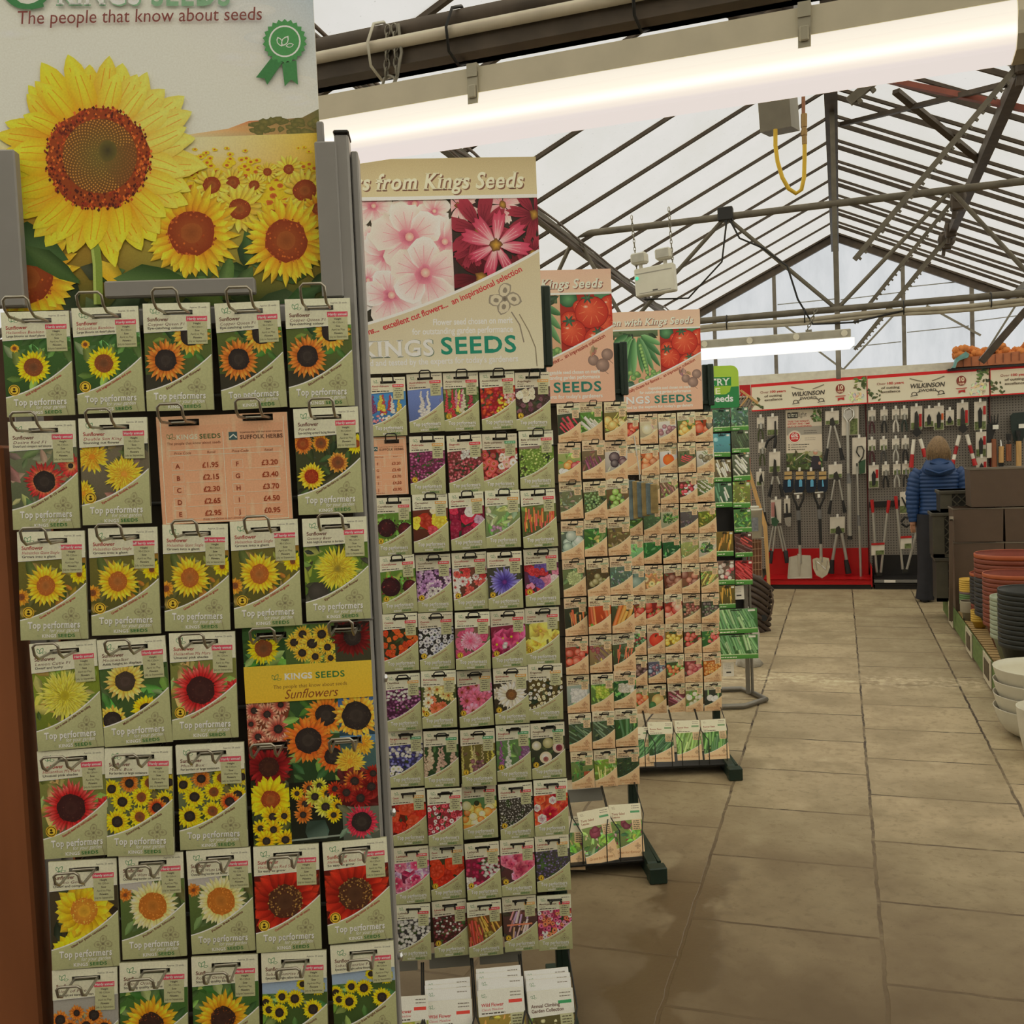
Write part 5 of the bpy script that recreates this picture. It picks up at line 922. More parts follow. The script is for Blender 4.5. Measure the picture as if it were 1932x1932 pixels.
VEG3 = [
 [('red chard stalks', roots((60, 70, 52), [(196, 50, 60), (176, 36, 50)], 9, .13, .95, reg=(.2, .5, .9, .75))), ('white stemmed leaf beet', sticks((90, 130, 60), WV, 6, .15, .8, reg=(.3, .5, .9, .72))), ('golden round beets with stems', V(('bg', (120, 110, 60), [(160, 160, 70), (130, 140, 60)], 14), ('sc', 'stick', 6, .06, [(190, 190, 90)], (.4, .28, .95, .44), -.9), ('sc', 'ball', 8, .17, YB, (.1, .42, .8, .72))))],
 [('orange red and white beets', V(('bg', (150, 160, 100), LG, 12), ('sc', 'ball', 2, .17, [(226, 130, 50)], (.35, .5, .6, .6)), ('sc', 'ball', 2, .18, [(206, 60, 70)], (.7, .5, .9, .66)), ('sc', 'ball', 2, .17, [(232, 226, 214)], (.15, .72, .4, .78)), ('sc', 'ball', 1, .16, [(230, 216, 110)], (.6, .32, .7, .34)))), ('purple leaf beet', sticks((110, 96, 70), [(120, 50, 80), (96, 36, 60)], 12, .1, 1.2, [(120, 100, 70), (90, 70, 60)], (.15, .48, .9, .74))), ('dark round beetroots on white', V(('bg', (190, 184, 176), [(190, 184, 176)], 2), ('sc', 'ball', 5, .2, [(66, 46, 56), (84, 52, 60), (54, 40, 48)], (.2, .34, .85, .62))))],
 [('grey green broccoli spears', leafy((110, 116, 84), [(130, 140, 100), (96, 106, 76), (150, 154, 120)], 50, .2)), ('brussels sprout stalks', V(('bg', (90, 100, 60), DG, 10), ('sc', 'ball', 40, .06, [(110, 146, 80), (90, 126, 66)], (.05, .3, .7, .8)))), ('bright green sprouts', balls((110, 90, 60), [(130, 176, 70), (150, 190, 90)], 10, .13, (.2, .3, .8, .76)))],
 [('pale blue cabbages', balls((90, 104, 90), [(176, 196, 180), (150, 176, 160)], 8, .2, None, None, BG, 20)), ('green pointed cabbage', V(('bg', (60, 104, 50), GR, 24, .4), ('sc', 'leaf', 3, .2, [(190, 200, 120), (170, 190, 100)], (.35, .5, .7, .7)))), ('brownish savoy cabbage', leafy((110, 96, 60), [(130, 116, 76), (96, 84, 56), (150, 136, 96)], 40, .25))],
 [('round savoy cabbage', V(('bg', (104, 116, 76), [(120, 134, 90), (90, 100, 66)], 20, .35), ('dbl', .5, .52, .34, [(120, 136, 84), (150, 164, 110), (176, 186, 140)], (160, 170, 120), (6, 16, .9)))), ('brown globe artichokes', V(('bg', (84, 70, 44), [(150, 136, 90), (110, 96, 60), (70, 58, 40)], 30, .22), ('sc', 'ball', 5, .13, [(140, 130, 80)], (.2, .45, .9, .75)))), ('curly grey green kale', leafy((90, 110, 94), BG, 60, .16))],
 [('slim carrots in a row', roots((56, 60, 44), OC, 7, .15, 1.5)), ('fat carrots close-up', V(('bg', (176, 70, 36), OC, 4), ('sc', 'stick', 7, .24, OC, (.1, .38, .95, .66), 1.35), ('disc', .14, .76, .07, (110, 150, 60), (90, 130, 50)))), ('blunt orange carrots', V(('bg', (70, 76, 50), DG, 8), ('sc', 'stick', 6, .26, [(226, 120, 40), (232, 140, 50), (214, 100, 36)], (.2, .4, .95, .7), 1.9)))],
 [('round red carrots', balls((150, 70, 50), [(214, 80, 56), (206, 70, 50)], 10, .18)), ('purple carrots and slices', V(('bg', (150, 130, 90), [(190, 160, 90), (120, 100, 66)], 24), ('sc', 'root', 6, .13, [(110, 76, 76), (90, 60, 60)], (.3, .4, .8, .7), .9), ('sc', 'eye', 4, .1, [(120, 40, 50)], (.05, .32, .4, .46), (220, 160, 120)))), ('thin red carrots on soil', roots((76, 84, 56), [(206, 76, 44), (222, 100, 60)], 8, .11, 1.8))],
 [('white cauliflower on grey', V(('bg', (150, 164, 156), BG, 16), ('sc', 'blob', 60, .09, [(232, 232, 226), (216, 218, 214)], (.2, .36, .85, .72)))), ('lime romanesco', V(('bg', (96, 126, 66), LG, 20), ('sc', 'blob', 50, .08, [(186, 206, 76), (160, 190, 60)], (.25, .34, .8, .64)))), ('white cauliflower in green leaves', V(('bg', (44, 84, 50), GR, 26, .4), ('sc', 'blob', 50, .09, [(232, 226, 206), (220, 212, 190)], (.25, .36, .9, .56))))],
 [('dark courgettes among leaves', sticks((70, 84, 60), [(50, 76, 50), (40, 60, 44), (84, 110, 76)], 9, .12, .6, DG)), ('dark courgettes with pale stalks', sticks((76, 90, 66), [(50, 80, 54), (40, 60, 44), (90, 116, 84)], 9, .12, .7, DG)), ('upright green courgettes', sticks((60, 90, 50), [(50, 96, 50), (66, 116, 60), (40, 80, 44)], 8, .17, 1.5, GR))],
 [('celery leaves beside terracotta pot', V(('bg', (110, 130, 76), GR, 34), ('rect', .55, .55, .9, .8, (150, 76, 50)))), ('pale celery stalks', V(('bg', (120, 150, 60), LG, 34), ('sc', 'stick', 9, .09, [(206, 206, 110), (190, 200, 100)], (.1, .55, .9, .78), 1.5))), ('dark curly kale', leafy((60, 76, 52), DG, 70, .14))]]
VEG4 = [
 [('red tomatoes', balls((150, 60, 40), TM, 8, .2)), ('cream pumpkin', V(('bg', (190, 180, 150), [(200, 190, 160)], 6), ('disc', .4, .5, .3, (226, 220, 190), (180, 172, 136)), ('disc', .85, .6, .2, (216, 200, 170), (170, 150, 120)))), ('purple onions on white', V(('bg', (206, 196, 190), [(206, 196, 190)], 2), ('sc', 'ball', 8, .16, [(140, 84, 96), (120, 70, 84)], (.1, .42, .9, .68)))), ('orange round squashes', balls((96, 110, 60), [(226, 160, 60), (232, 176, 80)], 8, .17, None, None, GR)), ('shiny orange squashes', balls((140, 60, 30), [(206, 84, 40), (190, 66, 34), (84, 76, 60)], 6, .24))],
 [('plain tan back', V(('rect', 0, .26, 1, .85, (196, 160, 124)))), ('orange kuri squashes', balls((176, 90, 50), [(206, 110, 64), (214, 126, 76)], 6, .25)), ('orange pumpkin on white', V(('bg', (222, 216, 210), [(222, 216, 210)], 2), ('disc', .5, .55, .32, (232, 120, 50), (206, 84, 30)), ('rect', .47, .31, .53, .38, (90, 70, 40)))), ('red radishes on brown', V(('bg', (104, 100, 70), DG, 20), ('sc', 'root', 10, .09, [(206, 50, 60)], (.3, .45, .8, .65), .4))), ('turnips on white', V(('bg', (206, 200, 190), [(206, 200, 190)], 2), ('sc', 'ball', 4, .18, [(90, 84, 60), (110, 96, 66)], (.2, .42, .85, .6)), ('sc', 'stick', 4, .07, [(110, 130, 70)], (.4, .28, .9, .4), .7)))],
 [None, ('white parsnips', sticks((150, 130, 90), WV, 7, .12, 1.45)), ('purple sprouting stems', sticks((120, 96, 76), [(110, 64, 64), (140, 90, 84), (190, 170, 130)], 9, .11, 1.1)), ('red and white radishes', V(('bg', (96, 60, 50), GR, 12), ('sc', 'ball', 20, .1, [(196, 40, 60), (232, 220, 214), (180, 30, 50)], (.08, .34, .95, .74)))), ('white podded beans', V(('bg', (110, 120, 70), GR, 14), ('sc', 'stick', 14, .08, WV, (.1, .3, .9, .7), .6)))],
 [('mid green lettuce', leafy((80, 110, 50), GR, 30)), ('feathery green herbs', leafy((84, 110, 76), [(96, 126, 84), (76, 100, 66), (110, 140, 100)], 50, .16)), ('green herbs on pale plate', V(('bg', (176, 180, 150), [(176, 180, 150)], 2), ('sc', 'leaf', 50, .09, GR, (.1, .32, .95, .64)))), ('purple basil leaves', leafy((90, 84, 84), [(104, 90, 100), (80, 74, 80), (120, 110, 110)], 50, .15)), ('yellow green curled leaves', leafy((100, 110, 40), [(130, 146, 50), (90, 110, 40), (160, 170, 80)], 36, .22))],
 [('pale mint green leaves', leafy((130, 190, 130), [(120, 180, 120), (160, 210, 150), (96, 150, 100)], 30, .3)), ('bright green spinach', leafy((50, 110, 56), [(60, 130, 66), (44, 100, 50), (90, 156, 84)], 36, .28)), ('glossy dark spinach', leafy((40, 90, 50), [(50, 106, 56), (36, 76, 44), (110, 160, 110)], 36, .24)), ('frilly pale lettuce', leafy((150, 160, 96), [(170, 180, 120), (130, 146, 84), (190, 196, 150)], 50, .16)), ('dark leaves on white bowl', V(('bg', (196, 190, 170), [(196, 190, 170)], 2), ('sc', 'leaf', 30, .15, DG+GR, (.15, .32, .8, .66))))],
 [('blue grey squash', V(('bg', (110, 130, 120), BG, 14), ('disc', .5, .55, .3, (150, 170, 160), (110, 130, 120)))), ('cream slices of squash', V(('bg', (176, 130, 90), YB, 8), ('sc', 'eye', 8, .2, [(226, 200, 150), (222, 190, 120), (206, 130, 80)], None, (150, 170, 110)))), ('brown shiny onions', balls((110, 60, 44), [(140, 80, 60), (120, 64, 50)], 6, .24)), ('brown red shallots', balls((130, 90, 66), [(160, 90, 70), (140, 76, 60), (150, 60, 56)], 6, .2)), ('yellow beans, swung out of line', sticks((130, 116, 70), [(226, 196, 110), (206, 170, 80)], 9, .13, -.9))],
 [('tomatoes on the vine', balls((110, 60, 40), TM, 5, .2, (.1, .4, .95, .7), (90, 130, 60), GR)), ('glossy red tomatoes', balls((120, 40, 36), TM, 7, .22, None, (96, 136, 66))), ('striped red tomatoes', balls((140, 50, 40), TM+[(226, 140, 120)], 7, .22, None, None)), ('small brown red tomatoes', balls((110, 90, 70), [(130, 50, 44), (150, 90, 70), (110, 110, 70)], 26, .09)), ('dark tomatoes and leaves', balls((60, 66, 50), [(80, 60, 56), (70, 96, 60), (60, 46, 50)], 24, .1))],
 [('small red cherries with leaves', balls((80, 76, 56), [(150, 40, 44), (70, 130, 80)], 24, .09, None, None, GR)), ('one big beefsteak tomato', V(('bg', (176, 150, 130), [(170, 150, 130)], 4), ('disc', .5, .53, .4, (222, 84, 60), (180, 44, 34)), ('sc', 'leaf', 3, .1, [(110, 60, 40)], (.4, .36, .6, .42)))), ('yellow tomatoes', balls((140, 110, 50), [(226, 190, 70), (216, 176, 50)], 12, .14)), ('red tomatoes and basil', balls((84, 66, 50), [(214, 76, 64), (200, 60, 50)], 9, .15, None, None, GR)), ('bright red tomatoes and greenery', balls((60, 110, 60), [(214, 56, 56), (222, 90, 84)], 9, .13, (.35, .32, .95, .74), None, GR, 20))],
 [('dark purple peppers', balls((70, 56, 50), [(84, 46, 56), (110, 70, 66)], 14, .13)), ('blue purple berries', balls((90, 90, 110), [(84, 90, 120), (120, 70, 90), (130, 150, 176)], 24, .1, None, None, BG)), ('green and orange tomatoes', balls((70, 84, 50), [(110, 150, 66), (222, 110, 50), (206, 84, 40)], 14, .13, None, None, GR)), ('rosy pink tomatoes', balls((130, 60, 60), [(176, 56, 66), (196, 90, 90)], 9, .18)), ('small orange cherry tomatoes', balls((176, 96, 40), [(232, 140, 56), (226, 124, 44)], 34, .095))],
 [('orange and green peppers', balls((110, 130, 56), [(222, 110, 50), (150, 180, 70), (226, 90, 50)], 9, .17, None, None, GR)), ('tan netted melon', V(('bg', (96, 96, 60), GR, 10), ('disc', .52, .54, .36, (222, 190, 130), (176, 140, 84)), ('disc', .2, .7, .2, (80, 130, 80), (60, 100, 60)))), ('magenta chard stems', sticks((110, 60, 60), [(140, 50, 76), (120, 44, 60), (190, 160, 150)], 10, .12, .6, [(90, 60, 56)])), ('white and green kohlrabi', balls((120, 130, 70), [(232, 226, 190), (216, 214, 170)], 9, .15, None, None, LG, 24)), ('three white turnips on dark', V(('bg', (56, 60, 52), DG, 10), ('sc', 'stick', 3, .16, [(110, 140, 84)], (.15, .3, .9, .36), 1.57), ('sc', 'ball', 3, .17, [(232, 230, 224)], (.15, .54, .95, .6))))]]
mk = lambda T: [[(None if e is None else (e[0], TN, 0, 'x', e[1])) for e in r_] for r_ in T]
F3 = Frame(-.8, 3.57, 66)
S3, c3 = rack(F3, -.57, .052, 'seed_display_rack', 'dark green wire rack of vegetable seeds, third rack from the camera')
V3 = [[None, None]+r_ for r_ in mk(VEG3)]
def fill3(F, S, c, T, ul, z0, pu, pv, where, group, seed, ncol):
    T2 = [[e for e in r_] for r_ in T]
    fill(F, S, c, T2, ul, z0, pu, pv, 'veg', pu*.962, .1425, where, group, 0, True, seed, (), 1, ROW10)
ORD_SAVE = ORD
ORD = ['first', 'second', 'first', 'second', 'third']
fill3(F3, S3, c3, V3, -.396, 1.712, .0893, .1462, 'third rack', 'vegetable seed packets on the third rack', 9, 5)
ORD = ['half hidden leftmost', 'second', 'third', 'fourth', 'fifth']
F4 = Frame(-.63, 4.73, 71)
S4, c4 = rack(F4, -.565, .058, 'seed_display_rack', 'dark green wire rack of vegetable seeds, fourth rack from the camera')
fill3(F4, S4, c4, mk(VEG4), -.389, 1.704, .0893, .1462, 'fourth rack', 'vegetable seed packets on the fourth rack', 12, 5)
ORD = ORD_SAVE
basket(S3, [F3.uz(px_, 1540, -.12)[0]-c3 for px_ in (1010, 1078, 1147, 1213)], .045, .2); basket(S4, [F4.uz(px_, 1370, -.12)[0]-c4 for px_ in (1168, 1220, 1270, 1320, 1372)], .045, .2)
LV = [('bg', (120, 140, 80), [(110, 150, 80), (160, 190, 110), (130, 60, 76), (70, 100, 60), (190, 190, 160)], 50, .22), ('sc', 'blob', 2, .14, [(120, 50, 66)], (.35, .34, .5, .44)), ('sc', 'leaf', 12, .12, [(150, 190, 80), (110, 160, 70)], (.5, .5, .9, .7))]
for i, (px, py, an, lab) in enumerate(((1072, 1540, 4, 'leaf salad seed pack mostly hidden behind the second rack'), (1116, 1524, -7, 'tilted leaf salad seed pack, left of two at foot of third rack'), (1178, 1517, .5, 'upright leaf salad seed pack, right of two at foot of third rack'))):
    u, z = F3.uz(px, py, -.12); big_pack(F3, u, -.12-.02*(i == 1), z, .118, .185, LV, 'veg', 'Tasty Salad', lab, 'large seed packs at the foot of the third rack', an, -20, 70+i, (84, 140, 100), t2='Leaves', tcc=(140, 100, 76))
mb = MB(); u, z = F3.uz(1150, 1490, .02); mb.bbox(-.0+.03, -.06, .185, .17, -.055, .235, .001); mb.build('label_holder', MATS['cloudy_acrylic'], S3)
BN = [[('bg', (56, 90, 50), DG, 10), ('sc', 'stick', 14, .15, [(60, 116, 60), (84, 140, 76), (50, 96, 54)], (.1, .36, .95, .74), -.8)], [('bg', (110, 140, 66), LG, 10), ('sc', 'stick', 18, .14, [(130, 170, 80), (100, 140, 66), (150, 186, 100)], (.08, .36, .95, .76), -1.25)], [('bg', (60, 100, 50), GR, 10), ('sc', 'stick', 20, .14, [(96, 150, 66), (70, 120, 56), (50, 90, 46)], (.08, .36, .95, .76), -1.4)]]
for i, (px, py, lab) in enumerate(((1205, 1372, 'green bean seed pack half hidden beside the third rack'), (1245, 1362, 'seed pack of dark diagonal runner beans, foot of fourth rack'), (1296, 1359, 'seed pack of pale upright beans in the middle, foot of fourth rack'), (1345, 1357, 'seed pack of fine dark green beans at right, foot of fourth rack'))):
    u, z = F4.uz(px, py, -.12); big_pack(F4, u, -.12, z, .118, .185, BN[(0, 0, 1, 2)[i]], 'veg', 'Runner Bean', lab, 'bean seed packs at the foot of the fourth rack', (0, 1.5, .5, -1)[i], -20, 80+i, (110, 140, 100), tcc=(140, 90, 70))
# ---- signs above the racks
def wsum(t, w='b'): return sum((GLY[(w, c)][2] if (w, c) in GLY else .28) for c in t)
def broad(a, x, y, r, n, cin, cout, rag=.12, wide=1.25, a0=None, notch=0):
    """open flower of broad overlapping petals shaded from the throat outwards"""
    rd = a.rd; a0 = rd.random()*6 if a0 is None else a0
    for t in range(n):
        an = a0+t*2*math.pi/n+rd.uniform(-.12, .12); hw = math.pi/n*wide; P = [(x, y)]; C = [cin]; rr_ = r*rd.uniform(.85, 1.08); m = 9; sh = rd.uniform(.9, 1.03)
        for k in range(m):
            u = k/(m-1)*2-1; q = rr_*(1-.42*u*u*u*u-.1*abs(u))*(1+rd.uniform(-rag, rag)*.35)*(1-(notch if k % 2 else 0)*.12)
            P.append((x+q*math.cos(an+u*hw), y+q*math.sin(an+u*hw))); C.append(tuple(min(255, v*sh*(1-.1*(u > .6))) for v in cout))
        M = [((P[0][0]*.45+p[0]*.55), (P[0][1]*.45+p[1]*.55)) for p in P[1:]]; cm = mixc(cin, cout, .72)
        a.raw(P+M, [[0, m+1+k, m+2+k] for k in range(m-1)]+[[m+1+k, 1+k, 2+k, m+2+k] for k in range(m-1)], C+[cm]*m)
        for v in range(3):
            b = an+(v-1)*hw*.45; a.line([(x+r*.12*math.cos(an), y+r*.12*math.sin(an)), (x+r*.7*math.cos(b), y+r*.7*math.sin(b))], r*.012, mixc(cin, cout, .35))
def swoop(a, w, h, P, lo0, lo1, edge, words, u0, u1, off, size, col):
    N = 18; X0 = -.5; up = [((X0+(1-X0)*i/N)*w, bez(X0+(1-X0)*i/N, P)*h) for i in range(N+1)]
    a.lay(3); a.raw(up+[(x, h) for x, _ in up], [[i, i+1, N+2+i, N+1+i] for i in range(N)], [lo0]*(N+1)+[lo1]*(N+1)); a.line(up, .013*h, edge)
    sp = (u1-u0)/wsum(words); u = u0
    for c in words:
        ad = GLY[('b', c)][2] if ('b', c) in GLY else .28
        y = bez(u, P); dy = (bez(u+.01, P)-y)*h/(.01*w)
        if ('b', c) in GLY: a.z -= a.step; a.text(c, u*w, (y+off)*h, size*h, col, 'b', rot=math.atan(dy), sx=.95)
        u += ad*sp
    a.lay(2)
def title(a, w, h, t, ref, ref_w, right, y, size, dark, light):
    wd = ref_w*w*wsum(t, 'B')/wsum(ref, 'B')
    for dx, dy, c in ((.007, .006, dark), (.004, .004, dark), (0, 0, light)): a.text(t, right*w+dx*w, (y+dy)*h, size*h, c, 'B', .25, align='r', wide=wd)
def sign_art_flow(a, w, h):
    rd = a.rd; tan = (186, 178, 152)
    a.rect(-.5*w, 0, w, h, tan, (198, 194, 172))
    a.rect(-.5*w, .18*h, .51*w, .8*h, (70, 66, 54)); a.leafbg(-.45*w, .2*h, .5*w, .8*h, (66, 62, 50), [(84, 96, 62), (60, 70, 46), (96, 96, 74), (50, 54, 40)], 44, .15*w)
    for x, y, r in ((-.3, .3, .17), (-.22, .55, .2), (-.1, .3, .16), (-.08, .62, .18), (.07, .215, .12), (.3, .21, .14), (.41, .245, .1), (.045, .35, .05), (.125, .45, .15), (.46, .39, .16), (.26, .365, .21), (.4, .64, .135), (.02, .56, .1), (.145, .635, .18), (.34, .535, .225)):
        broad(a, x*w, y*h, r*w, 5, (190, 84, 116), (236, 224, 218), .2, 1.3); a.disc(x*w, y*h, r*w*.24, r*w*.22, (150, 50, 84), (206, 130, 152), 12, irr=.3); a.disc(x*w+r*w*.03, y*h-r*w*.02, r*w*.12, r*w*.12, (236, 196, 184), (206, 140, 140), 10)
    a.rect(.507*w, .18*h, w, .78*h, (50, 38, 38)); a.clip = (.507*w, 0, w, h)
    a.leafbg(.53*w, .3*h, w, .8*h, (48, 42, 38), [(58, 60, 44), (70, 30, 40), (44, 50, 36), (64, 76, 60)], 20, .12*w)
    PK_ = ((206, 120, 140), (226, 196, 196)); RD = ((70, 12, 30), (146, 46, 66)); DR = ((50, 8, 18), (100, 26, 38))
    for x, y, r, q in ((.55, .22, .12, PK_), (.8, .22, .13, PK_), (.66, .56, .2, DR), (.98, .27, .17, RD), (.96, .45, .1, RD), (.62, .43, .12, RD), (.9, .56, .14, DR), (.67, .335, .205, RD)): broad(a, x*w, y*h, r*w, 8, *q, .1, .92, notch=1); a.disc(x*w, y*h, r*w*.17, r*w*.17, (176, 140, 60), (96, 60, 34), 10, irr=.3)
    broad(a, .755*w, .41*h, .2*w, 8, (240, 226, 222), (176, 54, 88), .1, .86, .25, 1); a.disc(.755*w, .41*h, .036*w, .036*w, (190, 150, 60), (84, 50, 34), 12, irr=.3)
    a.clip = (-.5*w, 0, w, h); a.lay(2)
    a.rect(-.5*w, 0, w, .175*h, (166, 156, 124), (190, 180, 150)); a.rect(-.5*w, .175*h, w, .192*h, (236, 228, 210))
    title(a, w, h, 'Flowers from Kings Seeds', 'from Kings Seeds', .835, .925, .142, .105, (112, 80, 68), (240, 208, 186))
    swoop(a, w, h, (.765, .66, .44), tan, (200, 197, 176), (242, 234, 218), 'superb blooms...  excellent cut flowers...  an inspirational selection', -.2, .9, .052, .04, (176, 52, 60))
    a.sketch(.79*w, .665*h, .1*w, (128, 122, 110), (190, 184, 164)); a.line([(.87*w, .74*h), (.92*w, .82*h), (.955*w, .9*h), (.96*w, .99*h)], .006*w, (130, 124, 104))
    wt = (242, 236, 222)
    a.text('Flower seed chosen on merit', .83*w, .78*h, .042*h, wt, 'b', align='r', wide=.455*w); a.text('for outstanding garden performance', .83*w, .822*h, .042*h, wt, 'b', align='r', wide=.573*w)
    a.logo(-.15*w, .885*h, .06*w, (40, 130, 104), tan)
    a.text('KINGS', -.045*w, .924*h, .112*h, (96, 116, 100), 'B', wide=.43*w); a.text('KINGS', -.042*w, .921*h, .106*h, (242, 238, 224), 'B', wide=.422*w); a.text('SEEDS', .413*w, .917*h, .112*h, (34, 128, 108), 'B', wide=.44*w)
    s_ = 'Bred and tested by the experts for today\'s gardeners'; a.text(s_, .853*w, .963*h, .041*h, wt, 'b', align='r', wide=.81*w*wsum(s_)/wsum(s_[5:]))
def sign_art_veg(a, w, h):
    rd = a.rd; tan = (212, 168, 144)
    a.rect(-.5*w, 0, w, h, tan, (210, 166, 142)); a.rect(-.5*w, .18*h, .524*w, .86*h, (200, 164, 132), (186, 146, 116)); a.leafbg(-.3*w, .19*h, .5*w, .25*h, (96, 116, 84), DG, 12, .1*w)
    pg = [(84, 130, 86), (100, 150, 98), (66, 110, 72)]
    def pod(x0, y0, x1, y1, wd, c):
        x0, x1, y0, y1 = x0*w, x1*w, y0*h, y1*h; d = math.hypot(x1-x0, y1-y0); nx, ny = -(y1-y0)/d*wd*w, (x1-x0)/d*wd*w; P = []; m = 7
        for sg in (1, -1):
            for k in (range(m+1) if sg > 0 else range(m, -1, -1)): t = k/m; q = math.sin(math.pi*min(1, .06+t*.94))**.6*sg if 0 < k < m else 0; P.append((x0+(x1-x0)*t+nx*q, y0+(y1-y0)*t+ny*q))
        n_ = len(P)//2; mid = [(x0+(x1-x0)*k/m, y0+(y1-y0)*k/m) for k in range(m+1)]
        a.raw(P+mid, [[k, k+1, 2*n_+k+1, 2*n_+k] for k in range(m)]+[[2*n_-1-k, 2*n_-2-k, 2*n_+k+1, 2*n_+k] for k in range(m)], [mixc(c, (30, 60, 30), .4)]*n_+[mixc(c, (210, 235, 190), .28)]*n_+[c]*(m+1))
    for q in ((-.1, .25, -.3, .55), (-.05, .26, -.2, .7), (.05, .25, -.12, .5), (.1, .25, -.1, .62), (.2, .24, .0, .42), (.2, .25, .03, .62), (.22, .25, .12, .72), (.23, .26, .2, .66), (.27, .25, .31, .62), (.29, .25, .52, .56), (.3, .24, .53, .45), (.3, .235, .54, .34), (.28, .25, .44, .6), (.15, .23, -.02, .3)): pod(*q, .036, rd.choice(pg))
    pod(.28, .3, .38, .66, .034, (66, 110, 72))
    for k in range(9): t = k/8; a.disc((.29+.075*t)*w, (.34+.27*t)*h, .024*w, .024*w, (160, 196, 120), (84, 126, 74), 10, -.3, -.3)
    for k in range(30): a.disc((rd.uniform(.36, .53) if k % 3 else rd.uniform(.13, .3))*w, rd.uniform(.6, .76)*h, .034*w, .032*w, (150, 186, 114), (76, 118, 70), 10, -.3, -.3)
    for k in range(8): a.leaf(rd.uniform(.05, .25)*w, rd.uniform(.7, .78)*h, .1*w, rd.uniform(-.5, .5), (66, 106, 76), .5)
    a.rect(.524*w, .18*h, w, .74*h, (150, 46, 38)); a.clip = (.524*w, 0, w, h)
    def tom(x, y, r):
        a.disc(x*w, y*h, r*w*1.03, r*w, (130, 34, 28), (120, 30, 26), 22); a.disc(x*w, y*h, r*w, r*w*.95, (224, 96, 66), (172, 46, 36), 24, -.25, -.3)
        for k in range(9):
            t = k*.698+.2; a.line([(x*w+r*w*.4*math.cos(t), y*h-r*w*.1+r*w*.35*math.sin(t)), (x*w+r*w*.78*math.cos(t+.08), y*h+r*w*.74*math.sin(t+.08))], r*w*.035, (222, 120, 80))
        a.disc(x*w-r*w*.35, y*h-r*w*.35, r*w*.16, r*w*.1, (240, 190, 170), (226, 110, 80), 8)
    def cal(x, y, r):
        for k in range(6): a.leaf(x*w+r*.5*w*math.cos(k*1.05), y*h+r*.4*w*math.sin(k*1.05), r*w*1.2, k*1.05, (56, 90, 64), .3)
    a.disc(.6*w, .22*h, .085*w, .075*w, (96, 144, 100), (44, 84, 58), 14); a.rect(.84*w, .18*h, .98*w, .24*h, (76, 124, 88))
    for q in ((.61, .38, .085), (.98, .28, .1), (.95, .42, .09), (.7, .28, .06)): tom(*q)
    tom(.81, .325, .15); cal(.775, .215, .06); tom(.627, .475, .125); cal(.6, .385, .06); tom(.85, .53, .115); cal(.86, .47, .05)
    a.clip = (-.5*w, 0, w, h); a.lay(2)
    a.rect(-.5*w, 0, w, .172*h, (212, 172, 152), (218, 180, 158)); a.rect(-.5*w, .172*h, w, .188*h, (240, 222, 204))
    title(a, w, h, 'Grow your own garden with Kings Seeds', 'Kings Seeds', .57, .918, .138, .098, (116, 68, 56), (238, 216, 196))
    swoop(a, w, h, (.8, .655, .43), tan, (210, 166, 142), (244, 228, 210), 'specially chosen for flavour...  an impressive collection', .08, .93, .05, .042, (146, 56, 46))
    for x, y, r in ((.81, .685, .05), (.94, .645, .055), (.895, .725, .062)): a.disc(x*w, y*h, r*w, r*w, (168, 140, 128), (116, 96, 90), 16, -.3, -.3); a.line([(x*w, (y+.03)*h), ((x+.05)*w, (y+.07)*h)], .005*w, (120, 96, 86))
    for k in range(9): a.leaf((.82+rd.uniform(-.07, .05))*w, (.62+rd.uniform(-.02, .03))*h, .07*w, rd.random()*6, (156, 126, 110), .5)
    wt = (242, 224, 208)
    a.text('Vegetable seed chosen on merit', .865*w, .783*h, .04*h, wt, 'b', align='r', wide=.5*w); a.text('for outstanding garden performance', .865*w, .822*h, .04*h, wt, 'b', align='r', wide=.6*w)
    a.logo(-.15*w, .885*h, .06*w, (50, 120, 100), tan)
    a.text('KINGS', -.045*w, .922*h, .108*h, (136, 104, 88), 'B', wide=.44*w); a.text('KINGS', -.042*w, .919*h, .102*h, (242, 230, 212), 'B', wide=.432*w); a.text('SEEDS', .433*w, .92*h, .108*h, (46, 112, 100), 'B', wide=.45*w)
    s_ = 'Bred and tested by the experts for today\'s gardeners'; a.text(s_, .884*w, .967*h, .04*h, wt, 'b', align='r', wide=1.02*w)
def top_sign(F, u_r, zb, zt, w, art, lab, seed, wf=.62):
    h = zt-zb; mb = MB(); mb.bbox(-wf+w/2, 0, 0, w/2, .004, h, .001)
    a = Art(lambda x, y: (x-w/2, h-y), 1e-5, seed, 1.42, box=(w-wf, 0, w, h)); art(a, w, h); mb.mi = 1; a.attach(mb)
    o = build_print(mb, 'rack_sign', PAPERW, label=lab, cat='sign'); o.location = F.world(u_r-w/2, .0, zb); o.rotation_euler = (0, 0, F.rz)
u_, zt_ = F2.uz(1010, 297, .0); top_sign(F2, u_, F2.uz(1000, 696, 0)[1], zt_, .43, sign_art_flow, 'grey green flower seed sign with mallow and cosmos photographs, second rack', 21)
u_, zt_ = F3.uz(1152, 507, .0); top_sign(F3, u_, F3.uz(1150, 757, 0)[1], zt_, .41, sign_art_veg, 'pink vegetable seed sign on third rack, mostly showing tomatoes', 22)
u_, zt_ = F4.uz(1320, 583, .0); top_sign(F4, u_, F4.uz(1322, 772, 0)[1], zt_, .41, sign_art_veg, 'pink vegetable seed sign on fourth rack, showing pea pods and tomatoes', 23)
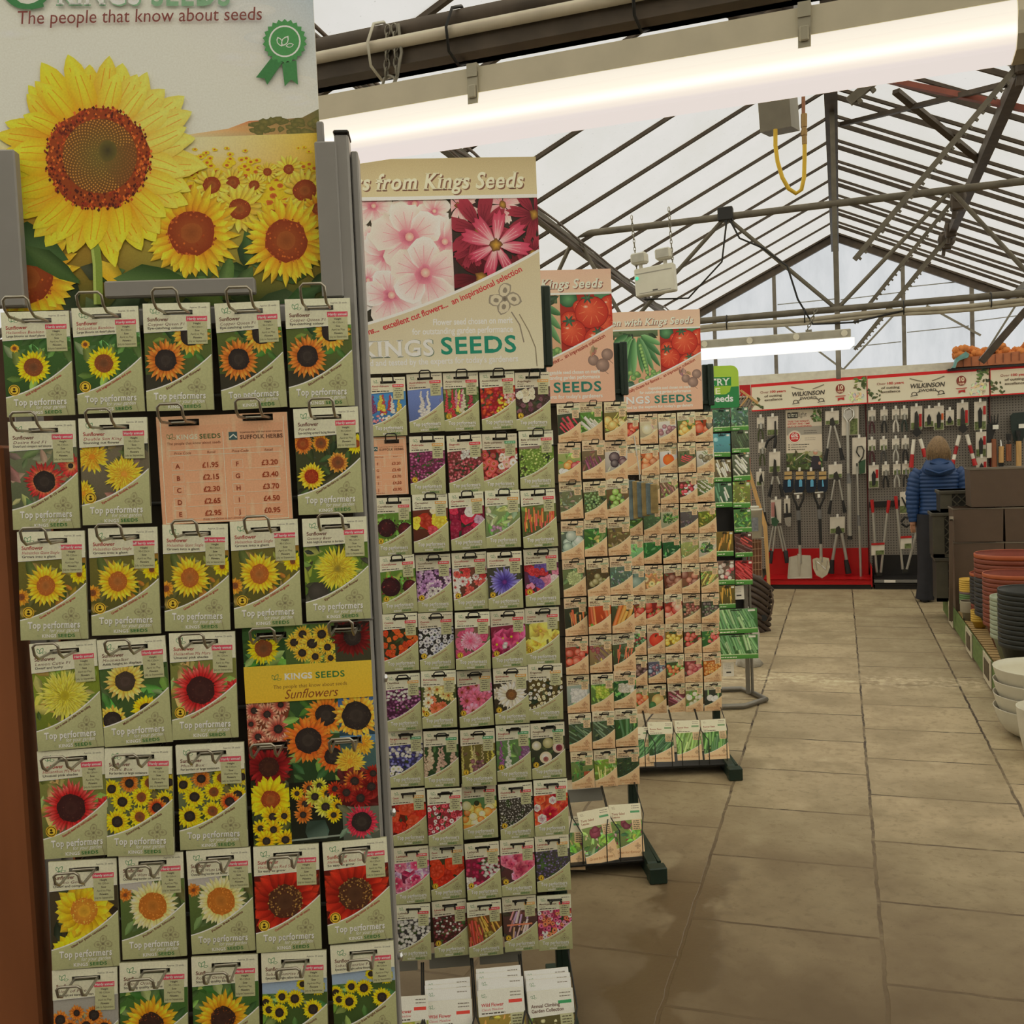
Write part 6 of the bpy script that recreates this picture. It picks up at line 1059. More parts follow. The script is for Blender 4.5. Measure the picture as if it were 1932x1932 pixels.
# ------------------------------------------------------------------ the greenhouse
def structure(o): o['kind'] = 'structure'; return o
def floor_mat():
    m = bpy.data.materials.new('concrete_slabs'); m.use_nodes = True; nt = m.node_tree; L = nt.links; b = nt.nodes['Principled BSDF']
    N = lambda t, **k: (lambda n: [setattr(n, a, v) for a, v in k.items()] and n or n)(nt.nodes.new(t))
    tc = N('ShaderNodeTexCoord'); sp = N('ShaderNodeSeparateXYZ'); L.new(tc.outputs['Object'], sp.inputs[0])
    cb = N('ShaderNodeCombineXYZ')
    wob = N('ShaderNodeTexNoise'); wob.inputs['Scale'].default_value = 9; L.new(tc.outputs['Object'], wob.inputs['Vector'])
    def ma(op, a, b_=None, c=None):
        n = N('ShaderNodeMath', operation=op)
        for i, v in enumerate((a, b_, c)):
            if v is None: continue
            if hasattr(v, 'links') or hasattr(v, 'is_linked'): L.new(v, n.inputs[i])
            else: n.inputs[i].default_value = v
        return n.outputs[0]
    wv = ma('MULTIPLY', ma('SUBTRACT', wob.outputs['Fac'], .5), .016)
    yy = ma('ADD', ma('ADD', sp.outputs['Y'], 20*.523-3.075+.0), wv); xx = ma('ADD', ma('ADD', sp.outputs['X'], 12*.58-.085), wv)
    L.new(yy, cb.inputs[0]); L.new(xx, cb.inputs[1])
    br = N('ShaderNodeTexBrick'); br.offset = .5; br.offset_frequency = 2
    br.inputs['Scale'].default_value = 1; br.inputs['Brick Width'].default_value = .523; br.inputs['Row Height'].default_value = .58
    br.inputs['Mortar Size'].default_value = .007; br.inputs['Mortar Smooth'].default_value = .35; br.inputs['Bias'].default_value = 0
    br.inputs['Color1'].default_value = (*lin((160, 145, 116)), 1); br.inputs['Color2'].default_value = (*lin((176, 160, 128)), 1); br.inputs['Mortar'].default_value = (*lin((54, 42, 33)), 1)
    L.new(cb.outputs[0], br.inputs['Vector'])
    def noise(s, d=5, r=.6):
        n = N('ShaderNodeTexNoise'); n.inputs['Scale'].default_value = s; n.inputs['Detail'].default_value = d; n.inputs['Roughness'].default_value = r; L.new(tc.outputs['Object'], n.inputs['Vector']); return n.outputs['Fac']
    def mr(v, a, b_, c, d): n = N('ShaderNodeMapRange'); L.new(v, n.inputs[0]); [n.inputs[i+1].default_value.__class__ for i in range(4)]; n.inputs[1].default_value, n.inputs[2].default_value, n.inputs[3].default_value, n.inputs[4].default_value = a, b_, c, d; return n.outputs[0]
    def mix(f, a, c):
        n = N('ShaderNodeMix', data_type='RGBA', blend_type='MIX'); L.new(f, n.inputs[0]); L.new(a, n.inputs[6])
        if isinstance(c, tuple): n.inputs[7].default_value = (*lin(c), 1)
        else: L.new(c, n.inputs[7])
        return n.outputs[2]
    col = br.outputs['Color']
    col = mix(mr(noise(2.6, 6, .65), .42, .62, 0, .8), col, (138, 122, 95))         # broad wear
    col = mix(mr(noise(26, 4), .52, .66, 0, .55), col, (128, 112, 86))          # grain
    col = mix(mr(noise(75, 2), .66, .72, 0, .55), col, (96, 80, 60))
    col = mix(mr(noise(6.5, 6, .7), .56, .74, 0, .65), col, (192, 178, 146))          # scuffs
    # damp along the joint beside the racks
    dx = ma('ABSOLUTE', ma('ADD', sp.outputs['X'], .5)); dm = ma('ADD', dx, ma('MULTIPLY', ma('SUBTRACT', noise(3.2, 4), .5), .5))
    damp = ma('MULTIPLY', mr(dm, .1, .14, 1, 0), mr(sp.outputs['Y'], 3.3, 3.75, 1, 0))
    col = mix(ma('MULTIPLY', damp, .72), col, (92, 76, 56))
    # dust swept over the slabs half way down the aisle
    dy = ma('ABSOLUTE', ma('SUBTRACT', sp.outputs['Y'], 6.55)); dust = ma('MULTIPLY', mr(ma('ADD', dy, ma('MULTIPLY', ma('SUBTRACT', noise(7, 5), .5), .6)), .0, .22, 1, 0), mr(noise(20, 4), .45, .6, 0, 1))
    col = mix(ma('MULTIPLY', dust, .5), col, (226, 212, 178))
    # shade near the camera, painted into the slab colour
    near_shade = mr(ma('ADD', sp.outputs['Y'], ma('MULTIPLY', ma('SUBTRACT', noise(1.6, 4), .5), 2.2)), 2.4, 4.8, .96, 0)
    col = mix(near_shade, col, (92, 76, 53))
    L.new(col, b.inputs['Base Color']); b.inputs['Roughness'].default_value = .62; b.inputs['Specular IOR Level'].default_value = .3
    bp = N('ShaderNodeBump'); bp.inputs['Strength'].default_value = .35; bp.inputs['Distance'].default_value = .004
    L.new(ma('ADD', ma('MULTIPLY', noise(60, 4), .5), ma('MULTIPLY', ma('SUBTRACT', 1.0, br.outputs['Fac']), 1.5)), bp.inputs['Height']); L.new(bp.outputs[0], b.inputs['Normal'])
    rg = mr(damp, 0, 1, .62, .3); L.new(rg, b.inputs['Roughness'])
    return m
XW, YF, YB_, ZE, ZR, SL = 4.2, -3.0, 11.35, 0, 3.86, .468
ZE = ZR-SL*XW
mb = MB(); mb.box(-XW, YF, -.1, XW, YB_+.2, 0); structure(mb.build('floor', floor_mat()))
def glazing(name, col, trans, scale, dark, stretch=(1, 1, 1), st=.5):
    m = bpy.data.materials.new(name); m.use_nodes = True; nt = m.node_tree; L = nt.links; nt.nodes.remove(nt.nodes['Principled BSDF'])
    out = nt.nodes['Material Output']; tr = nt.nodes.new('ShaderNodeBsdfTranslucent'); df = nt.nodes.new('ShaderNodeBsdfDiffuse'); mx = nt.nodes.new('ShaderNodeMixShader')
    tc = nt.nodes.new('ShaderNodeTexCoord'); mp = nt.nodes.new('ShaderNodeMapping'); mp.inputs['Scale'].default_value = stretch; L.new(tc.outputs['Object'], mp.inputs[0])
    no = nt.nodes.new('ShaderNodeTexNoise'); no.inputs['Scale'].default_value = scale; no.inputs['Detail'].default_value = 6; no.inputs['Roughness'].default_value = .65; L.new(mp.outputs[0], no.inputs['Vector'])
    n2 = nt.nodes.new('ShaderNodeTexNoise'); n2.inputs['Scale'].default_value = 60; n2.inputs['Detail'].default_value = 2; L.new(tc.outputs['Object'], n2.inputs['Vector'])
    rp = nt.nodes.new('ShaderNodeValToRGB'); rp.color_ramp.elements[0].position = .35; rp.color_ramp.elements[1].position = .62
    rp.color_ramp.elements[0].color = (*lin(dark, 1, 1), 1); rp.color_ramp.elements[1].color = (*lin(col, 1, 1), 1)
    L.new(no.outputs['Fac'], rp.inputs[0])
    r2 = nt.nodes.new('ShaderNodeMapRange'); r2.inputs[1].default_value = .69; r2.inputs[2].default_value = .76; r2.inputs[3].default_value = 1; r2.inputs[4].default_value = st; L.new(n2.outputs['Fac'], r2.inputs[0])
    vm = nt.nodes.new('ShaderNodeVectorMath'); vm.operation = 'SCALE'; L.new(rp.outputs[0], vm.inputs[0]); L.new(r2.outputs[0], vm.inputs['Scale'])
    L.new(vm.outputs[0], tr.inputs[0]); L.new(vm.outputs[0], df.inputs[0]); mx.inputs[0].default_value = trans
    L.new(df.outputs[0], mx.inputs[1]); L.new(tr.outputs[0], mx.inputs[2]); L.new(mx.outputs[0], out.inputs[0])
    return m
ROOFG = glazing('whitewashed_roof_glass', (251, 246, 230), .82, 2.5, (236, 230, 212), (1.2, .5, .5))
GABLEG = glazing('dirty_gable_glass', (222, 230, 236), .9, 3.5, (184, 192, 198), (1, 1, .35), .55)
SIDEG = glazing('side_glass', (190, 192, 186), .6, 2, (170, 172, 168))
mb = MB()
YM = -2.5                                              # unseen opaque roof behind the camera, added to dim the near end
mb.add([(-XW, YM, ZE), (0, YM, ZR), (0, YB_, ZR), (-XW, YB_, ZE)], [(0, 1, 2, 3)]); mb.add([(XW, YM, ZE), (0, YM, ZR), (0, YB_, ZR), (XW, YB_, ZE)], [(3, 2, 1, 0)])
structure(mb.build('ceiling', ROOFG))
mb = MB(); mb.add([(-XW, YF, ZE), (0, YF, ZR), (0, YM, ZR), (-XW, YM, ZE)], [(0, 1, 2, 3)]); mb.add([(XW, YF, ZE), (0, YF, ZR), (0, YM, ZR), (XW, YM, ZE)], [(3, 2, 1, 0)])
structure(mb.build('ceiling', mat('roof_light_blocker', (150, 146, 136), .8)))  # added unseen roof that blocks light, not part of the glazed ceiling
STEEL = mat('weathered_grey_steel', (104, 98, 86), .6, .2, .2); STEELD = mat('dark_brown_steel', (74, 64, 54), .6, .15, .25); STEELL = mat('galvanised_tube', (132, 128, 116), .5, .4, .15)
LOWW = mat('cream_blockwork', (168, 164, 148), .8, var=.1)
for nm, x in (('wall_left', -XW), ('wall_right', XW)):
    mb = MB(); mb.add([(x, YF, 1.0), (x, YB_, 1.0), (x, YB_, ZE), (x, YF, ZE)], [(0, 1, 2, 3)]); o = structure(mb.build(nm, SIDEG))
    mb = MB(); s_ = .05*(1 if x > 0 else -1); mb.box(min(x, x+s_), YF, 0, max(x, x+s_), YB_, 1.0); mb.build('low_wall', LOWW, o)
mb = MB(); mb.add([(-XW, YF, 0), (XW, YF, 0), (XW, YF, ZE), (0, YF, ZR), (-XW, YF, ZE)], [(0, 1, 2, 3, 4)]); structure(mb.build('unseen_front_wall', mat('dim_unseen_wall', (150, 144, 132), .8)))  # unseen end wall, kept solid and dim to darken the near end
# gable end: glass, mullions, rails
mb = MB(); mb.add([(-XW, YB_, 0), (XW, YB_, 0), (XW, YB_, ZE), (0, YB_, ZR), (-XW, YB_, ZE)], [(0, 1, 2, 3, 4)]); WB = structure(mb.build('wall_back', GABLEG))
for k in range(-5, 7):
    x = .01+.668*k; zt = ZR-SL*abs(x)-.02; mb = MB(); wd = .045 if k == 0 else .04
    mb.box(x-wd/2, YB_-.06, 2.2, x+wd/2, YB_-.004, zt); mb.build('mullion', mat('grey_mullion', (112, 106, 96), .6, var=.2), WB)
    if -4 < k < 5:
        rd = random.Random(k*7+3)
        for z in ([2.62, 3.1] if k in (0, -1, 1) else [2.7] if abs(k) < 3 else [2.5]):
            z += rd.uniform(-.1, .25)
            if z < zt-.1: mb = MB(); mb.bar((x+.03, YB_-.01, z), (x+.64, YB_-.01, min(z+rd.uniform(.0, .04), zt)), .012, .012); mb.build('glazing_lap', mat('pale_lap', (150, 150, 146), .6), WB)
for sx in (-1, 1):
    mb = MB(); mb.bar((0, YB_-.04, ZR-.05), (sx*XW, YB_-.04, ZE-.05), .05, .09); mb.build('gable_rafter', STEELD, WB)
mb = MB(); mb.box(-XW, YB_-.14, 2.12, XW, YB_-.005, 2.36); mb.build('sill_beam', mat('pale_painted_beam', (212, 206, 190), .7, var=.12), WB)
mb = MB(); mb.box(-XW, YB_-.02, 0, XW, YB_-.005, 2.12); mb.build('lower_panel', mat('grey_lower_panel', (110, 104, 96), .8), WB)
for a_, b_ in (((.05, 2.36), (.62, 2.95)), ((.05, 2.36), (-.62, 2.95)), ((1.42, 2.62), (.9, 2.98))):
    mb = MB(); mb.bar((a_[0], YB_-.09, a_[1]), (b_[0], YB_-.09, b_[1]), .022, .022); mb.build('wind_brace', STEELL, WB)
# glazing bars down both slopes, ridge beam
n = 0; proto = {}
for k in range(25):
    y = YB_-.08-k*.56
    if y < YF: break
    for sx in (-1, 1):
        n += 1
        if sx not in proto:
            mb = MB(); mb.bar((sx*.02, 0, ZR-.012), (sx*XW, 0, ZE-.012), .026, .03)
            if sx > 0: mb.bar((sx*.02, .11, ZR-.035), (sx*1.75, .11, ZR-SL*1.75-.035), .02, .03)
            o = mb.build('trim_1', STEELD); proto[sx] = o
        else: o = proto[sx].copy(); COL.objects.link(o)
        o.name = f'trim_{n}'; o.location = (0, y, 0); structure(o)
n += 1; mb = MB(); mb.box(-.045, YF, ZR-.2, .035, YB_, ZR-.04); structure(mb.build(f'trim_{n}', STEELD))
# purlins under the glass, with cables tied along the left one
def purlin(x, lab, y0=YF, y1=YB_, cab=True):
    z = ZR-SL*abs(x); P = empty('purlin', (x, 0, z), 0, lab, 'roof beam', kind='structure')
    mb = MB(); mb.bar((0, y0, -.06), (0, y1, -.06), .045, .06); mb.build('beam', STEEL, P)
    if cab:
        for j, (dx, dz) in enumerate(((.04, -.08), (.055, -.05), (.03, -.1))):
            mb = MB(); mb.tube([(dx+.012*math.sin(i*1.7+j), y0+i*.5, dz+.012*math.cos(i*2.1+j)) for i in range(int((y1-y0)/.5))], .008, 5); mb.build('cable', mat('grey_brown_cable', (104, 92, 84), .6), P)
    return P
purlin(-1.72, 'left roof purlin with cables tied along it'); purlin(1.72, 'right roof purlin along the aisle', cab=False)
# lattice trusses
def truss(y, zt, zb, xs, nodes_t, lab, top=True, bottom=True, x0=-1.75, x1=1.75):
    T = empty('roof_truss', (0, y, zb), 0, lab, 'roof truss', kind='structure'); h = zt-zb
    if top: mb = MB(); mb.tube([(x0, 0, h), (x1, 0, h)], .024, 8); mb.build('top_chord', STEEL, T)
    if bottom:
        mb = MB(); mb.tube([(-XW, 0, 0), (XW, 0, 0)], .022, 8); mb.build('bottom_chord', STEEL, T)
    for a_, b_ in nodes_t:
        mb = MB(); mb.tube([(a_[0], 0, a_[1]*h), (b_[0], 0, b_[1]*h)], .015, 6); mb.build('strut', STEEL, T)
    return T, h
T1, h1 = truss(6.7, 3.08, 2.405, None, [((0, 0), (-.69, 1)), ((-.69, 1), (-1.38, 0)), ((0, 0), (.69, 1)), ((.69, 1), (1.2, .0)), ((-1.38, 0), (-1.73, 1)), ((1.2, 0), (1.73, 1)), ((-1.73, 1), (-2.1, 0))], 'lattice roof truss of grey tubes above the far end of the aisle')
mb = MB(); mb.bar((0, 0, -.45), (0, 0, ZR-2.405-.15), .03, .03); mb.build('king_post', STEEL, T1)
for dz, r_ in ((-.05, .016), (-.075, .012)):
    mb = MB(); mb.tube([(x*.2, -.03, dz+.006*math.sin(x*1.3)) for x in range(-10, 11)], r_, 6); mb.build('conduit', mat('beige_conduit', (160, 152, 134), .6), T1)
for x in (-1.2, -.7, -.2, .4, .9, 1.2):
    mb = MB(); mb.tube([(x, -.03+.035*math.cos(t*.785), -.03+.05*math.sin(t*.785)) for t in range(8)], .004, 4, True); mb.build('cable_tie', BLACK, T1)
mb = MB(); mb.bbox(-.74, -.04, h1-.03, -.64, .04, h1+.06, .006); mb.build('junction_box', BLACK, T1)
mb = MB(); mb.tube([(-.68, -.03, h1-.03), (-.72, -.03, h1-.3), (-.95, -.03, h1-.52), (-1.25, -.03, h1-.5)], .007, 5); mb.build('drop_cable', BLACK, T1)
mb = MB(); mb.tube([(-.66, -.03, h1-.03), (-.6, -.04, h1-.16), (-.45, -.03, h1-.24), (-.3, -.04, .3), (-.24, -.04, .08), (-.15, -.04, -.09), (.1, -.05, -.1), (.4, -.04, -.05)], .007, 5); mb.build('drop_cable', BLACK, T1)
T0 = empty('roof_truss', (0, 1.95, 2.40), 0, 'thick near roof beam with white conduit across the top', 'roof beam', kind='structure')
mb = MB(); mb.tube([(-XW, 0, .03), (XW, 0, .03)], .024, 8); mb.build('tube', STEELD, T0)
mb = MB(); mb.box(-XW, -.02, -.045, XW, .045, -.01); mb.box(-XW, .02, -.045, XW, .045, .01); mb.build('channel', STEELD, T0)
mb = MB(); mb.tube([(-XW, -.028, .0), (-.6, -.03, -.002), (XW, -.028, .0)], .013, 8); mb.build('conduit', mat('white_conduit', (196, 186, 168), .5), T0)
for x in (-.92, -.74, -.35, .1):
    mb = MB(); mb.tube([(x+.01*math.sin(t), .0+.05*math.cos(t*.785), .0+.06*math.sin(t*.785)) for t in range(8)], .004, 4, True); mb.build('cable_tie', BLACK if x != -.92 else mat('white_tie', (200, 196, 180)), T0)
# fluorescent battens
TUBE = bpy.data.materials.new('lit_tube'); TUBE.use_nodes = True
b = TUBE.node_tree.nodes['Principled BSDF']; b.inputs['Base Color'].default_value = (.9, .88, .8, 1); b.inputs['Emission Color'].default_value = (1, .83, .58, 1); b.inputs['Emission Strength'].default_value = 5.0
def diffuser_mat():
    m = bpy.data.materials.new('prismatic_diffuser'); m.use_nodes = True; nt = m.node_tree; L = nt.links; b = nt.nodes['Principled BSDF']
    tc = nt.nodes.new('ShaderNodeTexCoord'); sp = nt.nodes.new('ShaderNodeSeparateXYZ'); L.new(tc.outputs['Object'], sp.inputs[0])
    # brighter where the lamp sits behind the cover: a band along the middle of each side
    r = nt.nodes.new('ShaderNodeValToRGB'); r.color_ramp.interpolation = 'EASE'
    mr_ = nt.nodes.new('ShaderNodeMapRange'); mr_.inputs[1].default_value = -.10; mr_.inputs[2].default_value = 0.0; L.new(sp.outputs['Z'], mr_.inputs[0])
    e = r.color_ramp.elements; e[0].position = 0; e[0].color = (.62, .46, .38, 1); e[1].position = 1; e[1].color = (.85, .68, .42, 1)
    for p, c in ((.3, (.75, .56, .45, 1)), (.36, (1.0, .78, .54, 1)), (.52, (1.7, 1.48, 1.15, 1)), (.68, (1.2, .98, .64, 1)), (.86, (.95, .78, .5, 1))):
        q = e.new(p); q.color = c
    L.new(mr_.outputs[0], r.inputs[0]); b.inputs['Base Color'].default_value = (.7, .66, .58, 1); b.inputs['Roughness'].default_value = .3
    L.new(r.outputs[0], b.inputs['Emission Color']); b.inputs['Emission Strength'].default_value = 1.3
    return m
DIFF = diffuser_mat(); CREAM = mat('cream_batten_body', (188, 180, 158), .5, var=.06)
def chain(mb, a, b, n, r=.0022, w=.011):
    a = Vector(a); b = Vector(b); d = (b-a)/n
    for k in range(n):
        c = a+d*(k+.5); ax = Vector((1, 0, 0)) if k % 2 else Vector((0, 1, 0)); l = d*.68
        mb.tube([c+l*math.cos(t)+ax*w*.6*math.sin(t) for t in [i*6.283/8 for i in range(8)]], r, 4, True)
# near batten, sloped a touch
A = at_y(600, 245, 1.93); B = at_y(1975, 12, 1.86)
Lb = (B-A).length
BT = empty('fluorescent_batten', A, math.atan2(B.y-A.y, B.x-A.x), 'long lit fluorescent batten hung across the top of the aisle', 'ceiling light')
BT.rotation_euler = Euler((0, -math.asin((B.z-A.z)/Lb), math.atan2(B.y-A.y, B.x-A.x)), 'XYZ')
mb = MB(); mb.prism([(0, 0), (Lb, 0), (Lb, .05), (0, .05)], -.052, .052); mb.build('body', CREAM, BT)
mb = MB(); prof = [(-.05, 0), (-.056, -.02), (-.052, -.055), (-.036, -.074), (.036, -.074), (.052, -.055), (.056, -.02), (.05, 0)]
mb.loft([[(0, y, z) for y, z in prof], [(Lb*.965, y, z) for y, z in prof]], False); mb.build('diffuser', DIFF, BT)
mb = MB(); mb.loft([[(Lb*.966, y*1.02, z*1.02) for y, z in prof], [(Lb, y*1.02, z*1.02) for y, z in prof]], False); mb.build('end_cap', CREAM, BT)
for px in (908, 1525):
    u = (at_y(px, 150, 1.9).x-A.x)/math.cos(BT.rotation_euler.z); mb = MB(); mb.box(u-.011, -.0575, -.022, u+.011, -.0525, .04); mb.box(u-.011, -.06, .03, u+.011, .05, .056); mb.bbox(u-.008, -.063, -.012, u+.008, -.057, .014, .002); mb.build('clip', mat('grey_clip', (158, 152, 134), .4), BT)
mb = MB(); u = (at_y(742, 170, 1.93).x-A.x); chain(mb, (u-.012, 0, .085), (u-.005, 0, .19), 6); chain(mb, (u+.014, 0, .085), (u+.01, 0, .19), 6); mb.tube([(u-.006+.016*math.cos(t), 0, .07+.018*math.sin(t)) for t in [i*.785 for i in range(8)]], .0035, 5, True); mb.tube([(u-.006, 0, .05), (u-.006, 0, .056)], .01, 8); mb.tube([(u+.02, 0, .19), (u+.026, 0, .13), (u+.012, 0, .08), (u, 0, .06)], .004, 5); mb.build('hanging_chain', STEELL, BT)
# far batten
A2 = at_y(1215, 668, 6.55); B2 = at_y(1612, 637, 6.55); L2 = B2.x-A2.x
B2T = empty('fluorescent_batten', A2, 0, 'lit fluorescent batten hanging from the far truss', 'ceiling light')
mb = MB(); mb.bbox(0, -.06, 0, L2-.02, .06, .055, .006); mb.build('body', mat('grey_batten_body', (164, 160, 146), .5), B2T)
LITW = bpy.data.materials.new('lit_cover'); LITW.use_nodes = True; b = LITW.node_tree.nodes['Principled BSDF']; b.inputs['Base Color'].default_value = (.9, .9, .85, 1); b.inputs['Emission Color'].default_value = (1, .96, .84, 1); b.inputs['Emission Strength'].default_value = 1.9
mb = MB(); p2 = [(-.056, 0), (-.06, -.03), (-.04, -.065), (.04, -.065), (.06, -.03), (.056, 0)]
mb.loft([[(0, y, z) for y, z in p2], [(L2-.03, y, z) for y, z in p2], [(L2, y*.7, z*.6) for y, z in p2]], False); mb.build('diffuser', LITW, B2T)
for k in range(5):
    u = L2-.06-k*.29; mb = MB(); mb.tube([(u, -.062, .028), (u, -.07, .028)], .02, 10); mb.build('clip', mat('white_clip', (214, 208, 190), .4), B2T)
mb = MB(); u = at_y(1532, 630, 6.55).x-A2.x; chain(mb, (u-.03, 0, .07), (u+.03, 0, .2), 6, .0035, .016); mb.box(u-.04, -.01, .05, u, .01, .075); mb.build('hanging_chain', STEELL, B2T)
# twin spot emergency light
p = at_y(1237, 527, 6.5); EL = empty('emergency_light', p, 0, 'white twin spot emergency light box hung on chains', 'emergency light'); EL.rotation_euler = Euler((0, -R(3.0), R(-8)), 'XYZ')
WPL = mat('white_plastic', (206, 202, 188), .45, var=.05)
mb = MB(); mb.bbox(-.137, -.035, -.1, .137, .035, .085, .008); mb.build('housing', WPL, EL)
mb = MB(); mb.box(-.125, -.037, .045, .125, -.0345, .05); mb.box(-.11, -.037, -.085, .11, -.0345, -.081); mb.build('seam', mat('grey_seam', (150, 148, 138), .5), EL)
mb = MB(); mb.tube([(-.117, -.036, .02), (-.117, -.04, .02)], .012, 8); mb.build('status_light', mat('green_led', (60, 200, 130), .4, emit=(60, 220, 140), es=.8), EL)
mb = MB(); mb.box(-.015, -.037, -.078, .02, -.0345, -.07); mb.build('maker_mark', mat('dark_mark', (84, 80, 74)), EL)
for sx, tl in ((-1, -.1), (1, .06)):
    mb = MB(); x = sx*.085-.01; mb.bbox(x-.055, -.05, .115, x+.052, .03, .19, .012); mb.tube([(x, 0, .08), (x, 0, .12)], .014, 8); h_ = mb.build('lamp_head', WPL, EL)
    mb = MB(); mb.box(x-.045, -.053, .125, x+.042, -.05, .18); mb.build('lens', mat('grey_lens', (170, 168, 156) if sx < 0 else (150, 148, 134), .2), h_)
for sx in (-1, 1):
    mb = MB(); chain(mb, (sx*.125, 0, .08), (sx*.13, 0, .45), 14, .003, .012); mb.build('hanging_chain', STEELL, EL)
# suspended heater with its yellow gas hose
HT = empty('gas_heater', at_y(1440, 60, 3.0), 0, 'dark suspended gas heater with yellow hose below the ridge', 'heater')
def hp(px, py, y=3.0): return at_y(px, py, y)-HT.location
mb = MB(); q = [hp(1360, -110), hp(1498, -110), hp(1497, 55), hp(1378, 78)]; d_ = Vector((0, .3, 0)); mb.add([*q, *[v+d_ for v in q]], [(0, 1, 2, 3), (7, 6, 5, 4), (0, 4, 5, 1), (1, 5, 6, 2), (2, 6, 7, 3), (3, 7, 4, 0)]); mb.build('flue_box', mat('brown_black_steel', (52, 42, 36), .5, .1), HT)
mb = MB(); mb.tube([hp(1335, -5, 2.97), hp(1360, 22, 2.97), hp(1400, 34, 2.97), hp(1440, 34, 2.97), hp(1468, 15, 2.97), hp(1475, -10, 2.97)], .012, 7); mb.build('supply_hose', STEELD, HT); mb = MB(); mb.tube([hp(1578, -8, 2.97), hp(1590, 4, 2.97), hp(1610, 4, 2.97), hp(1640, -12, 2.97)], .02, 7); mb.build('supply_hose', STEELD, HT)
q = [hp(1428, 170), hp(1488, 165), hp(1493, 238), hp(1434, 250)]; d_ = Vector((.02, .12, .02)); mb = MB(); mb.add([*q, *[v+d_ for v in q]], [(0, 1, 2, 3), (7, 6, 5, 4), (0, 4, 5, 1), (1, 5, 6, 2), (2, 6, 7, 3), (3, 7, 4, 0)]); mb.build('control_box', mat('grey_control_box', (112, 106, 92), .5), HT)
mb = MB(); q = [hp(1470, 70), hp(1480, 70), hp(1480, 170), hp(1450, 170)]; mb.add([*q, *[v+Vector((0, .05, 0)) for v in q]], [(0, 1, 2, 3), (7, 6, 5, 4), (0, 4, 5, 1), (1, 5, 6, 2), (2, 6, 7, 3), (3, 7, 4, 0)]); mb.build('bracket', STEELD, HT)
mb = MB(); mb.tube([hp(1463, 244), hp(1463, 275), hp(1467, 305), hp(1476, 335), hp(1488, 356), hp(1502, 365), hp(1512, 358), hp(1517, 335), hp(1518, 300), hp(1518, 272)], .0062, 8); mb.build('gas_hose', mat('yellow_hose', (214, 176, 50), .45), HT)
mb = MB(); mb.tube([hp(1515, 60), hp(1516, 235)], .0055, 8); mb.build('copper_pipe', mat('copper_pipe', (140, 96, 72), .4, .5), HT)
mb = MB(); mb.tube([hp(1517, 215), hp(1517, 240)], .009, 8); mb.tube([hp(1517, 240), hp(1518, 272)], .0075, 8); mb.tube([hp(1517, 246), hp(1517, 256)], .0095, 8); mb.build('coupling', mat('brass', (150, 122, 80), .4, .6), HT)
# roof vent gear: shaft, gearboxes, toothed racks
VG = empty('vent_shaft', (.92, 5.2, 3.33), 0, 'dark roof vent drive shaft with toothed racks, right of the ridge', 'vent gear')
def vg(v): return Vector(v)-VG.location
mb = MB(); mb.bar(vg(at_y(1945, 92, 5.3)), vg((.97, 9.75, 3.36)), .06, .075); mb.build('shaft', STEELD, VG)
def rack_bar(a, b, w=.022):
    a = vg(a); b = vg(b); mb = MB(); mb.bar(a, b, .02, .026); d = (b-a); n_ = int(d.length/.04); side = Vector((d.z, 0, -d.x)).normalized()
    for k in range(n_): c = a+d*((k+.5)/n_); mb.bar(c, c+side*.026, .012, .016, up=(0, 1, 0))
    mb.build('toothed_rack', STEEL, VG)
rack_bar(at_y(1612, 490, 5.35), at_y(1925, 118, 5.35)); rack_bar(at_y(1611, 610, 7.4), at_y(1803, 372, 7.4)); rack_bar(at_y(1612, 660, 9.5), at_y(1776, 458, 9.5)); rack_bar(at_y(1602, 192, 3.1), at_y(1652, 150, 3.1)); rack_bar(at_y(1618, 655, 9.35), at_y(1786, 452, 9.35))
for px, py, y, r_ in ((1786, 452, 9.5, .075), (1808, 372, 7.4, .05), (1935, 105, 5.35, .075), (1795, 428, 9.3, .06)):
    c = vg(at_y(px, py, y)); mb = MB(); mb.tube([c+Vector((0, -.05, 0)), c+Vector((0, -.03, 0)), c+Vector((0, .03, 0)), c+Vector((0, .05, 0))], [r_*.6, r_, r_, r_*.6], 12); mb.bbox(c.x-.05, c.y-.04, c.z-.09, c.x+.04, c.y+.04, c.z+.07, .01); mb.tube([c+Vector((-.02, 0, -.05)), c+Vector((-.03, 0, -.14))], .018, 6); mb.build('gearbox', STEELD, VG)
def brace(a, b, w, m, nm, lab):
    mb = MB(); a = Vector(a); b = Vector(b); c = (a+b)/2; mb.bar(a-c, b-c, w, w*.6); o = mb.build(nm, m, loc=c, label=lab, cat='roof brace', kind='structure'); return o
def roofpt(px, py, dz=.06):
    d = ray(px, py); t = (ZR-dz-EYE)/(d.z+SL*abs(d.x)); return Vector((d.x*t, d.y*t, EYE+d.z*t))
brace(roofpt(1650, 146), roofpt(1945, 208), .05, mat('red_oxide_steel', (128, 70, 56), .6), 'roof_brace', 'rusty red roof brace right of the ridge')
brace(roofpt(1590, 234), roofpt(1893, 160), .045, STEELD, 'roof_brace', 'dark flat roof brace rising to the right, crossing the rusty brace')
brace(roofpt(1690, 172), roofpt(1852, 306), .045, STEELD, 'roof_brace', 'dark flat roof brace sloping down right under the rusty brace')
brace(at_y(1936, 585, 9.6), at_y(1852, 682, 9.6), .1, STEELD, 'roof_brace', 'thick dark slanting post above the right hand shelf')
brace(at_y(1936, 545, 9.9), at_y(1852, 678, 9.9), .03, STEELL, 'roof_brace', 'thin pale slanting rod beside the thick dark post')
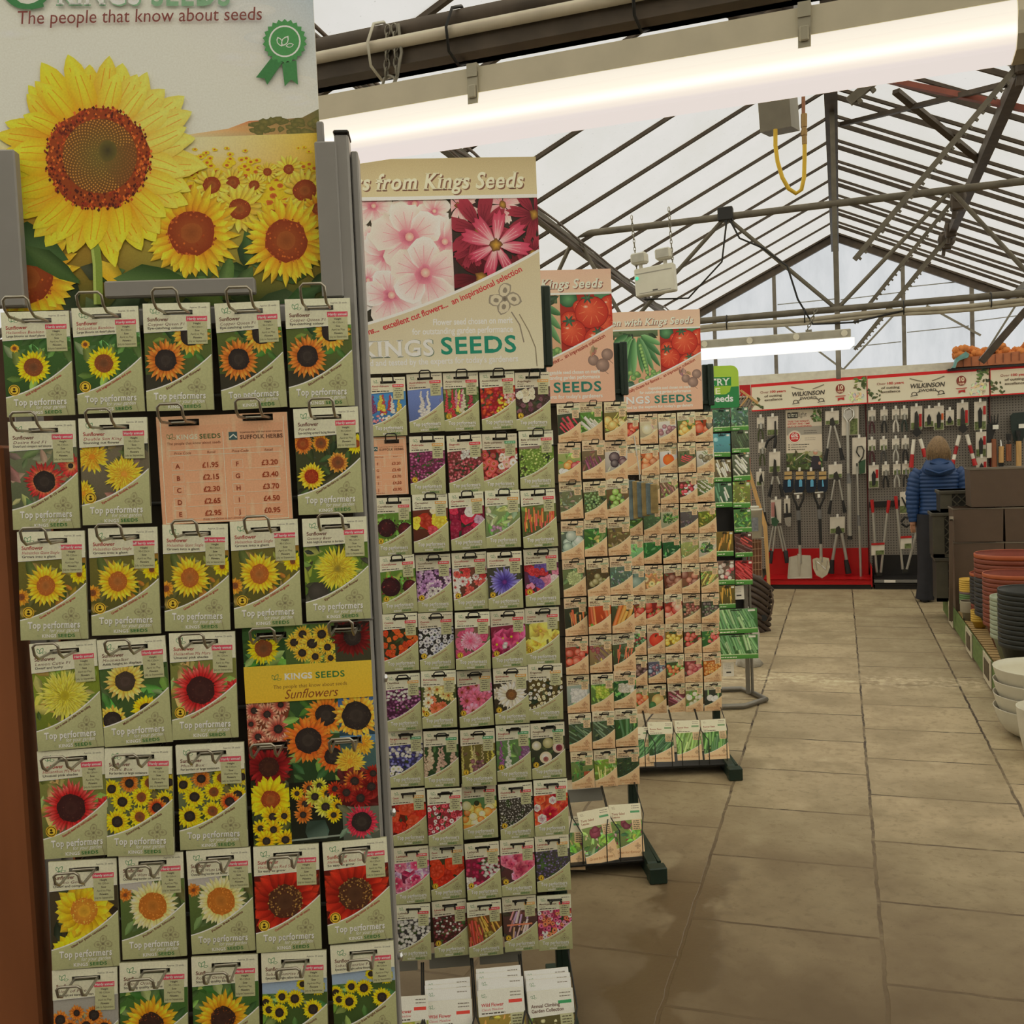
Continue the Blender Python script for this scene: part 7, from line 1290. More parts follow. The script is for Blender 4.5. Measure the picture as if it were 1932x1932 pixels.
# ------------------------------------------------------------------ tool wall at the far end
YP = 11.2
def peg_mat():
    m = bpy.data.materials.new('pegboard'); m.use_nodes = True; nt = m.node_tree; L = nt.links; b = nt.nodes['Principled BSDF']
    tc = nt.nodes.new('ShaderNodeTexCoord'); sc_ = nt.nodes.new('ShaderNodeVectorMath'); sc_.operation = 'SCALE'; sc_.inputs['Scale'].default_value = 36; L.new(tc.outputs['Object'], sc_.inputs[0])
    fr = nt.nodes.new('ShaderNodeVectorMath'); fr.operation = 'FRACTION'; L.new(sc_.outputs[0], fr.inputs[0])
    sp = nt.nodes.new('ShaderNodeSeparateXYZ'); L.new(fr.outputs[0], sp.inputs[0]); cb = nt.nodes.new('ShaderNodeCombineXYZ'); L.new(sp.outputs[0], cb.inputs[0]); L.new(sp.outputs[2], cb.inputs[1])
    ds = nt.nodes.new('ShaderNodeVectorMath'); ds.operation = 'DISTANCE'; L.new(cb.outputs[0], ds.inputs[0]); ds.inputs[1].default_value = (.5, .5, 0)
    r = nt.nodes.new('ShaderNodeMapRange'); r.inputs[1].default_value = .17; r.inputs[2].default_value = .27; L.new(ds.outputs['Value'], r.inputs[0])
    mx = nt.nodes.new('ShaderNodeMix'); mx.data_type = 'RGBA'; L.new(r.outputs[0], mx.inputs[0]); mx.inputs[6].default_value = (*lin((58, 54, 50)), 1); mx.inputs[7].default_value = (*lin((130, 123, 114)), 1)
    L.new(mx.outputs[2], b.inputs['Base Color']); b.inputs['Roughness'].default_value = .55; return m
PEG = peg_mat(); REDM = mat('red_shelf', (176, 16, 20), .4, .0, .06); BLKM = mat('black_shelf', (34, 32, 31), .45, var=.08)
SILV = mat('aluminium_tube', (176, 172, 162), .35, .5, .06); GRIP = mat('black_grip', (36, 35, 34), .6); CARD = mat('packaging_card', (212, 204, 188), .6, var=.06); STEELB = mat('bright_blade', (206, 204, 198), .22, .75, .06)
DARKST = mat('dark_blade', (62, 60, 56), .4, .4); LEAFP = mat('printed_leaf_green', (104, 116, 70), .6, var=.6, scale=50); REDH = mat('red_handle', (176, 34, 34), .4); TAGW = mat('white_tag', (226, 222, 212), .5); WOODL = mat('pale_ash_wood', (196, 156, 100), .5, var=.15, scale=6, stretch=(8, 8, .6)); WOODR = mat('red_brown_wood', (140, 84, 54), .5, var=.2, scale=6, stretch=(8, 8, .6)); GRNP = mat('dark_green_plastic', (52, 84, 58), .45)
units = []
for i, (xl, xr, lab, rm, xb0, xb1, yb) in enumerate(((1396, 1635.5, 'left grey pegboard bay with red base shelf', REDM, 1440, 1646, 1112), (1635.5, 1868, 'middle grey pegboard bay with black base shelf', BLKM, 1647, 1870, 1112), (1868, 2010, 'right grey pegboard bay behind the dark planters', BLKM, 1872, 2010, 1112))):
    x0 = at_y(xl, 900, YP).x; x1 = at_y(xr, 900, YP).x; U = empty('pegboard_bay', ((x0+x1)/2, YP, 0), 0, lab, 'display wall'); h = (x1-x0)/2
    mb = MB(); mb.box(-h+.004, 0, .18, h-.004, .02, 2.1); mb.build('pegboard', PEG, U)
    mb = MB(); mb.box(-h+.0, -.015, .19, -h+.01, -.001, 2.05); mb.build('upright', mat('dark_red_upright', (92, 30, 32), .5), U)
    bx0 = (at_y(xb0, 1105, 10.84).x-U.location.x); bx1 = (at_y(xb1, 1100, 10.84).x-U.location.x)
    if i: bx0 += .012
    zt = at_y(1550, 1093, 10.84).z
    mb = MB(); mb.prism([(0, 0)], 0, 0) if False else None
    P_ = [(10.84-YP, .05), (10.84-YP, zt-.045), (10.84-YP+.012, zt-.04), (10.84-YP+.012, zt-.012), (10.84-YP, zt), (10.84-YP+.03, zt), (-.01, zt+.005), (-.01, .05)]
    n_ = len(P_); vs = [(bx0, y, z) for y, z in P_]+[(bx1, y, z) for y, z in P_]
    mb.add(vs, [tuple(range(n_)), tuple(range(2*n_-1, n_-1, -1))]+[(k, k+n_, (k+1) % n_+n_, (k+1) % n_) for k in range(n_)]); mb.build('base_shelf', rm, U)
    mb = MB(); mb.box(bx0+.01, 10.86-YP, 0, bx1-.01, -.02, .05); mb.build('plinth', BLKM, U)
    mb = MB(); mb.box(max(bx0 if i else bx0+.02, -h+.012), -.012, zt, min(bx1-.01, h-.004), -.002, zt+.3 if i == 0 else zt+.22); mb.build('back_skirt', rm, U)
    if i == 0: mb = MB(); mb.prism([(bx1-.012, .03), (bx1, .03), (bx1, zt+.13), (bx1-.012, zt+.15)], 10.835-YP, -.02); mb.build('end_panel', REDM, U)
    else: mb = MB(); mb.box(bx0, 10.832-YP, zt-.035, bx1, 10.84-YP, zt-.004); mb.build('price_rail', mat('grey_price_rail', (120, 118, 114), .4), U); mb = MB(); mb.box(bx0+.1, 10.826-YP, zt-.034, bx0+.21, 10.832-YP, zt-.006); mb.box(bx0+.46, 10.826-YP, zt-.034, bx0+.5, 10.832-YP, zt-.006); mb.build('price_ticket', TAGW, U)
    units.append(U)
# fascia signs
YS = 11.05
def px_print(name, tl, tr, bl, y, fn, label, cat, seed=3, t=.006, gain=1.45, body=None, group=None):
    A_ = at_y(*tl, y); B_ = at_y(*tr, y); C_ = at_y(*bl, y); w = (B_-A_).length; h = A_.z-C_.z; ang = math.atan2(B_.z-A_.z, B_.x-A_.x)
    mb = MB(); mb.bbox(0, 0, -h, w, t, 0, .001); a = Art(lambda x, y_: (x, -y_), 6e-5, seed, gain, box=(0, 0, w, h)); a.z = 2e-4; fn(a, w, h); mb.mi = 1; a.attach(mb)
    o = build_print(mb, name, body or PAPERW, label=label, cat=cat, group=group); o.location = A_; o.rotation_euler = (0, -ang, 0); return o
def fascia(a, w, h):
    rd = a.rd; bg = (190, 180, 160); rdc = (176, 32, 34)
    a.rect(0, 0, w, h, bg, (196, 188, 170)); a.rect(0, 0, w, h*.11, rdc); a.rect(0, h*.955, w, h, rdc); a.rect(0, 0, w*.004, h, rdc); a.rect(w*.994, 0, w, h, (120, 40, 36))
    for k in range(26): a.leaf(w*rd.uniform(.85, .97), h*rd.uniform(.55, .9), h*.16, rd.random()*6, (198, 192, 162), .6)
    for k in range(22): t = k/21; a.leaf(w*(.9+.095*rd.random()), h*(.05+.42*rd.random()), h*rd.uniform(.13, .22), rd.random()*6, rd.choice([(74, 88, 48), (96, 110, 60), (54, 66, 38)]), .5) if True else 0
    for k in range(20): t = rd.random(); a.leaf(w*(.005+.12*t*t), h*(.5+.43*(t if rd.random() < .6 else rd.random())), h*rd.uniform(.1, .18), rd.random()*6, rd.choice([(74, 84, 46), (58, 66, 38)]), .5)
    a.text('Over ', .08*w, .36*h, .12*h, (120, 66, 56), 'r', wide=.085*w); a.text('100 years', .162*w, .36*h, .12*h, (160, 50, 46), 'b', wide=.145*w)
    a.text('of cutting', .115*w, .51*h, .12*h, (84, 76, 62), 'b', wide=.155*w); a.text('excellence', .115*w, .65*h, .12*h, (84, 76, 62), 'b', wide=.16*w)
    dk = (62, 60, 54)
    a.line([(.355*w, .2*h), (.42*w, .29*h), (.46*w, .33*h)], h*.03, (104, 100, 84)); a.line([(.64*w, .2*h), (.575*w, .29*h), (.54*w, .33*h)], h*.03, (104, 100, 84))
    a.text('WILKINSON', .355*w, .55*h, .22*h, dk, 'b', .2, wide=.285*w); a.text('SWORD', .425*w, .695*h, .135*h, dk, 'b', .1, wide=.145*w)
    for sx in (-1, 1):
        cx = .5*w+sx*.11*w; a.ring(cx+sx*.0*w, .76*h, .07*h, .1*h, dk, 14, .8); a.rect(cx-.04*w*.6, .8*h, cx+.04*w*.6, .88*h, (193, 184, 165)); a.line([(cx-.03*w, .83*h), (cx+.03*w, .8*h)], .03*h, dk); a.line([(cx-sx*.025*w, .72*h), (cx-sx*.05*w, .66*h)], .03*h, dk)
    a.disc(.775*w, .4*h, .155*h, .17*h, (128, 70, 56), (112, 50, 42), 22); a.text('10', .775*w, .42*h, .2*h, (214, 196, 170), 'b', align='c'); a.text('YEAR', .775*w, .53*h, .085*h, (206, 186, 160), 'b', align='c')
    a.rect(.73*w, .645*h, .82*w, .66*h, (150, 60, 54)); a.rect(.735*w, .66*h, .815*w, .685*h, (170, 110, 96)); a.poly([(.75*w, .73*h), (.805*w, .71*h), (.805*w, .82*h), (.778*w, .775*h), (.75*w, .84*h)], (156, 44, 42))
px_print('fascia_sign', (1416.6, 725.6), (1635, 708.8), (1418.6, 776.5), YS, fascia, 'cream cutlery brand fascia sign, leftmost, above the red base shelf', 'sign', 31)
px_print('fascia_sign', (1635.8, 709), (1866.5, 692.8), (1637.5, 762), YS, fascia, 'cream cutlery brand fascia sign in the middle, above the person in blue', 'sign', 32)
px_print('fascia_sign', (1867.8, 692.8), (2110, 676), (1869.3, 747), YS, fascia, 'cream cutlery brand fascia sign at right, cut off by the frame', 'sign', 33)
mb = MB(); p0 = at_y(1395, 727, YS+.02); p1 = at_y(1416, 746, YS+.02); mb.box(0, 0, p1.z-p0.z, p1.x-p0.x, .02, 0); mb.build('fascia_end', REDM, loc=p0, label='plain red end piece at the left of the leftmost fascia sign', cat='sign')
def ul_art(a, w, h):
    rd = a.rd; bg = (186, 176, 158)
    a.rect(0, 0, w, h, bg); a.rect(.02*w, .28*h, w, .42*h, (140, 134, 124)); a.rect(.05*w, .04*h, .34*w, .135*h, (44, 42, 40))
    a.text('ultra', .07*w, .115*h, .11*h, (214, 206, 190), 'R', wide=.26*w); a.text('light', .34*w, .115*h, .11*h, (76, 72, 66), 'R', wide=.25*w)
    for i, t in enumerate(('TAKE THE WEIGHT,', 'EFFORT AND TIME', 'OUT OF GARDENING.')): a.text(t, .05*w, (.205+.042*i)*h, .04*h, (168, 56, 54), 'b', wide=(.62, .62, .68)[i]*w)
    a.disc(.24*w, .45*h, .19*w, .19*w, (206, 198, 182), (200, 192, 176), 22); a.ring(.24*w, .45*h, .17*w, .185*w, (160, 150, 136), 22); a.disc(.24*w, .45*h, .145*w, .145*w, (176, 42, 42), (168, 40, 40), 22); a.text('UP TO', .24*w, .4*h, .03*h, (226, 200, 190), 'b', align='c'); a.text('60%', .24*w, .455*h, .07*h, (232, 214, 204), 'b', align='c'); a.text('LIGHTER', .24*w, .49*h, .03*h, (226, 200, 190), 'b', align='c')
    for i in range(2): a.scribble(.5*w, (.36+.035*i)*h, .36*w, .014*h, (96, 92, 86)); a.scribble(.52*w, (.48+.03*i)*h, .3*w, .012*h, (140, 132, 120))
    for i in range(3): a.rect(.06*w, (.57+.04*i)*h, .1*w, (.585+.04*i)*h, (60, 56, 52)); a.scribble(.14*w, (.585+.04*i)*h, (.5-.06*i)*w, .014*h, (84, 80, 74))
    for k in range(26): a.leaf(rd.uniform(.72, .98)*w, rd.uniform(0, .2)*h, .12*w, rd.random()*6, rd.choice([(92, 110, 60), (70, 86, 46), (120, 136, 84)]), .5)
    a.leafbg(0, .72*h, w, h, (84, 96, 56), [(96, 112, 60), (60, 74, 40), (120, 136, 76), (50, 60, 36)], 50, .2*w)
    a.disc(.8*w, .74*h, .2*w, .05*h, (160, 152, 130), (150, 150, 120), 12)
    a.poly([(.66*w, h), (.7*w, .8*h), (.76*w, .77*h), (.9*w, .78*h), (.95*w, .86*h), (.96*w, h)], (52, 48, 54)); a.disc(.81*w, .72*h, .065*w, .04*h, (186, 140, 116), (160, 116, 96), 12); a.disc(.82*w, .69*h, .07*w, .022*h, (196, 186, 170), (170, 160, 146), 10); a.disc(.92*w, .9*h, .04*w, .03*h, (190, 146, 120), (160, 116, 96), 8)
    a.line([(.52*w, .72*h), (.24*w, .84*h)], .012*h, (170, 164, 150)); a.line([(.52*w, .8*h), (.7*w, .87*h)], .012*h, (150, 144, 130))
px_print('tool_poster', (1482, 774.3), (1550, 771), (1484.3, 887), 11.17, ul_art, 'pale poster with red roundel hanging on the left pegboard bay', 'poster', 41)
# ---- hanging tools, each measured on the board
def tool(name, label, cat, parts, y=11.1, group=None):
    """parts: (part name, material, shapes); shapes in photo pixels carried to the plane Y=y"""
    first = None; org = None; T = None
    allp = [q for _, _, S in parts for s_ in S for q in (s_[1] if s_[0] in 'pt' else s_[1:3])]
    c = at_y(sum(q[0] for q in allp)/len(allp), sum(q[1] for q in allp)/len(allp), y)
    T = empty(name, c, 0, label, cat, group)
    for pn, m, S in parts:
        mb = MB()
        for s_ in S:
            if s_[0] == 'p':      # plate from an outline
                t = s_[2] if len(s_) > 2 else .008; dy = s_[3] if len(s_) > 3 else 0
                P = [at_y(px, py, y+dy)-c for px, py in s_[1]]; n_ = len(P)
                mb.add(P+[p+Vector((0, t, 0)) for p in P], [tuple(range(n_)), tuple(range(2*n_-1, n_-1, -1))]+[(k, (k+1) % n_, (k+1) % n_+n_, k+n_) for k in range(n_)])
            elif s_[0] == 't':    # round bar through points
                dy = s_[3] if len(s_) > 3 else 0; r_ = s_[2] if isinstance(s_[2], list) else [s_[2]]*len(s_[1])
                mb.tube([at_y(px, py, y+dy)-c for px, py in s_[1]], [q*.0058 for q in r_], 8)
        mb.build(pn, m, T)
    return T
def rc(x0, y0, x1, y1, sl=-.06): return [(x0, y0), (x1, y0+(x1-x0)*sl), (x1, y1+(x1-x0)*sl), (x0, y1)]
TAB = lambda x, y: ('peg_ticket', TAGW, [('p', rc(x-2.2, y-7, x+2.2, y), .004, -.03)])
def secateurs(x, y, where, hc=GRIP, open_=True, rd=random.Random(5)):
    m2 = hc; w = 7
    return tool('secateurs', f'carded secateurs with {where}', 'secateurs', [
        ('card', CARD, [('p', rc(x-w, y, x+w, y+20), .004)]), ('card_print', LEAFP if rd.random() < .5 else mat('grey_print', (120, 116, 104)), [('p', rc(x-w+2, y+12, x+w-1, y+20), .003, -.004)]),
        ('blade', STEELB, [('p', [(x-1, y+10), (x+2, y+9), (x+3, y+22), (x-1, y+24)], .006, -.014)]),
        ('handle', m2, [('t', [(x-1, y+21), (x-4, y+30), (x-4, y+44)], [1.2, 1.9, 1.5], -.02)]), ('handle', m2, [('t', [(x+1, y+21), (x+4, y+30), (x+5, y+43)], [1.2, 1.9, 1.5], -.02)]), TAB(x, y+1)], group='carded secateurs on the pegboards')
secateurs(1435, 788, 'green black handles, top left of left bay', mat('olive_handle', (70, 76, 44)))
secateurs(1438, 835, 'dark handles, below the top left ones in left bay', mat('olive_handle', (70, 76, 44)))
RW = ['top', 'middle', 'bottom']
HC = [[mat('maroon_handle', (72, 34, 38)), GRIP, mat('white_handle', (196, 190, 178), .4), mat('green_black_handle', (44, 54, 48))], [mat('maroon_handle', (72, 34, 38)), mat('grey_handle', (70, 68, 66)), SILV, GRIP], [None, GRIP, SILV, GRIP]]
nmh = [['maroon handles', 'black handles', 'white handles', 'green black handles'], ['maroon handles', 'grey handles', 'silver handles', 'black handles'], ['', 'black handles', 'silver handles', 'black handles']]
for j, yy in enumerate((774, 830, 878)):
    for i, xx in enumerate(((1645, 1668, 1690, 1706), (1645, 1667, 1690, 1708), (0, 1671, 1692, 1709))[j]):
        if xx: secateurs(xx, yy-(xx-1645)*.05, f'{nmh[j][i]}, {ORD[i]} in {RW[j]} row of middle bay', HC[j][i])
def carded(name, lab, cat, x0, y0, x1, y1, tool_parts, strip=None, group=None, tab=True):
    P = [('card', CARD, [('p', rc(x0, y0, x1, y1), .005)])]
    if strip is not None: P.append(('card_print', strip, [('p', rc(x0+1, y1-(y1-y0)*.3, x1-1, y1-1), .003, -.004)]))
    P += tool_parts
    if tab: P.append(TAB((x0+x1)/2, y0+1))
    return tool(name, lab, cat, P, group=group)
carded('garden_shears', 'long handled trimming shears on tall white card, upper left of left bay', 'shears', 1447, 786, 1468, 822, [('blade', DARKST, [('p', [(1461, 795), (1464, 794), (1465, 825), (1461, 825)], .006, -.012)]), ('handle', GRIP, [('t', [(1462, 822), (1448, 832), (1444, 845)], [1.5, 2.5, 2], -.02)]), ('handle', GRIP, [('t', [(1464, 822), (1463, 835), (1461, 846)], [1.8, 3.2, 2.4], -.02)])], LEAFP)
carded('lopper', 'short lopper with chrome arms and black grips, left bay under trimming shears', 'lopper', 1451, 853, 1472, 892, [('blade', DARKST, [('p', [(1460, 866), (1464, 868), (1466, 898), (1458, 899)], .008, -.012)]), ('arm', SILV, [('t', [(1459, 899), (1456, 915)], 2.2, -.02)]), ('arm', SILV, [('t', [(1466, 899), (1471, 915)], 2.2, -.02)]), ('grip', GRIP, [('t', [(1456, 914), (1451, 937)], [2.4, 3.4], -.02)]), ('grip', GRIP, [('t', [(1471, 913), (1477, 937)], [2.4, 3.4], -.02)])], LEAFP)
carded('pole_pruner', 'slim long silver pole tool with black head at far left of left bay', 'pole pruner', 1427, 890, 1442, 917, [('head', GRIP, [('p', [(1433, 900), (1437, 892), (1440, 912), (1432, 912)], .01, -.012)]), ('pole', SILV, [('t', [(1438, 909), (1443, 968)], 1.6, -.02)]), ('grip', GRIP, [('t', [(1443, 966), (1445, 985), (1452, 992)], [2, 2.6, 2], -.02)])], LEAFP)
for i, (x, tilt) in enumerate(((1487, 0), (1508.5, 0), (1530, 0), (1552, -4))):
    tool('tool_holster', f'navy garden pouch with tan card and light blue tag, {ORD[i]} of four from left', 'pouch', [
        ('pouch', mat('navy_fabric', (30, 38, 52), .8), [('p', [(x-9, 905), (x+10, 904), (x+10, 921), (x+6, 929), (x-6, 930), (x-10, 922)], .04, -.02)]),
        ('card', mat('tan_card', (186, 154, 100)), [('p', rc(x-7, 890, x+7, 905), .004, -.026)]), ('card_band', mat('dark_band', (60, 52, 44)), [('p', rc(x-7, 896.5, x+7, 898.5), .003, -.03)]),
        ('swing_tag', mat('light_blue_tag', (96, 168, 206), .5), [('p', [(x-1, 907), (x+2+tilt*.3, 904), (x+5+tilt, 907), (x+5+tilt*.5, 918), (x-1, 918.5)], .003, -.03)]), TAB(x, 889)], group='navy pouches under the poster')
def lopper(lab, card, armL, armR, gl, gr, gm=GRIP, am=SILV, r=2.0, extra=()):
    x0, y0, x1, y1 = card
    pt = [('arm', am, [('t', armL, r, -.02)]), ('arm', am, [('t', armR, r, -.02)]), ('grip', gm, [('t', gl, [r*1.3, r*1.9], -.02)]), ('grip', gm, [('t', gr, [r*1.3, r*1.9], -.02)]), ('blade', DARKST, [('p', [(armL[0][0]-2, armL[0][1]-12), (armL[0][0]+4, armL[0][1]-16), (armR[0][0]+3, armR[0][1]+2), (armL[0][0]-2, armL[0][1]+2)], .008, -.014)])]
    return carded('lopper', lab, 'lopper', x0, y0, x1, y1, pt+list(extra), LEAFP)
lopper('silver lopper with black grips right of the poster, top of left bay', (1557, 776, 1583, 802), [(1568, 803), (1561, 848)], [(1574, 803), (1586, 847)], [(1561, 846), (1557, 870)], [(1585, 845), (1590, 868)])
lopper('silver lopper with thin arms, middle right of left bay', (1563, 877, 1589, 903), [(1575, 905), (1568, 945)], [(1583, 905), (1590, 944)], [(1568, 944), (1564, 970)], [(1590, 944), (1594, 967)], r=1.7)
lopper('heavy lopper with double silver arms, lower right of left bay', (1566, 976, 1594, 1007), [(1579, 1008), (1571, 1056)], [(1588, 1006), (1597, 1056)], [(1570, 1056), (1568, 1082)], [(1596, 1056), (1601, 1082)], r=3.0)
tool('pole_pruner', 'tall silver telescopic pole pruner with metal cutting head, right side of left bay', 'pole pruner', [('card', CARD, [('p', rc(1588, 768, 1620, 822), .005)]), ('card_print', LEAFP, [('p', rc(1604, 790, 1618, 820), .003, -.004)]), ('head', STEELB, [('t', [(1599, 797), (1592, 786), (1594, 774), (1602, 769), (1610, 775), (1611, 786), (1603, 795)], 1.6, -.02), ('p', [(1594, 775), (1606, 773), (1608, 786), (1599, 794), (1594, 786)], .02, -.02)]), ('pole', SILV, [('t', [(1599, 796), (1600.5, 896)], 2.6, -.03), ('t', [(1602, 905), (1604, 1012)], 3.6, -.03), ('t', [(1599, 910), (1600.5, 1010)], 1.6, -.02)]), ('collar', mat('grey_collar', (110, 108, 106), .4), [('t', [(1600.5, 893), (1602, 912)], [3.2, 4.6], -.03)]), ('foot_cap', GRIP, [('t', [(1604, 1011), (1604, 1018)], 4, -.03)])])
tool('pole_saw', 'thin silver two piece pole standing at the right end of left bay', 'pole', [('pole', SILV, [('t', [(1617, 880), (1619.5, 972)], 1.9, -.03), ('t', [(1621, 990), (1624.5, 1090)], 2.4, -.03)]), ('collar', mat('grey_collar', (110, 108, 106), .4), [('t', [(1619.5, 972), (1620, 977), (1621, 992)], [2, 2.6, 3.4], -.03)]), ('tip', GRIP, [('t', [(1616.5, 874), (1617, 881)], 1.4, -.03)])])
carded('net_pack', 'carded pack with curved hook and green net, right edge of left bay', 'pack', 1608, 826, 1634, 895, [('hook', DARKST, [('t', [(1622, 862), (1616, 853), (1618, 843), (1626, 842), (1630, 850), (1628, 862), (1620, 873)], 1.2, -.014)]), ('netting', GRNP, [('p', [(1620, 872), (1633, 866), (1632, 892), (1621, 895)], .012, -.012)])])
carded('hedge_shears', 'hedge shears with pink card and four silver arms, lower left of left bay', 'shears', 1454, 943, 1474, 988, [('card_print', mat('pink_print', (176, 120, 112)), [('p', rc(1455, 948, 1462, 975), .003, -.006)]), ('blade', DARKST, [('p', [(1461, 950), (1463, 955), (1467, 990), (1462, 992)], .01, -.014)]), ('pivot', GRNP, [('p', [(1455, 978), (1463, 976), (1470, 984), (1464, 994), (1456, 990)], .016, -.02)]), ('arm', SILV, [('t', [(1459, 993), (1450, 1042)], 1.9, -.02)]), ('arm', SILV, [('t', [(1464, 993), (1458, 1040)], 1.9, -.03)]), ('arm', SILV, [('t', [(1468, 993), (1478, 1040)], 1.9, -.03)]), ('arm', SILV, [('t', [(1472, 992), (1483, 1040)], 1.9, -.02)]), ('grip', GRIP, [('t', [(1451, 1040), (1456, 1040), (1454, 1063)], [2, 3.4, 3], -.025)]), ('grip', GRIP, [('t', [(1478, 1040), (1482, 1040), (1485, 1062)], [2, 4.4, 4], -.025)])])
carded('hand_trowel', 'hand tool with black handle and bright white blade, left bay', 'hand tool', 1479, 941, 1491, 968, [('handle', GRIP, [('t', [(1484, 950), (1485, 968)], [1.6, 2], -.015), ('p', [(1479, 969), (1493, 968), (1494, 977), (1479, 978)], .012, -.016)]), ('blade', STEELB, [('p', [(1480, 977), (1493, 975), (1492, 993), (1487, 994), (1482, 990)], .006, -.018)])])
def shovel(lab, x, blade, bm, yt, xo):
    return tool('shovel', lab, 'shovel', [('d_grip', GRIP, [('t', [(x-10, yt), (x-9, yt+9), (x-4, yt+20), (x-1, yt+27)], [1.6, 1.9, 2, 2], -.05), ('t', [(x+10, yt-1), (x+10, yt+9), (x+5, yt+20), (x+2, yt+27)], [1.6, 1.9, 2, 2], -.05), ('t', [(x-1+xo*.05, yt+25), (x+1+xo*.1, yt+36)], [4, 3], -.05)]), ('cross_bar', SILV, [('t', [(x-8, yt+1), (x+8, yt)], 1.9, -.05)]), ('price_tag', TAGW, [('p', rc(x-3, yt+3, x+2, yt+10), .003, -.07)]), ('shaft', GRIP, [('t', [(x+1, yt+35), (x+2+xo*.5, yt+97)], 2.9, -.05)]), ('collar', mat('grey_collar', (110, 108, 106), .4), [('t', [(x, yt+32), (x+1, yt+50)], 4, -.05)]), ('tube', SILV, [('t', [(x+2+xo*.5, yt+97), (x+2+xo, yt+132)], [2.6, 3.0], -.05)]), ('blade', bm, blade)], y=10.915)
DISH = mat('pale_aluminium_blade', (196, 190, 176), .4, .35, .05)
shovel('square pale aluminium shovel with black handle on the red shelf', 1506, [('p', [(1490, 1051), (1503, 1048), (1507, 1050), (1512, 1047.5), (1529, 1048), (1532, 1091.5), (1486, 1092.5)], .012, -.05), ('t', [(1508, 1045), (1508, 1086)], [3.4, .8], -.055), ('t', [(1490, 1051), (1486.5, 1091)], 1.0, -.056), ('t', [(1529, 1049), (1531.5, 1091)], 1.0, -.056), ('t', [(1487, 1091.5), (1531, 1090.5)], .8, -.056)], DISH, 931, 2)
shovel('round pointed shiny steel shovel beside the square one', 1545.5, [('p', [(1533, 1055), (1541, 1052), (1547, 1054), (1553, 1051), (1564, 1053), (1566, 1070), (1561, 1084), (1551, 1091), (1540, 1085), (1534, 1072)], .012, -.05), ('t', [(1548.5, 1050), (1549, 1066)], [3, 1.2], -.056), ('t', [(1549, 1066), (1541, 1060)], .8, -.056), ('t', [(1549, 1066), (1558, 1075)], .8, -.056), ('t', [(1538, 1058), (1541, 1076)], 1.2, -.056), ('t', [(1561, 1058), (1558, 1076)], 1.2, -.056)], mat('mirror_steel', (226, 226, 222), .12, .92, .1, 40), 929, 2)
# middle bay, upper
REDB = mat('red_banded_handle', (156, 32, 34), .4); WHB = mat('white_band', (222, 216, 202), .4)
def rlopper(lab, cx, y0, gl):
    L_, R_ = gl
    f = lambda a, b, t: (a[0]+(b[0]-a[0])*t, a[1]+(b[1]-a[1])*t)
    P = []
    for (a, b) in (L_, R_):
        for q0, q1, m, nm in ((0, .36, WHB, 'white_band'), (.33, .62, REDB, 'arm'), (.6, .8, WHB, 'white_band')) if len(gl[0]) == 2 and cx > 1780 else ((0, .55, WHB, 'white_band'),):
            P.append((nm, m, [('t', [f(a, b, q0), f(a, b, q1)], 3.2, -.03)]))
        P.append(('grip', REDH, [('t', [f(a, b, .78 if cx > 1780 else .53), b], [3.4, 4.2], -.03)]))
    return carded('lopper', lab, 'lopper', cx-11, y0, cx+11, y0+44, [('card_print', REDH, [('p', rc(cx+5, y0+14, cx+10, y0+38), .003, -.006)]), ('blade', DARKST, [('p', [(cx-3, y0+12), (cx+1, y0+8), (cx+4, y0+18), (cx+4, y0+40), (cx-4, y0+42)], .01, -.016)]), ('pivot', GRIP, [('p', [(cx-8, y0+50), (cx-2, y0+40), (cx+5, y0+40), (cx+10, y0+50), (cx+1, y0+58)], .02, -.024)])]+P, LEAFP)
rlopper('white armed lopper with red grips, left of the person\'s head', 1729, 767, (((1724, 829), (1719, 882)), ((1736, 828), (1746, 862))))
rlopper('red and white banded lopper with red grips, right of the person\'s head', 1816, 760, (((1810, 821), (1796, 880)), ((1824, 820), (1840, 878))))
for i, (x0, y0, x1, y1, lab, q) in enumerate(((1744, 771, 1762, 806, 'carded pruner pack left of the pole pack, above the person', 0), (1762, 766, 1781, 812, 'tall carded pack with orange corner directly above the person', 1), (1784, 774, 1800, 803, 'small carded gadget pack with its peg ticket, above the person', 0), (1838, 758, 1861, 812, 'tall red and white carded knife pack, right end of middle bay', 2), (1841, 815, 1861, 862, 'red and white carded pack in the middle of the right end column', 3), (1842, 863, 1862, 890, 'red and white carded pack at the bottom of the right end column', 3), (1639, 878, 1658, 921, 'tall carded knife with tan sheath, bottom row of middle bay', 2))):
    tp = [('tool', GRIP, [('p', [((x0+x1)/2-4, y0+18), ((x0+x1)/2, y0+10), ((x0+x1)/2+4, y0+18), ((x0+x1)/2+3, y1-6), ((x0+x1)/2-3, y1-4)], .012, -.014)])]
    if q == 1: tp.append(('corner_flash', mat('orange_flash', (206, 96, 44)), [('p', rc(x1-5, y0+14, x1-1, y0+26), .003, -.006)]))
    if q >= 2: tp.append(('corner_flash', REDH, [('p', rc(x1-6, y0+8, x1-1, y0+24), .003, -.006)]))
    carded('tool_pack', lab, 'pack', x0, y0, x1, y1, tp, LEAFP)
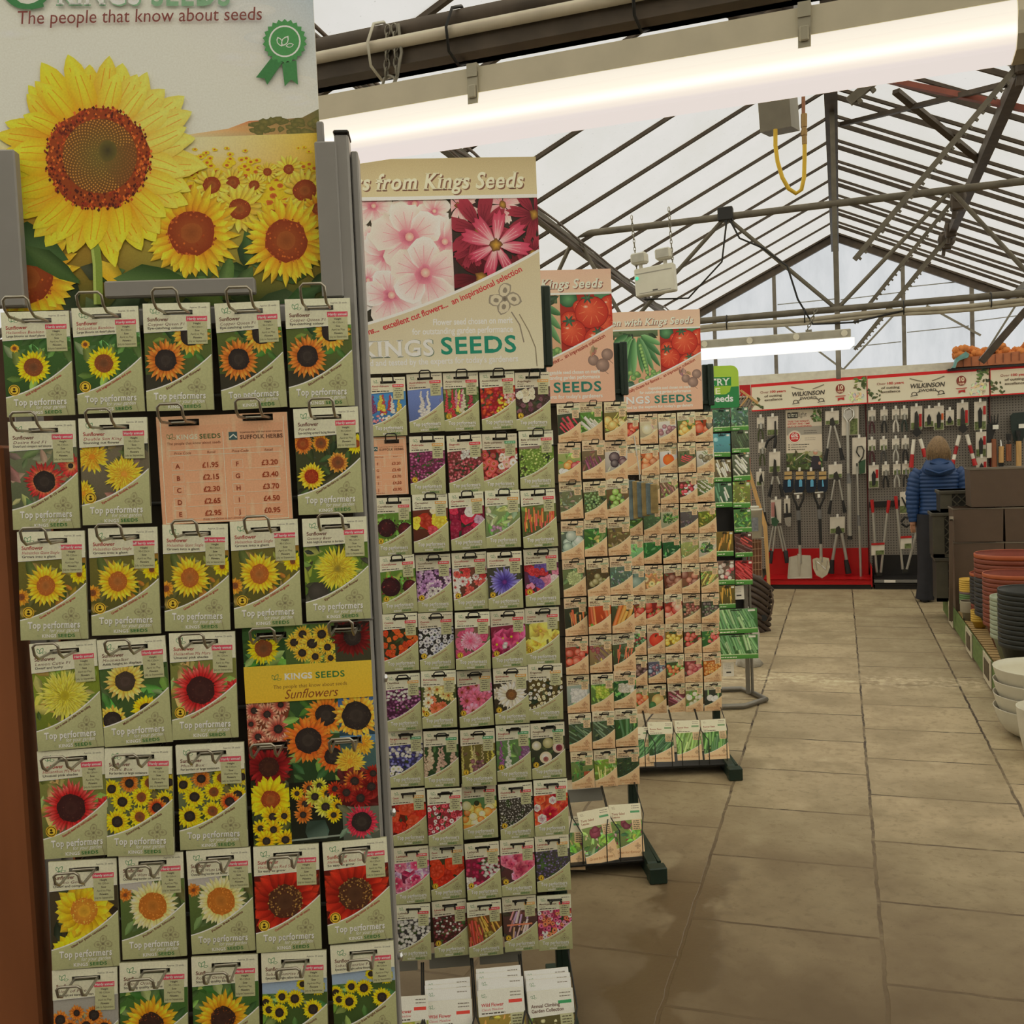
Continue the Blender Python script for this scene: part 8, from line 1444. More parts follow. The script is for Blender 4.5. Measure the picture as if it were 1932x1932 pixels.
def edging(lab, x0, x1, yt0, yt1, xm, yb, card):
    return tool('edging_shears', lab, 'shears', [('grip', REDH, [('t', [(x0, yt0), (x0+1, yt0+12), (x0+2, yt0+24)], [3.2, 3, 2.4], -.06)]), ('grip', REDH if x1 < 1700 else SILV, [('t', [(x1, yt1), (x1-1, yt1+12), (x1-3, yt1+24)], [3.2, 3, 2.4], -.06)]), ('arm', SILV, [('t', [(x0+2, yt0+22), (xm-3, yb)], 2.3, -.06)]), ('arm', SILV, [('t', [(x1-3, yt1+22), (xm+5, yb)], 2.3, -.06)]), ('blade', DARKST, [('p', [(xm-4, yb-4), (xm+6, yb-4), (xm+7, yb+6), (xm-3, yb+7)], .02, -.06)]), ('card', CARD, [('p', rc(*card), .004, -.08)]), ('card_print', LEAFP, [('p', rc(card[0]+8, card[1]+12, card[2]-1, card[3]-1), .003, -.086)]), ('card_edge', REDH, [('p', rc(card[0], card[1]-2, card[2], card[1]+2), .003, -.088)])], y=11.05)
edging('edging shears with two red grips, left pair in middle bay', 1645, 1677, 943, 944, 1657, 1080, (1644, 1027, 1669, 1048))
edging('edging shears with red tops and white card, beside the person\'s legs', 1690, 1731, 936, 985, 1706, 1074, (1699, 1014, 1720, 1036))
tool('bracket', 'black bracket bar between the edging shears grips', 'bracket', [('plate', BLKM, [('p', rc(1640, 947, 1700, 958), .012)])], y=11.15)
tool('tool_pack', 'carded pruning saw beside the person\'s arm', 'pack', [('card', CARD, [('p', rc(1698, 928, 1714, 970), .005)]), ('card_print', LEAFP, [('p', rc(1698, 955, 1713, 968), .003, -.006)]), ('tool', GRIP, [('p', [(1700, 938), (1703, 938), (1712, 956), (1709, 958)], .01, -.01)]), ('handle', GRIP, [('t', [(1700, 985), (1707, 976), (1718, 978), (1720, 988), (1710, 994), (1701, 988)], 2, -.02)])])
# right bay
tool('garden_fork', 'black four tined hand fork with reddish wooden handle, right bay', 'garden fork', [('tine', GRIP, [('t', [(1864, 785), (1868, 800)], [.8, 1.4])]), ('tine', GRIP, [('t', [(1870, 784), (1872, 800)], [.8, 1.4])]), ('tine', GRIP, [('t', [(1876, 783), (1876, 800)], [.8, 1.4])]), ('tine', GRIP, [('t', [(1883, 782), (1881, 800)], [.8, 1.4])]), ('socket', GRIP, [('p', [(1862, 800), (1882, 798), (1878, 812), (1870, 834), (1862, 835)], .03)]), ('price_tag', TAGW, [('p', rc(1873, 802, 1884, 810), .003, -.02)]), ('handle', WOODR, [('t', [(1875, 828), (1876, 884)], [4, 4.4], -.02)]), ('card', CARD, [('p', rc(1862, 836, 1871, 864), .004, -.03)])])
for i, (x, y0, y1, r_, m, lab) in enumerate(((1889, 842, 873, 4.4, WOODL, 'short pale wooden handle pack left of the brown handled tool'), (1903, 838, 870, 4.6, WOODR, 'brown wooden handled hand tool in the middle of right bay'), (1922, 832, 884, 4.6, WOODL, 'long pale wooden handle near the right edge'))):
    tool('wooden_handled_tool', lab, 'hand tool', [('handle', m, [('t', [(x, y0), (x, y1)], r_, -.02)]), ('tang', STEELB if i == 0 else GRIP, [('t', [(x-1, y0-12), (x, y0+2)], [1.2, 2.2], -.02)]), ('blade', GRIP, [('p', [(x-5, y0-20 if i else y1), (x+5, y0-20 if i else y1), (x+4, y0-8 if i else y1+12), (x-4, y0-8 if i else y1+12)], .02, -.02)])])
tool('spade', 'dark green coated spade head hanging upside down at the right edge', 'spade', [('blade', mat('green_black_blade', (40, 52, 48), .4, .2), [('p', [(1906, 785), (1912, 779), (1950, 776), (1952, 806), (1935, 818), (1925, 842), (1915, 838), (1908, 812)], .02)]), ('price_tag', TAGW, [('p', rc(1922, 800, 1934, 808), .003, -.02)])], y=11.12)
# things on the ledge above
LED = empty('brick_planter', at_y(1860, 690, 11.15), 0, 'low terracotta brick trough on the ledge, upper right', 'planter'); c = LED.location
P = [at_y(1805, 676, 11.05), at_y(1990, 655, 11.05), at_y(1990, 682, 11.05), at_y(1803, 693, 11.05)]
mb = MB(); P = [p-c for p in P]; mb.add(P+[p+Vector((0, .2, 0)) for p in P], [(0, 1, 2, 3), (7, 6, 5, 4), (0, 4, 5, 1), (1, 5, 6, 2), (2, 6, 7, 3), (3, 7, 4, 0)]); mb.build('trough', mat('terracotta_brick', (176, 110, 76), .8, var=.12), LED)
for k in range(11): q0 = at_y(1818+15*k, 676-1.7*k, 11.045)-c; q1 = at_y(1818+15*k, 692-1.7*k, 11.045)-c; mb = MB(); mb.bar(q0, q1, .006, .006); mb.build('brick_joint', mat('dark_joint', (120, 72, 52)), LED)
mb = MB(); rd = random.Random(4)
for k in range(150):
    px = rd.uniform(1802, 1985); top = 662-(px-1800)*.09-4*math.sin((px-1800)*.1); q = at_y(px, rd.uniform(top, top+14), 11.08+rd.uniform(0, .14)); r_ = rd.uniform(.025, .05)
    mb.lathe([(0, -r_), (r_*.8, -r_*.6), (r_, 0), (r_*.75, r_*.6), (0, r_)], 7, tuple(q-c), rd.uniform(.8, 1.3), 1)
mb.build('orange_clay_granules', mat('orange_clay', (206, 126, 66), .85, var=.25), loc=c, label='heap of orange lumps filling the brick trough on the ledge', cat='clay lumps', kind='stuff')
tool('blue_cloth', 'crumpled pale teal plastic sheet on the left end of the brick trough', 'plastic sheet', [('sheet', mat('teal_plastic', (104, 150, 146), .5, var=.25), [('p', [(1800, 688), (1803, 676), (1815, 668), (1822, 663), (1829, 668), (1827, 674), (1812, 679), (1806, 684), (1803, 694), (1796, 694)], .12)])], y=10.98)
tool('ledge_board', 'dark board under the brick trough along the ledge', 'shelf board', [('board', BLKM, [('p', [(1788, 696), (1990, 682), (1990, 686), (1788, 700)], .32)])], y=11.02)
# ------------------------------------------------------------------ pallet shelf with planters and pots on the right
SX, SY0, SY1, SZ = .835, 5.9, 9.3, .17
SH = empty('pallet_shelf', (SX, 7.6, 0), 0, 'low slatted wooden pallet shelf along the right of the aisle', 'pallet shelf')
WPAL = mat('pale_pallet_wood', (176, 148, 100), .7, var=.2, scale=5, stretch=(1, 12, 1))
k = 0; y = SY0
while y < SY1: mb = MB(); mb.box(.02, y-7.6, SZ-.018, 1.9, min(y+.062, SY1)-7.6, SZ); mb.build('slat', WPAL, SH); y += .085
mb = MB(); mb.box(.03, SY0-7.6, 0, .1, SY1-7.6, SZ-.018); mb.box(1.0, SY0-7.6, 0, 1.08, SY1-7.6, SZ-.018); mb.build('bearer', mat('dark_bearer', (70, 60, 48), .8), SH)
SG = mat('green_shelf_edging', (100, 122, 66), .6, var=.3, scale=30)
mb = MB(); mb.box(-.004, SY0-7.6, .03, .004, SY1-7.6, SZ+.012); mb.build('edging_strip', SG, SH)
for i, (y, w_) in enumerate(((6.52, .17), (7.42, .17), (8.6, .15))):
    mb = MB(); z0, z1 = .02, SZ+.02; mb.box(-.012, y-7.6-w_, z0, -.006, y-7.6+w_, z1); t = mb.build('label_holder', mat('cream_card_frame', (196, 186, 162), .6), SH)
    mb = MB(); mb.box(-.015, y-7.6-w_*.62, z0+.035, -.012, y-7.6+w_*.62, z1-.03); mb.build('label_print', mat('dark_label_print', (84, 72, 52), .6, var=.3, scale=40), t)
BXM = mat('dark_taupe_plastic', (90, 74, 61), .5, var=.05); BXD = mat('dark_grey_lattice_plastic', (84, 80, 68), .55, var=.1)
def planter(x0, x1, z0, z1, y0, lab, dep=.36):
    T = empty('square_planter', ((x0+x1)/2, y0+dep/2, z0), 0, lab, 'planter', 'dark taupe square planters'); w = (x1-x0)/2; h = z1-z0; d = dep/2
    mb = MB(); e = .008; tp = .006
    o_ = [(-w+tp, -d+tp), (w-tp, -d+tp), (w-tp, d-tp), (-w+tp, d-tp)]; O = [(-w, -d), (w, -d), (w, d), (-w, d)]; I = [(-w+e, -d+e), (w-e, -d+e), (w-e, d-e), (-w+e, d-e)]
    vs = [(x, y, 0) for x, y in o_]+[(x, y, h) for x, y in O]+[(x, y, h) for x, y in I]+[(x, y, .02) for x, y in I]
    fs = [(3, 2, 1, 0)]+[(k, (k+1) % 4, 4+(k+1) % 4, 4+k) for k in range(4)]+[(4+k, 4+(k+1) % 4, 8+(k+1) % 4, 8+k) for k in range(4)]+[(8+k, 8+(k+1) % 4, 12+(k+1) % 4, 12+k) for k in range(4)]+[(12, 13, 14, 15)]
    mb.add(vs, fs); mb.build('box', BXM, T)
    mb = MB(); mb.tube([(-w, -d, h), (w, -d, h), (w, d, h), (-w, d, h)], .007, 6, True); mb.build('rim', mat('taupe_rim', (116, 106, 92), .45), T)
    return T
BY = 8.36
xa = at_y(1799, 1000, BY).x; xb = at_y(1895, 1000, BY).x; z1 = at_y(1800, 1023, BY).z; z2 = at_y(1800, 958, BY).z; z3 = at_y(1832, 886, BY).z; xc = at_y(1831, 920, BY).x
planter(xa, xb-.004, SZ+.001, z1-.008, BY, 'tall dark taupe planter at the bottom of the left planter stack'); planter(xa, xb-.004, z1, z2-.012, BY, 'dark taupe planter in the middle tier, at the left')
planter(xb+.004, xb+.37, SZ+.001, z1-.008, BY, 'tall dark taupe planter at bottom right, behind the large terracotta pots'); planter(xb+.004, xb+.37, z1, z2-.012, BY, 'dark taupe planter in the middle tier, cut off by the right edge')
planter(xc, xc+.56, z2, z3, BY+.01, 'long dark taupe planter alone on the top tier')
def crate(x0, x1, z0, z1, y0, lab):
    T = empty('lattice_crate', ((x0+x1)/2, y0+.18, z0), 0, lab, 'crate', 'dark lattice fronted crates'); w = (x1-x0)/2; h = z1-z0
    mb = MB(); mb.box(-w, -.172, 0, w, .18, h-.0) ; mb.build('body', mat('crate_dark_body', (44, 42, 38), .6), T)
    mb = MB(); mb.bbox(-w-.012, -.19, h-.03, w+.012, .19, h, .004); mb.build('rim', mat('crate_rim', (78, 74, 64), .5), T)
    mb = MB(); mb.box(-w, -.18, 0, -w+.09, -.172, h); mb.box(-w, -.18, 0, w, -.172, .03); mb.build('front_frame', BXD, T)
    mb = MB(); s_ = .075; n_ = int((2*w)/s_)+int(h/s_)+2
    for k in range(-8, 12):
        for sg in (-1, 1):
            # clipped diagonals
            pts = []
            X0, X1, Z0, Z1 = -w+.09, w, .03, h-.03; c0 = X0+k*s_
            for t in range(41):
                z = Z0+(Z1-Z0)*t/40; x = c0+sg*(z-Z0)
                if X0 <= x <= X1: pts.append((x, z))
            if len(pts) > 1: mb.bar((pts[0][0], -.178, pts[0][1]), (pts[-1][0], -.178, pts[-1][1]), .008, .008, up=(0, 1, 0))
    mb.build('lattice', BXD, T); return T
CY = 8.86
f = lambda px, py: at_y(px, py, CY)
crate(f(1767, 1090).x, f(1767, 1090).x+.5, SZ+.001, f(1765, 1052).z-.004, CY, 'lattice crate at the bottom of the crate stack by the person\'s feet')
crate(f(1760, 1000).x, f(1760, 1000).x+.5, f(1765, 1052).z, f(1760, 967).z-.004, CY, 'lattice crate in the middle of the crate stack beside the person\'s legs')
crate(f(1774, 940).x, f(1774, 940).x+.5, f(1760, 967).z, f(1774, 926).z, CY, 'lattice crate on top of the crate stack, in front of the blue jacket')
tool('stake', 'brown square plastic post with pale top leaning on the planters', 'post', [('post', BXM, [('p', rc(1791, 980, 1798, 1172, 0), .03)]), ('cap', mat('pale_cap', (150, 142, 126)), [('p', rc(1792, 975, 1799, 982, 0), .03)])], y=8.3)
# round pots, nested
TERRA = mat('terracotta_plastic', (164, 84, 48), .5, var=.06); TERRB = mat('terracotta_plastic_shaded', (124, 62, 44), .5, var=.06); CHAR = mat('charcoal_plastic', (50, 49, 50), .5, var=.06); SAGE = mat('sage_green_plastic', (150, 158, 136), .5, var=.05); BLKP = mat('black_pot_plastic', (38, 40, 38), .5, var=.08); YELP = mat('yellow_plastic', (206, 168, 70), .5, var=.05); GRNT = mat('green_pot', (92, 124, 76), .5); GRYP = mat('grey_pot', (148, 140, 120), .6, var=.05); MAUV = mat('mauve_pot', (110, 90, 96), .5); WHITEP = mat('white_bowl_plastic', (206, 200, 182), .4, var=.03)  # TERRB: same terracotta, darkened by painted shade below the lit top pots
def pot_mb(R_, H_, rim, taper):
    mb = MB(); r0 = R_*taper; q = rim
    e = lambda z: r0+(R_-r0)*.9*z/H_
    t = .0022; zb = H_-rim-.004
    mb.lathe([(0, 0), (r0, 0), (e(zb), zb), (R_*.985, zb+.002), (R_, zb+.009), (R_, H_-.006), (R_*.985, H_), (R_-.006, H_-.002)], 36); mb.mi = 1; mb.lathe([(R_-.006, H_-.002), (R_-.008, zb+.011), (e(zb)-t, zb+.007), (r0-t, .003), (0, .003)], 36); mb.mi = 0; return mb
def inner(m):  # shade inside the red pots, put into a darker colour
    c = {'terracotta_plastic': (112, 44, 26), 'terracotta_plastic_shaded': (100, 40, 26)}.get(m.name)
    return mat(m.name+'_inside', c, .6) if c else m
def pot_stack(x, y, zt, R_, cols, sp, lab, group, H_=None, taper=.62, rim=None):
    """zt: height of the top rim; the lowest pot stands on the shelf"""
    n_ = len(cols); H_ = zt-SZ-sp*(n_-1)-.0005; rim = rim or sp*.88; meshes = {}
    for i, (m, mn) in enumerate(cols):
        z = zt-H_-sp*i
        mb = pot_mb(R_, H_, rim, taper)
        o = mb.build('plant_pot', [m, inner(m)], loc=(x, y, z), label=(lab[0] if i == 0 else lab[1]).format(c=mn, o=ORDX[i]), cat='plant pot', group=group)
ORDX = ['topmost', 'second', 'third', 'fourth', 'fifth', 'sixth', 'seventh', 'eighth', 'ninth', 'tenth', 'eleventh', 'twelfth', 'thirteenth', 'fourteenth', 'fifteenth', 'sixteenth', 'seventeenth']
def xl(px, py, y): return at_y(px, py, y)
p = xl(1837, 1046, 7.38); pot_stack(p.x+.25, 7.38, p.z+.01, .25, [(TERRA, 'terracotta')]+[(TERRB, 'terracotta')]*4+[(CHAR, 'charcoal')]*8, .0335, ('largest open terracotta pot topping the tallest stack', '{c} pot, {o} from top of the tallest pot stack'), 'tallest pot stack')
p = xl(1829, 1080, 7.9); pot_stack(p.x+.2, 7.9, p.z, .2, [(TERRA, 'terracotta')]+[(CHAR, 'charcoal')]*8+[(TERRB, 'terracotta')]*3, .0255, ('terracotta pot topping the stack behind the tallest one, left sliver showing', '{c} pot, {o} from top of the stack behind the tallest one'), 'stack behind the tallest pot stack', taper=.6)
p = xl(1853, 1082, 6.9); pot_stack(p.x+.2, 6.9, p.z+.006, .2, [(TERRA, 'terracotta')]+[(TERRB, 'shaded terracotta')]*11, .0285, ('open terracotta pot topping the stack between tallest and black stacks', '{c} pot, {o} from top of the all red stack'), 'all red pot stack', H_=.2, taper=.66)
p = xl(1867, 1124, 6.48); pot_stack(p.x+.17, 6.48, p.z, .17, [(SAGE, 'sage green')]*9, .0285, ('topmost sage green pot beside the black stack', '{c} pot, {o} from top of the sage green stack'), 'sage green pot stack', H_=.17, taper=.66)
p = xl(1881.5, 1112, 6.08); pot_stack(p.x+.19, 6.08, p.z+.006, .19, [(BLKP, 'black')]*12, .0275, ('open black pot topping the black stack', '{c} pot, {o} from top of the black stack'), 'black pot stack', H_=.19, taper=.7)
p = xl(1808.5, 1091, 8.22); pot_stack(p.x+.085, 8.2, p.z, .085, [(YELP, 'yellow')]*6+[(MAUV, 'mauve')]+[(GRNT, 'green')]*5, .0165, ('topmost small yellow pot beside the dark planters', 'small {c} pot, {o} from top of the small stack by the planters'), 'small coloured pots', H_=.16, taper=.6)
p = xl(1811, 1133, 7.95); pot_stack(p.x+.078, 7.95, p.z, .078, [(GRYP, 'grey')], .05, ('single grey pot with deep rim standing in front of the small coloured stack', ''), 'small coloured pots', taper=.72, rim=.085)
p = xl(1831, 1151, 7.62); pot_stack(p.x+.06, 7.62, p.z, .06, [(YELP, 'yellow')]*5, .016, ('topmost yellow pot of the low stack behind the red pots', 'yellow pot, {o} from top of the low stack behind the red pots'), 'low yellow pot stack', H_=.13, taper=.58)
def bowl_stack(x, y, zt, R_, n_, sp, lab, H_):
    for i in range(n_):
        mb = MB(); z = zt-H_-sp*i
        e = .003; pr = [(0, 0), (R_*.5, 0), (R_*.66, .008), (R_*.8, H_*.2), (R_*.9, H_*.45), (R_*.965, H_*.75), (R_, H_-.004), (R_*1.005, H_), (R_-e, H_), (R_*.965-e, H_*.75), (R_*.9-e, H_*.46), (R_*.8-e, H_*.22), (R_*.64, .014), (0, .005)]
        mb.lathe(pr, 44); mb.build('bowl_planter', WHITEP, loc=(x, y, max(z, .0005)), label=lab.format(o=ORDX[i]), cat='bowl', group='white bowls on the floor')
p = xl(1873, 1256, 5.45); bowl_stack(p.x+.25, 5.45, p.z, .25, 4, .068, 'large white bowl, {o} of the four nested on the floor', p.z-3*.068)
p = xl(1917, 1332, 5.0); bowl_stack(p.x+.15, 5.0, p.z, .15, 1, .05, 'small white bowl in front of the nested white bowls, right edge', p.z)
# ------------------------------------------------------------------ the person in the blue jacket
PY_ = 10.0
def pp(px, py, dy=0): return at_y(px, py, PY_)+Vector((0, dy, 0))
base = at_y(1765, 1137, PY_); base.z = 0
PER = empty('person', base, 0, 'person seen from behind in blue quilted jacket and dark trousers facing the tools', 'person')
SKIN = mat('skin', (196, 146, 120), .55); JACK = mat('blue_quilted_nylon', (34, 64, 110), .5, var=.12, scale=9); TROU = mat('dark_navy_trousers', (38, 38, 44), .75, var=.15); HAIR = mat('light_brown_hair', (122, 98, 68), .5, var=.55, scale=30, stretch=(8, 8, .4)); SHOE = mat('black_shoe', (34, 32, 32), .5)
def L(px, py, dy=0): return pp(px, py, dy)-base
# continuous body grown over a jointed skeleton
hip = L(1768, 985); sh = L(1766, 885); neck = L(1767, 868); head = L(1768, 842)
J = [hip, L(1767, 935), sh, neck, head, head+Vector((0, -.0, .1)),
     L(1736, 900), L(1723, 935), L(1722, 978), L(1723, 992), L(1800, 900), L(1817, 925), L(1806, 950, -.1)*1.0+Vector((0, .25, 0)), L(1800, 950, .2),
     L(1752, 990), L(1749, 1062), L(1747, 1124), L(1742, 1134, .04)+Vector((0, .12, 0)), L(1782, 990), L(1786, 1062), L(1786, 1122, .1), L(1786, 1130, .1)+Vector((0, .12, 0))]
Ed = [(0, 1), (1, 2), (2, 3), (3, 4), (4, 5), (2, 6), (6, 7), (7, 8), (8, 9), (2, 10), (10, 11), (11, 12), (12, 13), (0, 14), (14, 15), (15, 16), (16, 17), (0, 18), (18, 19), (19, 20), (20, 21)]
rad = [(.15, .11), (.14, .1), (.1, .08), (.055, .055), (.066, .078), (.045, .05), (.045, .045), (.04, .04), (.034, .034), (.02, .03), (.045, .045), (.04, .04), (.034, .034), (.03, .02), (.085, .085), (.06, .06), (.045, .045), (.03, .04), (.085, .085), (.06, .06), (.045, .045), (.03, .04)]
me = bpy.data.meshes.new('body'); me.from_pydata([tuple(j) for j in J], Ed, []); bo = bpy.data.objects.new('body', me); COL.objects.link(bo); bo.parent = PER
sk = bo.modifiers.new('skin', 'SKIN'); bo.modifiers.new('sub', 'SUBSURF').levels = 1
for i, v in enumerate(me.skin_vertices[0].data): v.radius = rad[i]; v.use_root = (i == 0)
me.materials.append(SKIN)
dg = bpy.context.evaluated_depsgraph_get(); dg.update(); m2 = bpy.data.meshes.new_from_object(bo.evaluated_get(dg)); bo.modifiers.clear(); bo.data = m2; m2.materials.clear(); m2.materials.append(SKIN)
for p_ in m2.polygons: p_.use_smooth = True
# fingers of the hanging hand
for k in range(4):
    a_ = L(1719+2.3*k, 990, .01); mb = MB(); mb.tube([a_, a_+Vector((0, .008, -.035)), a_+Vector((.004, .018, -.06-.006*(k in (1, 2)))), a_+Vector((.006, .03, -.075))], [.0095, .009, .008, .006], 7); mb.build('finger', SKIN, PER)
mb = MB(); a_ = L(1728, 986); mb.tube([a_, a_+Vector((.01, .02, -.03)), a_+Vector((.008, .03, -.05))], [.011, .01, .007], 7); mb.build('thumb', SKIN, PER)
# jacket: quilted rings
rows = [(977, 1733, 1806), (968, 1732, 1808), (955, 1734, 1807), (942, 1734, 1806), (930, 1732, 1808), (918, 1729, 1810), (906, 1727, 1813), (897, 1726, 1815), (890, 1729, 1811), (883, 1737, 1802), (877, 1744, 1793), (871, 1750, 1786)]
rings = []; n_ = 28
for i in range(len(rows)-1):
    a_, b_ = rows[i], rows[i+1]; m_ = max(2, round((a_[0]-b_[0])/1.4))
    for t in range(m_):
        u = t/m_; py = a_[0]+(b_[0]-a_[0])*u; xL = a_[1]+(b_[1]-a_[1])*u; xR = a_[2]+(b_[2]-a_[2])*u
        ph = (977-py)/7.2; bul = .93+.085*abs(math.sin(math.pi*ph))**.7
        c0 = L((xL+xR)/2, py); w = (L(xR, py)-L(xL, py)).length/2*bul; d_ = max(.115, min(.16, w*.66))*bul
        rings.append([c0+Vector((w*math.cos(k*2*math.pi/n_), d_*math.sin(k*2*math.pi/n_), 0)) for k in range(n_)])
mb = MB(); mb.loft(rings)
def sleeve(pts, rs):
    P = [Vector(p) for p in pts]; out = []; rr_ = []; tot = 0
    for i in range(len(P)-1):
        l = (P[i+1]-P[i]).length; m_ = max(3, int(l/.006))
        for t in range(m_):
            u = t/m_; out.append(P[i].lerp(P[i+1], u)); rr_.append((rs[i]+(rs[i+1]-rs[i])*u)*(.9+.13*abs(math.sin(math.pi*(tot+l*u)/.042))**.7))
        tot += l
    out.append(P[-1]); rr_.append(rs[-1]); mb.tube(out, rr_, 16)
sleeve([L(1738, 889), L(1729, 902), L(1722, 932), L(1722, 960), L(1724, 984)], [.07, .075, .065, .058, .042]); sleeve([L(1802, 888), L(1815, 901), L(1820, 922), L(1812, 938, .08), L(1806, 945, .2)], [.07, .075, .066, .058, .045])
mb.build('jacket', JACK, PER)
mb = MB(); hr = []
for (py, xL, xR, dy, dd) in ((897, 1752, 1784, -.13, .03), (893, 1743, 1793, -.135, .06), (886, 1737, 1800, -.12, .09), (878, 1739, 1799, -.09, .11), (870, 1744, 1794, -.05, .12), (864, 1749, 1788, -.02, .11), (861, 1755, 1782, 0, .08)):
    c0 = L((xL+xR)/2, py)+Vector((0, dy, 0)); w = (L(xR, py)-L(xL, py)).length/2; hr.append([c0+Vector((w*math.cos(k*2*math.pi/24), dd*math.sin(k*2*math.pi/24), 0)) for k in range(24)])
mb.loft(hr); mb.tube([L(1742, 884, -.19), L(1768, 892, -.2), L(1796, 883, -.19)], .012, 8); mb.tube([L(1752, 872, -.17), L(1768, 877, -.18), L(1786, 871, -.17)], .012, 8); mb.build('hood', JACK, PER)
mb = MB(); hr = []
for (py, xL, xR, dd) in ((866, 1750, 1790, .11), (858, 1747, 1793, .125), (848, 1747, 1791, .125), (838, 1751, 1788, .12), (830, 1756, 1783, .1), (824, 1762, 1777, .06), (822, 1766, 1772, .02)):
    c0 = L((xL+xR)/2, py)+Vector((0, -.015, 0)); w = (L(xR, py)-L(xL, py)).length/2; hr.append([c0+Vector((w*(1+.03*math.sin(k*5.1))*math.cos(k*2*math.pi/32), dd*(1+.03*math.cos(k*7.3))*math.sin(k*2*math.pi/32), .008*math.sin(k*3.7) if py > 860 else 0)) for k in range(32)])
mb.loft(hr)
for k in range(-9, 10): x = 1769+k*2.3; mb.tube([L(1769+k*.5, 824, -.05), L(1769+k*1.6, 838, -.125), L(x, 852, -.142), L(x+math.sin(k)*.8, 868, -.125)], [.006, .009, .009, .004], 5)
mb.build('hair', HAIR, PER)
mb = MB()
for pts, rs in (([L(1753, 970), L(1752, 1000), L(1749, 1060), L(1747, 1105), L(1745, 1130)], [.12, .11, .085, .078, .085]), ([L(1785, 970), L(1784, 1000), L(1785, 1060), L(1786, 1105, .08), L(1786, 1126, .1)], [.12, .11, .085, .078, .085])): mb.tube(pts, rs, 16)
mb.build('trousers', TROU, PER)
for px, dy in ((1744, 0), (1786, .1)):
    c0 = L(px, 1134, dy); mb = MB(); rr_ = []
    for t, w, hh in ((-.1, .02, .03), (-.08, .042, .05), (0, .046, .06), (.08, .05, .055), (.14, .045, .045), (.17, .02, .03)): rr_.append([(c0.x+w*math.cos(q), c0.y+t+.03, max(.002, hh*.5+hh*.5*math.sin(q))) for q in [k*2*math.pi/14 for k in range(14)]])
    mb.loft(rr_); mb.build('shoe', SHOE, PER)
# ------------------------------------------------------------------ left: timber post beside the nearest rack
u_, z_ = F1.uz(12, 960, .04); zt = F1.uz(2, 840, .04)[1]
mb = MB(); mb.bbox(u_-.2+.24, -.06, 0, u_+.24, .1, zt, .004)
mb.build('wooden_post', mat('orange_brown_timber', (150, 92, 58), .5, var=.18, scale=3, stretch=(4, 4, .5)), loc=F1.world(-.24, .1, 0), rz=F1.rz, label='orange brown timber end post at the left edge beside the nearest rack', cat='wooden post')
mb = MB(); mb.box(u_-.12, .102, .02, -.2625, .115, 1.72); mb.build('dark_gap_sheet', mat('dark_brown_sheet', (84, 62, 46), .7, var=.15), S1)  # dark sheet filling the gap left of the rack
# ------------------------------------------------------------------ fifth rack: green value seeds, and clutter behind
F5 = Frame(-.66, 5.93, 73)
u5 = F5.uz(1412, 800)[0]
S5 = empty('seed_display_rack', F5.world(u5-.22, .08, 0), F5.rz, 'silver framed rack of green banded value seeds, fifth from the camera', 'display rack')
for x in (-.2, .185):
    mb = MB(); mb.bbox(x-.012, -.03, .02, x+.012, .0, 1.75, .003); mb.bbox(x+.02, -.02, .02, x+.035, .0, 1.2, .003); mb.build('post', mat('silver_post', (128, 124, 116), .4, .5), S5)
mb = MB(); mb.tube([(-.25, .12, .018), (.17, .12, .018), (.22, .0, .018), (.26, -.16, .018), (.1, -.3, .018), (-.25, -.3, .018)], .016, 8); mb.build('base_frame', mat('silver_post', (128, 124, 116), .4, .5), S5)
mb = MB(); mb.box(-.21, .0, .36, .2, .012, 1.72); mb.build('back_panel', BLACK, S5)
def value_art(col):
    def fn(a, w, h):
        kind, base, cols = col[:3]
        a.rect(0, 0, w, h, base); a.leafbg(0, 0, w, .86*h, base, cols if kind == 'leaf' else [mixc(base, (30, 50, 30), .3)], 40 if kind == 'leaf' else 8, .25*w)
        if kind != 'leaf': a.scat('stick' if kind in ('stick', 'wide') else 'ball' if kind == 'ball' else 'root', col[3], (.15 if kind == 'ball' else .14)*(w if kind != 'wide' else h), cols, (.08*w, .15*h, .92*w, .75*h), col[4] if len(col) > 4 else None)
        a.rect(.78*w, .04*h, .95*w, .12*h, (206, 206, 196)); a.lay(2)
        for k in range(5): a.disc((.1+.2*k)*w, .83*h, .14*w, .04*h, (190, 206, 170), (176, 196, 150), 10)
        a.rect(0, .83*h, w, h, (84, 140, 66), (70, 124, 56)); a.scribble(.08*w, .945*h, .4*w, .05*h, (206, 216, 190)); a.disc(.5*w, .05*h, .16*w, .02*h, (40, 40, 36), (40, 40, 36), 10)
    return fn
